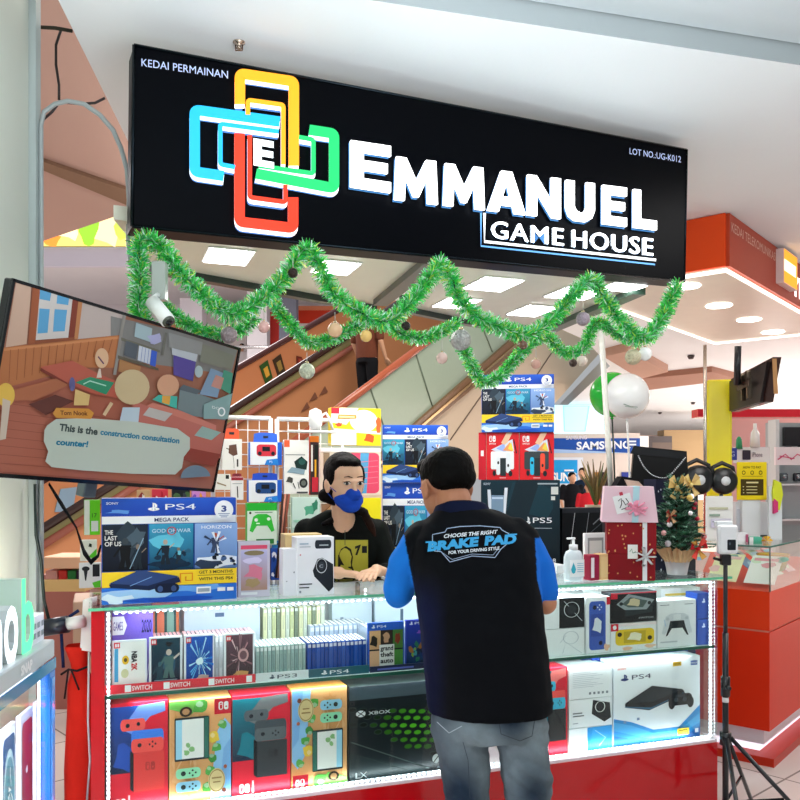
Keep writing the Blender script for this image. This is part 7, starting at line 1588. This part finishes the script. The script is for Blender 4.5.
# ============================================================ the cashier
WC = Vector((-.262, 3.74, 0)); q = .00444
WP = empty('person', 'cashier in a black printed shirt and blue face mask looking down behind the counter', 'person', Matrix.Translation(WC))
HW = HeadFrame((-.232, 3.52, 1.478), (.46, -.84, -.14), k=1.0, kx=1.0)
b = MB(); head(b, HW)
cap(b, [HW(0, -.03, -.05), Vector((-.245, 3.64, 1.32)), Vector((-.258, 3.70, 1.24))], [.048, .052, .07])
loft(b, [(-.262, 3.78, .82, .14, .10), (-.262, 3.77, 1.0, .14, .10), (-.262, 3.74, 1.15, .155, .1), (-.26, 3.72, 1.25, .15, .085), (-.256, 3.70, 1.31, .09, .06)])
A1_, A2_, A3_ = Vector((-.40, 3.72, 1.24)), Vector((-.44, 3.66, 1.09)), Vector((-.285, 3.475, 1.108))
B1_, B2_, B3_ = Vector((-.095, 3.72, 1.25)), Vector((-.055, 3.64, 1.08)), Vector((-.10, 3.50, 1.115))
cap(b, [A1_, A2_, A3_], [.036, .030, .024]); cap(b, [B1_, B2_, B3_], [.036, .030, .024])
hand(b, A3_+Vector((.012, -.002, -.002)), (.98, -.12, -.08), (0, 0, -1), 1, .16, .185); hand(b, B3_+Vector((-.0, -.01, -.002)), (-.25, -.95, -.06), (0, 0, -1), -1, .16, .165)
for sx in (-.09, .09): cap(b, [Vector((-.262+sx, 3.78, .82)), Vector((-.262+sx, 3.76, .45)), Vector((-.262+sx, 3.78, .08))], [.08, .055, .04])
ob, _ = fuse(b, 'body', .0048, 3, lambda p: 'e6b898', 'skin', WP, 'light skin of face, neck and hands')
b = MB(); HW.ell(b, 0, -.028, .045, .083, .094, .086, 26, 18); HW.ell(b, 0, -.062, -.02, .072, .056, .09); HW.ell(b, 0, .012, .092, .058, .058, .028); HW.ell(b, .070, -.012, .03, .016, .045, .05); HW.ell(b, -.070, -.012, .03, .016, .045, .05); HW.ell(b, -.07, -.035, -.05, .018, .036, .07)
cap(b, [HW(-.05, -.075, -.06), HW(-.075, -.06, -.13), Vector((-.33, 3.62, 1.30))], [.03, .024, .012]); cap(b, [HW(.07, -.05, -.06), Vector((-.155, 3.60, 1.35)), Vector((-.125, 3.60, 1.29)), Vector((-.108, 3.605, 1.25))], [.028, .02, .017, .006])
fuse(b, 'hair', .0045, 2, lambda p: mixc('0e0a09', '3a2016', max(0, min(1, (1.36-p.z)*6)) if p.x > -.2 else 0), 'hair', WP, 'dark tied-back hair', disp=lambda c: .002*noise.noise(Vector((c.x*120, c.y*120, c.z*30))))
b = MB(); HW.ell(b, 0, .045, -.062, .061, .066, .045, 26, 18); HW.ell(b, 0, .08, -.034, .034, .043, .028); HW.ell(b, 0, .06, -.082, .045, .05, .034)
H_ = HW
mk1, bmask = fuse(b, 'face_mask', .004, 3, '1d48b4', 'cloth', WP, 'blue face mask')
b = MB(); b.T = WP.matrix_world.inverted()
for sx in (-1, 1): b.tube([HW(sx*.058, .045, -.03), HW(sx*.074, .02, -.016), HW(sx*.086, .0, .002)], .0016, '1d48b4', 'cloth', seg=5); b.tube([HW(sx*.055, .045, -.075), HW(sx*.07, .02, -.055), HW(sx*.084, -.01, -.03)], .0016, '1d48b4', 'cloth', seg=5)
b.tube([HW(-.054, .078, -.05), HW(0, .120, -.055), HW(.054, .078, -.05)], .0012, '173a98', 'cloth', seg=4)
part(b, 'mask_straps', mk1)
for sx in (-1, 1):
    b = MB(); b.T = WP.matrix_world.inverted() @ Matrix.Translation(HW(sx*.030, .0835, .013)) @ Matrix((HW.x, HW.y, HW.z)).transposed().to_4x4()
    b.sphere((0, 0, 0), 1, 'e8dcd4', 'gloss', 14, 8, (.018, .009, .0075)); b.sphere((.003, .004, -.001), 1, '1c100c', 'gloss', 12, 8, (.0085, .007, .0072))
    b.tube([(-.016, .004, .002), (-.006, .008, .0075), (.008, .008, .007), (.016, .004, .002)], .0022, '3a2018', 'cloth', seg=5); b.tube([(-.02, .002, .024), (0, .009, .029), (.018, .003, .025)], [(.0018, .003), (.003, .004), (.0015, .002)], '4a3024', 'cloth', seg=5)
    part(b, 'eye', WP, 'dark eye and brow')
b = MB()
loft(b, [(-.262, 3.78, .80, .165, .125), (-.262, 3.77, .95, .168, .125), (-.262, 3.755, 1.08, .178, .122), (-.26, 3.735, 1.19, .20, .118), (-.258, 3.72, 1.265, .195, .105), (-.256, 3.71, 1.31, .155, .088), (-.252, 3.69, 1.342, .10, .074), (-.248, 3.67, 1.360, .070, .064)], 36)
cap(b, [Vector((-.415, 3.72, 1.262)), Vector((-.445, 3.69, 1.15)), Vector((-.445, 3.66, 1.09)), Vector((-.37, 3.575, 1.095))], [.06, .052, .046, .04]); cap(b, [Vector((-.105, 3.72, 1.262)), Vector((-.06, 3.69, 1.15)), Vector((-.052, 3.65, 1.09)), Vector((-.062, 3.605, 1.09))], [.058, .052, .046, .042])
sh2, bw = fuse(b, 'shirt', .006, 4, '0c100e', 'jersey', WP, 'black shirt with a yellow print', disp=fold)
b = MB(); decal(b, bw, WP, .003)
def grid(b, x0, y0, x1, y1, col, n=6):
    for i in range(n):
        for j in range(n):
            a, c = x0+(x1-x0)*i/n, x0+(x1-x0)*(i+1)/n; d, e = y0+(y1-y0)*j/n, y0+(y1-y0)*(j+1)/n
            l = b.layer; b.poly([(a, d), (c, d), (c, e), (a, e)], col); b.layer = l
    b.layer += .0006
grid(b, 335.5, 540, 368, 573, 'b8b23c'); b.lstep = .0006
b.poly([(338, 573), (338, 556), (341, 549), (346, 546), (351, 549), (353, 557), (352, 565), (355, 573)], '15180f'); b.text('7', (355, 555), (361, 553), -8, '15180f', bold=.06); b.line([(344, 512+8), (345, 530), (345, 545)], .7, '3a4440'); b.rect(362, 546, 367, 553, '0c100e')
part(b, 'shirt_print', sh2, 'yellow print with a dark silhouette')
b = MB(); loft(b, [(-.262, 3.78, .66, .15, .12), (-.262, 3.78, .84, .155, .12)]); 
for sx in (-.085, .085): cap(b, [Vector((-.262+sx, 3.78, .72)), Vector((-.262+sx, 3.77, .42)), Vector((-.262+sx, 3.78, .09))], [.088, .066, .058])
fuse(b, 'trousers', .008, 2, '1c1e26', 'cloth', WP)
for sx in (-.09, .09):
    b = MB(); loft(b, [(-.262+sx, 3.74, 0, .042, .12), (-.262+sx, 3.74, .04, .04, .11), (-.262+sx, 3.77, .08, .034, .07)]); fuse(b, 'shoe', .007, 2, 'e8e8e8', 'plastic', WP)

# ============================================================ background people
def bystander(base, face, label, hgt, shirt, trou, hair, arms=None, k=1., hat=None, vox=.012, group=None):
    base = Vector(base); root = empty('person', label, 'person', Matrix.Translation(base), group); s = hgt/1.7
    f = Vector(face).normalized(); r = f.cross(Vector((0, 0, 1)))
    W = lambda x, y, z: base+r*x*s+f*y*s+Vector((0, 0, z*s))
    yw = math.atan2(r.y, r.x)
    def L(b, l): loft(b, [(W(x, y, 0).x, W(x, y, 0).y, base.z+z*s, rx*s, ry*s, yw) for x, y, z, rx, ry in l], 20)
    H = HeadFrame(W(0, .02, 1.575), f, k=s)
    arms = arms or [((.20, .0, 1.38), (.25, .0, 1.1), (.24, .12, .88)), ((-.20, .0, 1.38), (-.25, 0, 1.1), (-.24, .12, .88))]
    b = MB(); head(b, H); cap(b, [H(0, -.02, -.06), W(0, -.01, 1.38)], [.05*s, .055*s]); L(b, [(0, 0, .9, .13, .09), (0, 0, 1.2, .14, .1), (0, 0, 1.4, .13, .08)])
    for a in arms: cap(b, [W(*p) for p in a], [.045*s, .037*s, .026*s]); hand(b, W(*a[2]), (W(*a[2])-W(*a[1])), f, 1, .4, .17*s)
    for sx in (-.09, .09): cap(b, [W(sx, 0, .88), W(sx, .01, .48), W(sx, 0, .09)], [.08*s, .055*s, .04*s]); cap(b, [W(sx, -.02, .04), W(sx, .15, .03)], [.035*s, .03*s])
    fuse(b, 'body', vox*.7, 2, 'd8a888', 'skin', root)
    b = MB(); L(b, [(0, 0, .86, .17, .12), (0, 0, 1.1, .17, .125), (0, 0, 1.3, .19, .12), (0, 0, 1.40, .15, .09), (0, 0, 1.45, .07, .06)])
    for a in arms: cap(b, [W(*a[0]), W(*a[0]).lerp(W(*a[1]), .85)], [.068*s, .056*s])
    fuse(b, 'shirt', vox, 2, shirt, 'cloth', root)
    b = MB(); L(b, [(0, 0, .8, .16, .12), (0, 0, .95, .16, .12)])
    for sx in (-.09, .09): cap(b, [W(sx, 0, .82), W(sx, .01, .48), W(sx, 0, .1)], [.095*s, .07*s, .06*s])
    fuse(b, 'trousers', vox, 2, trou, 'cloth', root)
    b = MB(); H.ell(b, 0, -.025, .045, .084, .1, .085); H.ell(b, 0, -.055, -.01, .078, .06, .07); fuse(b, 'hair' if not hat else 'cap', vox*.7, 1, hat or hair, 'hair', root)
    return root
re = EF(11.5, .62); h = re.hit(367, 355); wp = re.W(h[0], 0, h[1])
bystander(wp-Vector((0, 0, .93)), ED, 'escalator rider seen from behind in a brown top and black trousers', 1.72, '6a3c2c', '15161a', '1c1412')
p = P(572, 500, 17); bystander((p.x, p.y, 0), (.2, -1, 0), 'far person with a black cap and black shirt in front of the blue phone shop', 1.62, '14161c', '20242c', '14100e', hat='101012', vox=.02)
p = P(582.5, 500, 17.6); bystander((p.x, p.y, 0), (-.5, -1, 0), 'far person in dark top standing just right of the person with the black cap', 1.72, '1a2c44', '20242c', '2c1c14', vox=.02)
p = P(588, 500, 16.4); bystander((p.x, p.y, 0), (-.3, -1, 0), 'far person in a red shirt bending beside the golden plant', 1.42, 'd02c38', '20242c', '2c1c14', vox=.02)
p = P(214, 352, 20.9); bystander((p.x, p.y, 3.652), (.6, -1, 0), 'person with dark hair on the upper floor behind the railing', 1.65, '3a2c30', '20242c', '241814', vox=.03)
p = P(242, 352, 22.6); bystander((p.x, p.y, 3.652), (-.2, -1, 0), 'farther person on the upper floor between the grey bauble and white pillar', 1.5, 'e8e4e4', '3a3c44', '241814', vox=.03)
# ------------------------------------------------------------ light, camera
w = bpy.data.worlds.new('World'); SC.world = w; w.use_nodes = True
bg = w.node_tree.nodes['Background']; bg.inputs['Color'].default_value = (.93, .96, 1, 1); bg.inputs['Strength'].default_value = .42
def area(name, loc, size, power, col=(1, 1, 1), rot=(0, 0, 0), sy=None):
    l = bpy.data.lights.new(name, 'AREA'); l.energy = power; l.size = size; l.color = col
    if sy: l.shape = 'RECTANGLE'; l.size_y = sy
    o = bpy.data.objects.new(name, l); COL.objects.link(o); o.location = loc; o.rotation_euler = rot; return o
area('mall_light', (.3, .3, 3.15), 2.2, 45, (.95, .98, 1))
area('mall_light', (2.5, 3.0, 3.0), 1.2, 30, (1, .98, .95))
area('hall_light', (7, 9, 2.98), 3, 160, (1, .96, .92))
area('hall_light', (9, 16, 2.98), 5, 400, (1, .95, .92))
area('atrium_light', (1, 7.5, 6.2), 4, 420, (1, .9, .8))
area('atrium_light', (-5, 14, 6.3), 5, 700, (1, .95, .95))
area('atrium_light', (-2.2, 5.2, 2.9), 1.2, 40, (1, .9, .85))
area('canopy_light', K(1.2, .75, 2.33), .9, 15, (1, 1, .97), sy=.5)
area('ceiling_fill', (.4, 1.0, 2.0), 1.6, 60, (.84, .94, 1), rot=(radians(172), 0, 0))  # unseen uplight without a fixture, added to brighten the ceiling over the sign
area('front_light', (.6, -1.2, 2.9), 2.5, 48, (1, .99, .97), rot=(radians(42), 0, 0))
# led light inside the display case
for s_, z, pw in ((1.27, ZT-.03, 15), (1.27, ZS-.03, 15)):
    area('case_light', K(s_, .045, z), 2.3, pw*.24, (.86, .95, 1), rot=(radians(38), 0, ANG), sy=.02)
area('case_light', K(1.27, .035, ZB+.02), 2.3, 1.6, (.9, .96, 1), rot=(radians(125), 0, ANG), sy=.015)
area('left_sign_light', (-1.12, 2.35, 1.22), .3, 5, (1, .97, .78), rot=(0, radians(80), 0))
area('left_case_light', LF.W(-.4, .12, zf_-.05), .6, 12, (.95, .93, 1), sy=.12)
for lc in ((7, 13, 1.9), (9, 20, 1.9)):  # unseen point lights added to warm the far hall ceiling
    l = bpy.data.lights.new('hall_ceiling_fill', 'POINT'); l.energy = 120; l.color = (1, .9, .86); l.shadow_soft_size = .5; o = bpy.data.objects.new('hall_ceiling_fill', l); COL.objects.link(o); o.location = lc
cam = bpy.data.cameras.new('Camera'); co = bpy.data.objects.new('Camera', cam); COL.objects.link(co)
co.location = (0, 0, CAMZ); co.rotation_euler = (pi/2, 0, 0); cam.sensor_width = 36; cam.lens = 36*F/800; cam.shift_y = (HZ-400)/800
cam.clip_start = .05; cam.clip_end = 200; SC.camera = co
SC.view_settings.view_transform = 'Standard'; SC.view_settings.look = 'None'; SC.view_settings.gamma = 1; SC.view_settings.use_curve_mapping = False
SC.view_settings.exposure = .10
SC.cycles.max_bounces = 8; SC.cycles.transparent_max_bounces = 16
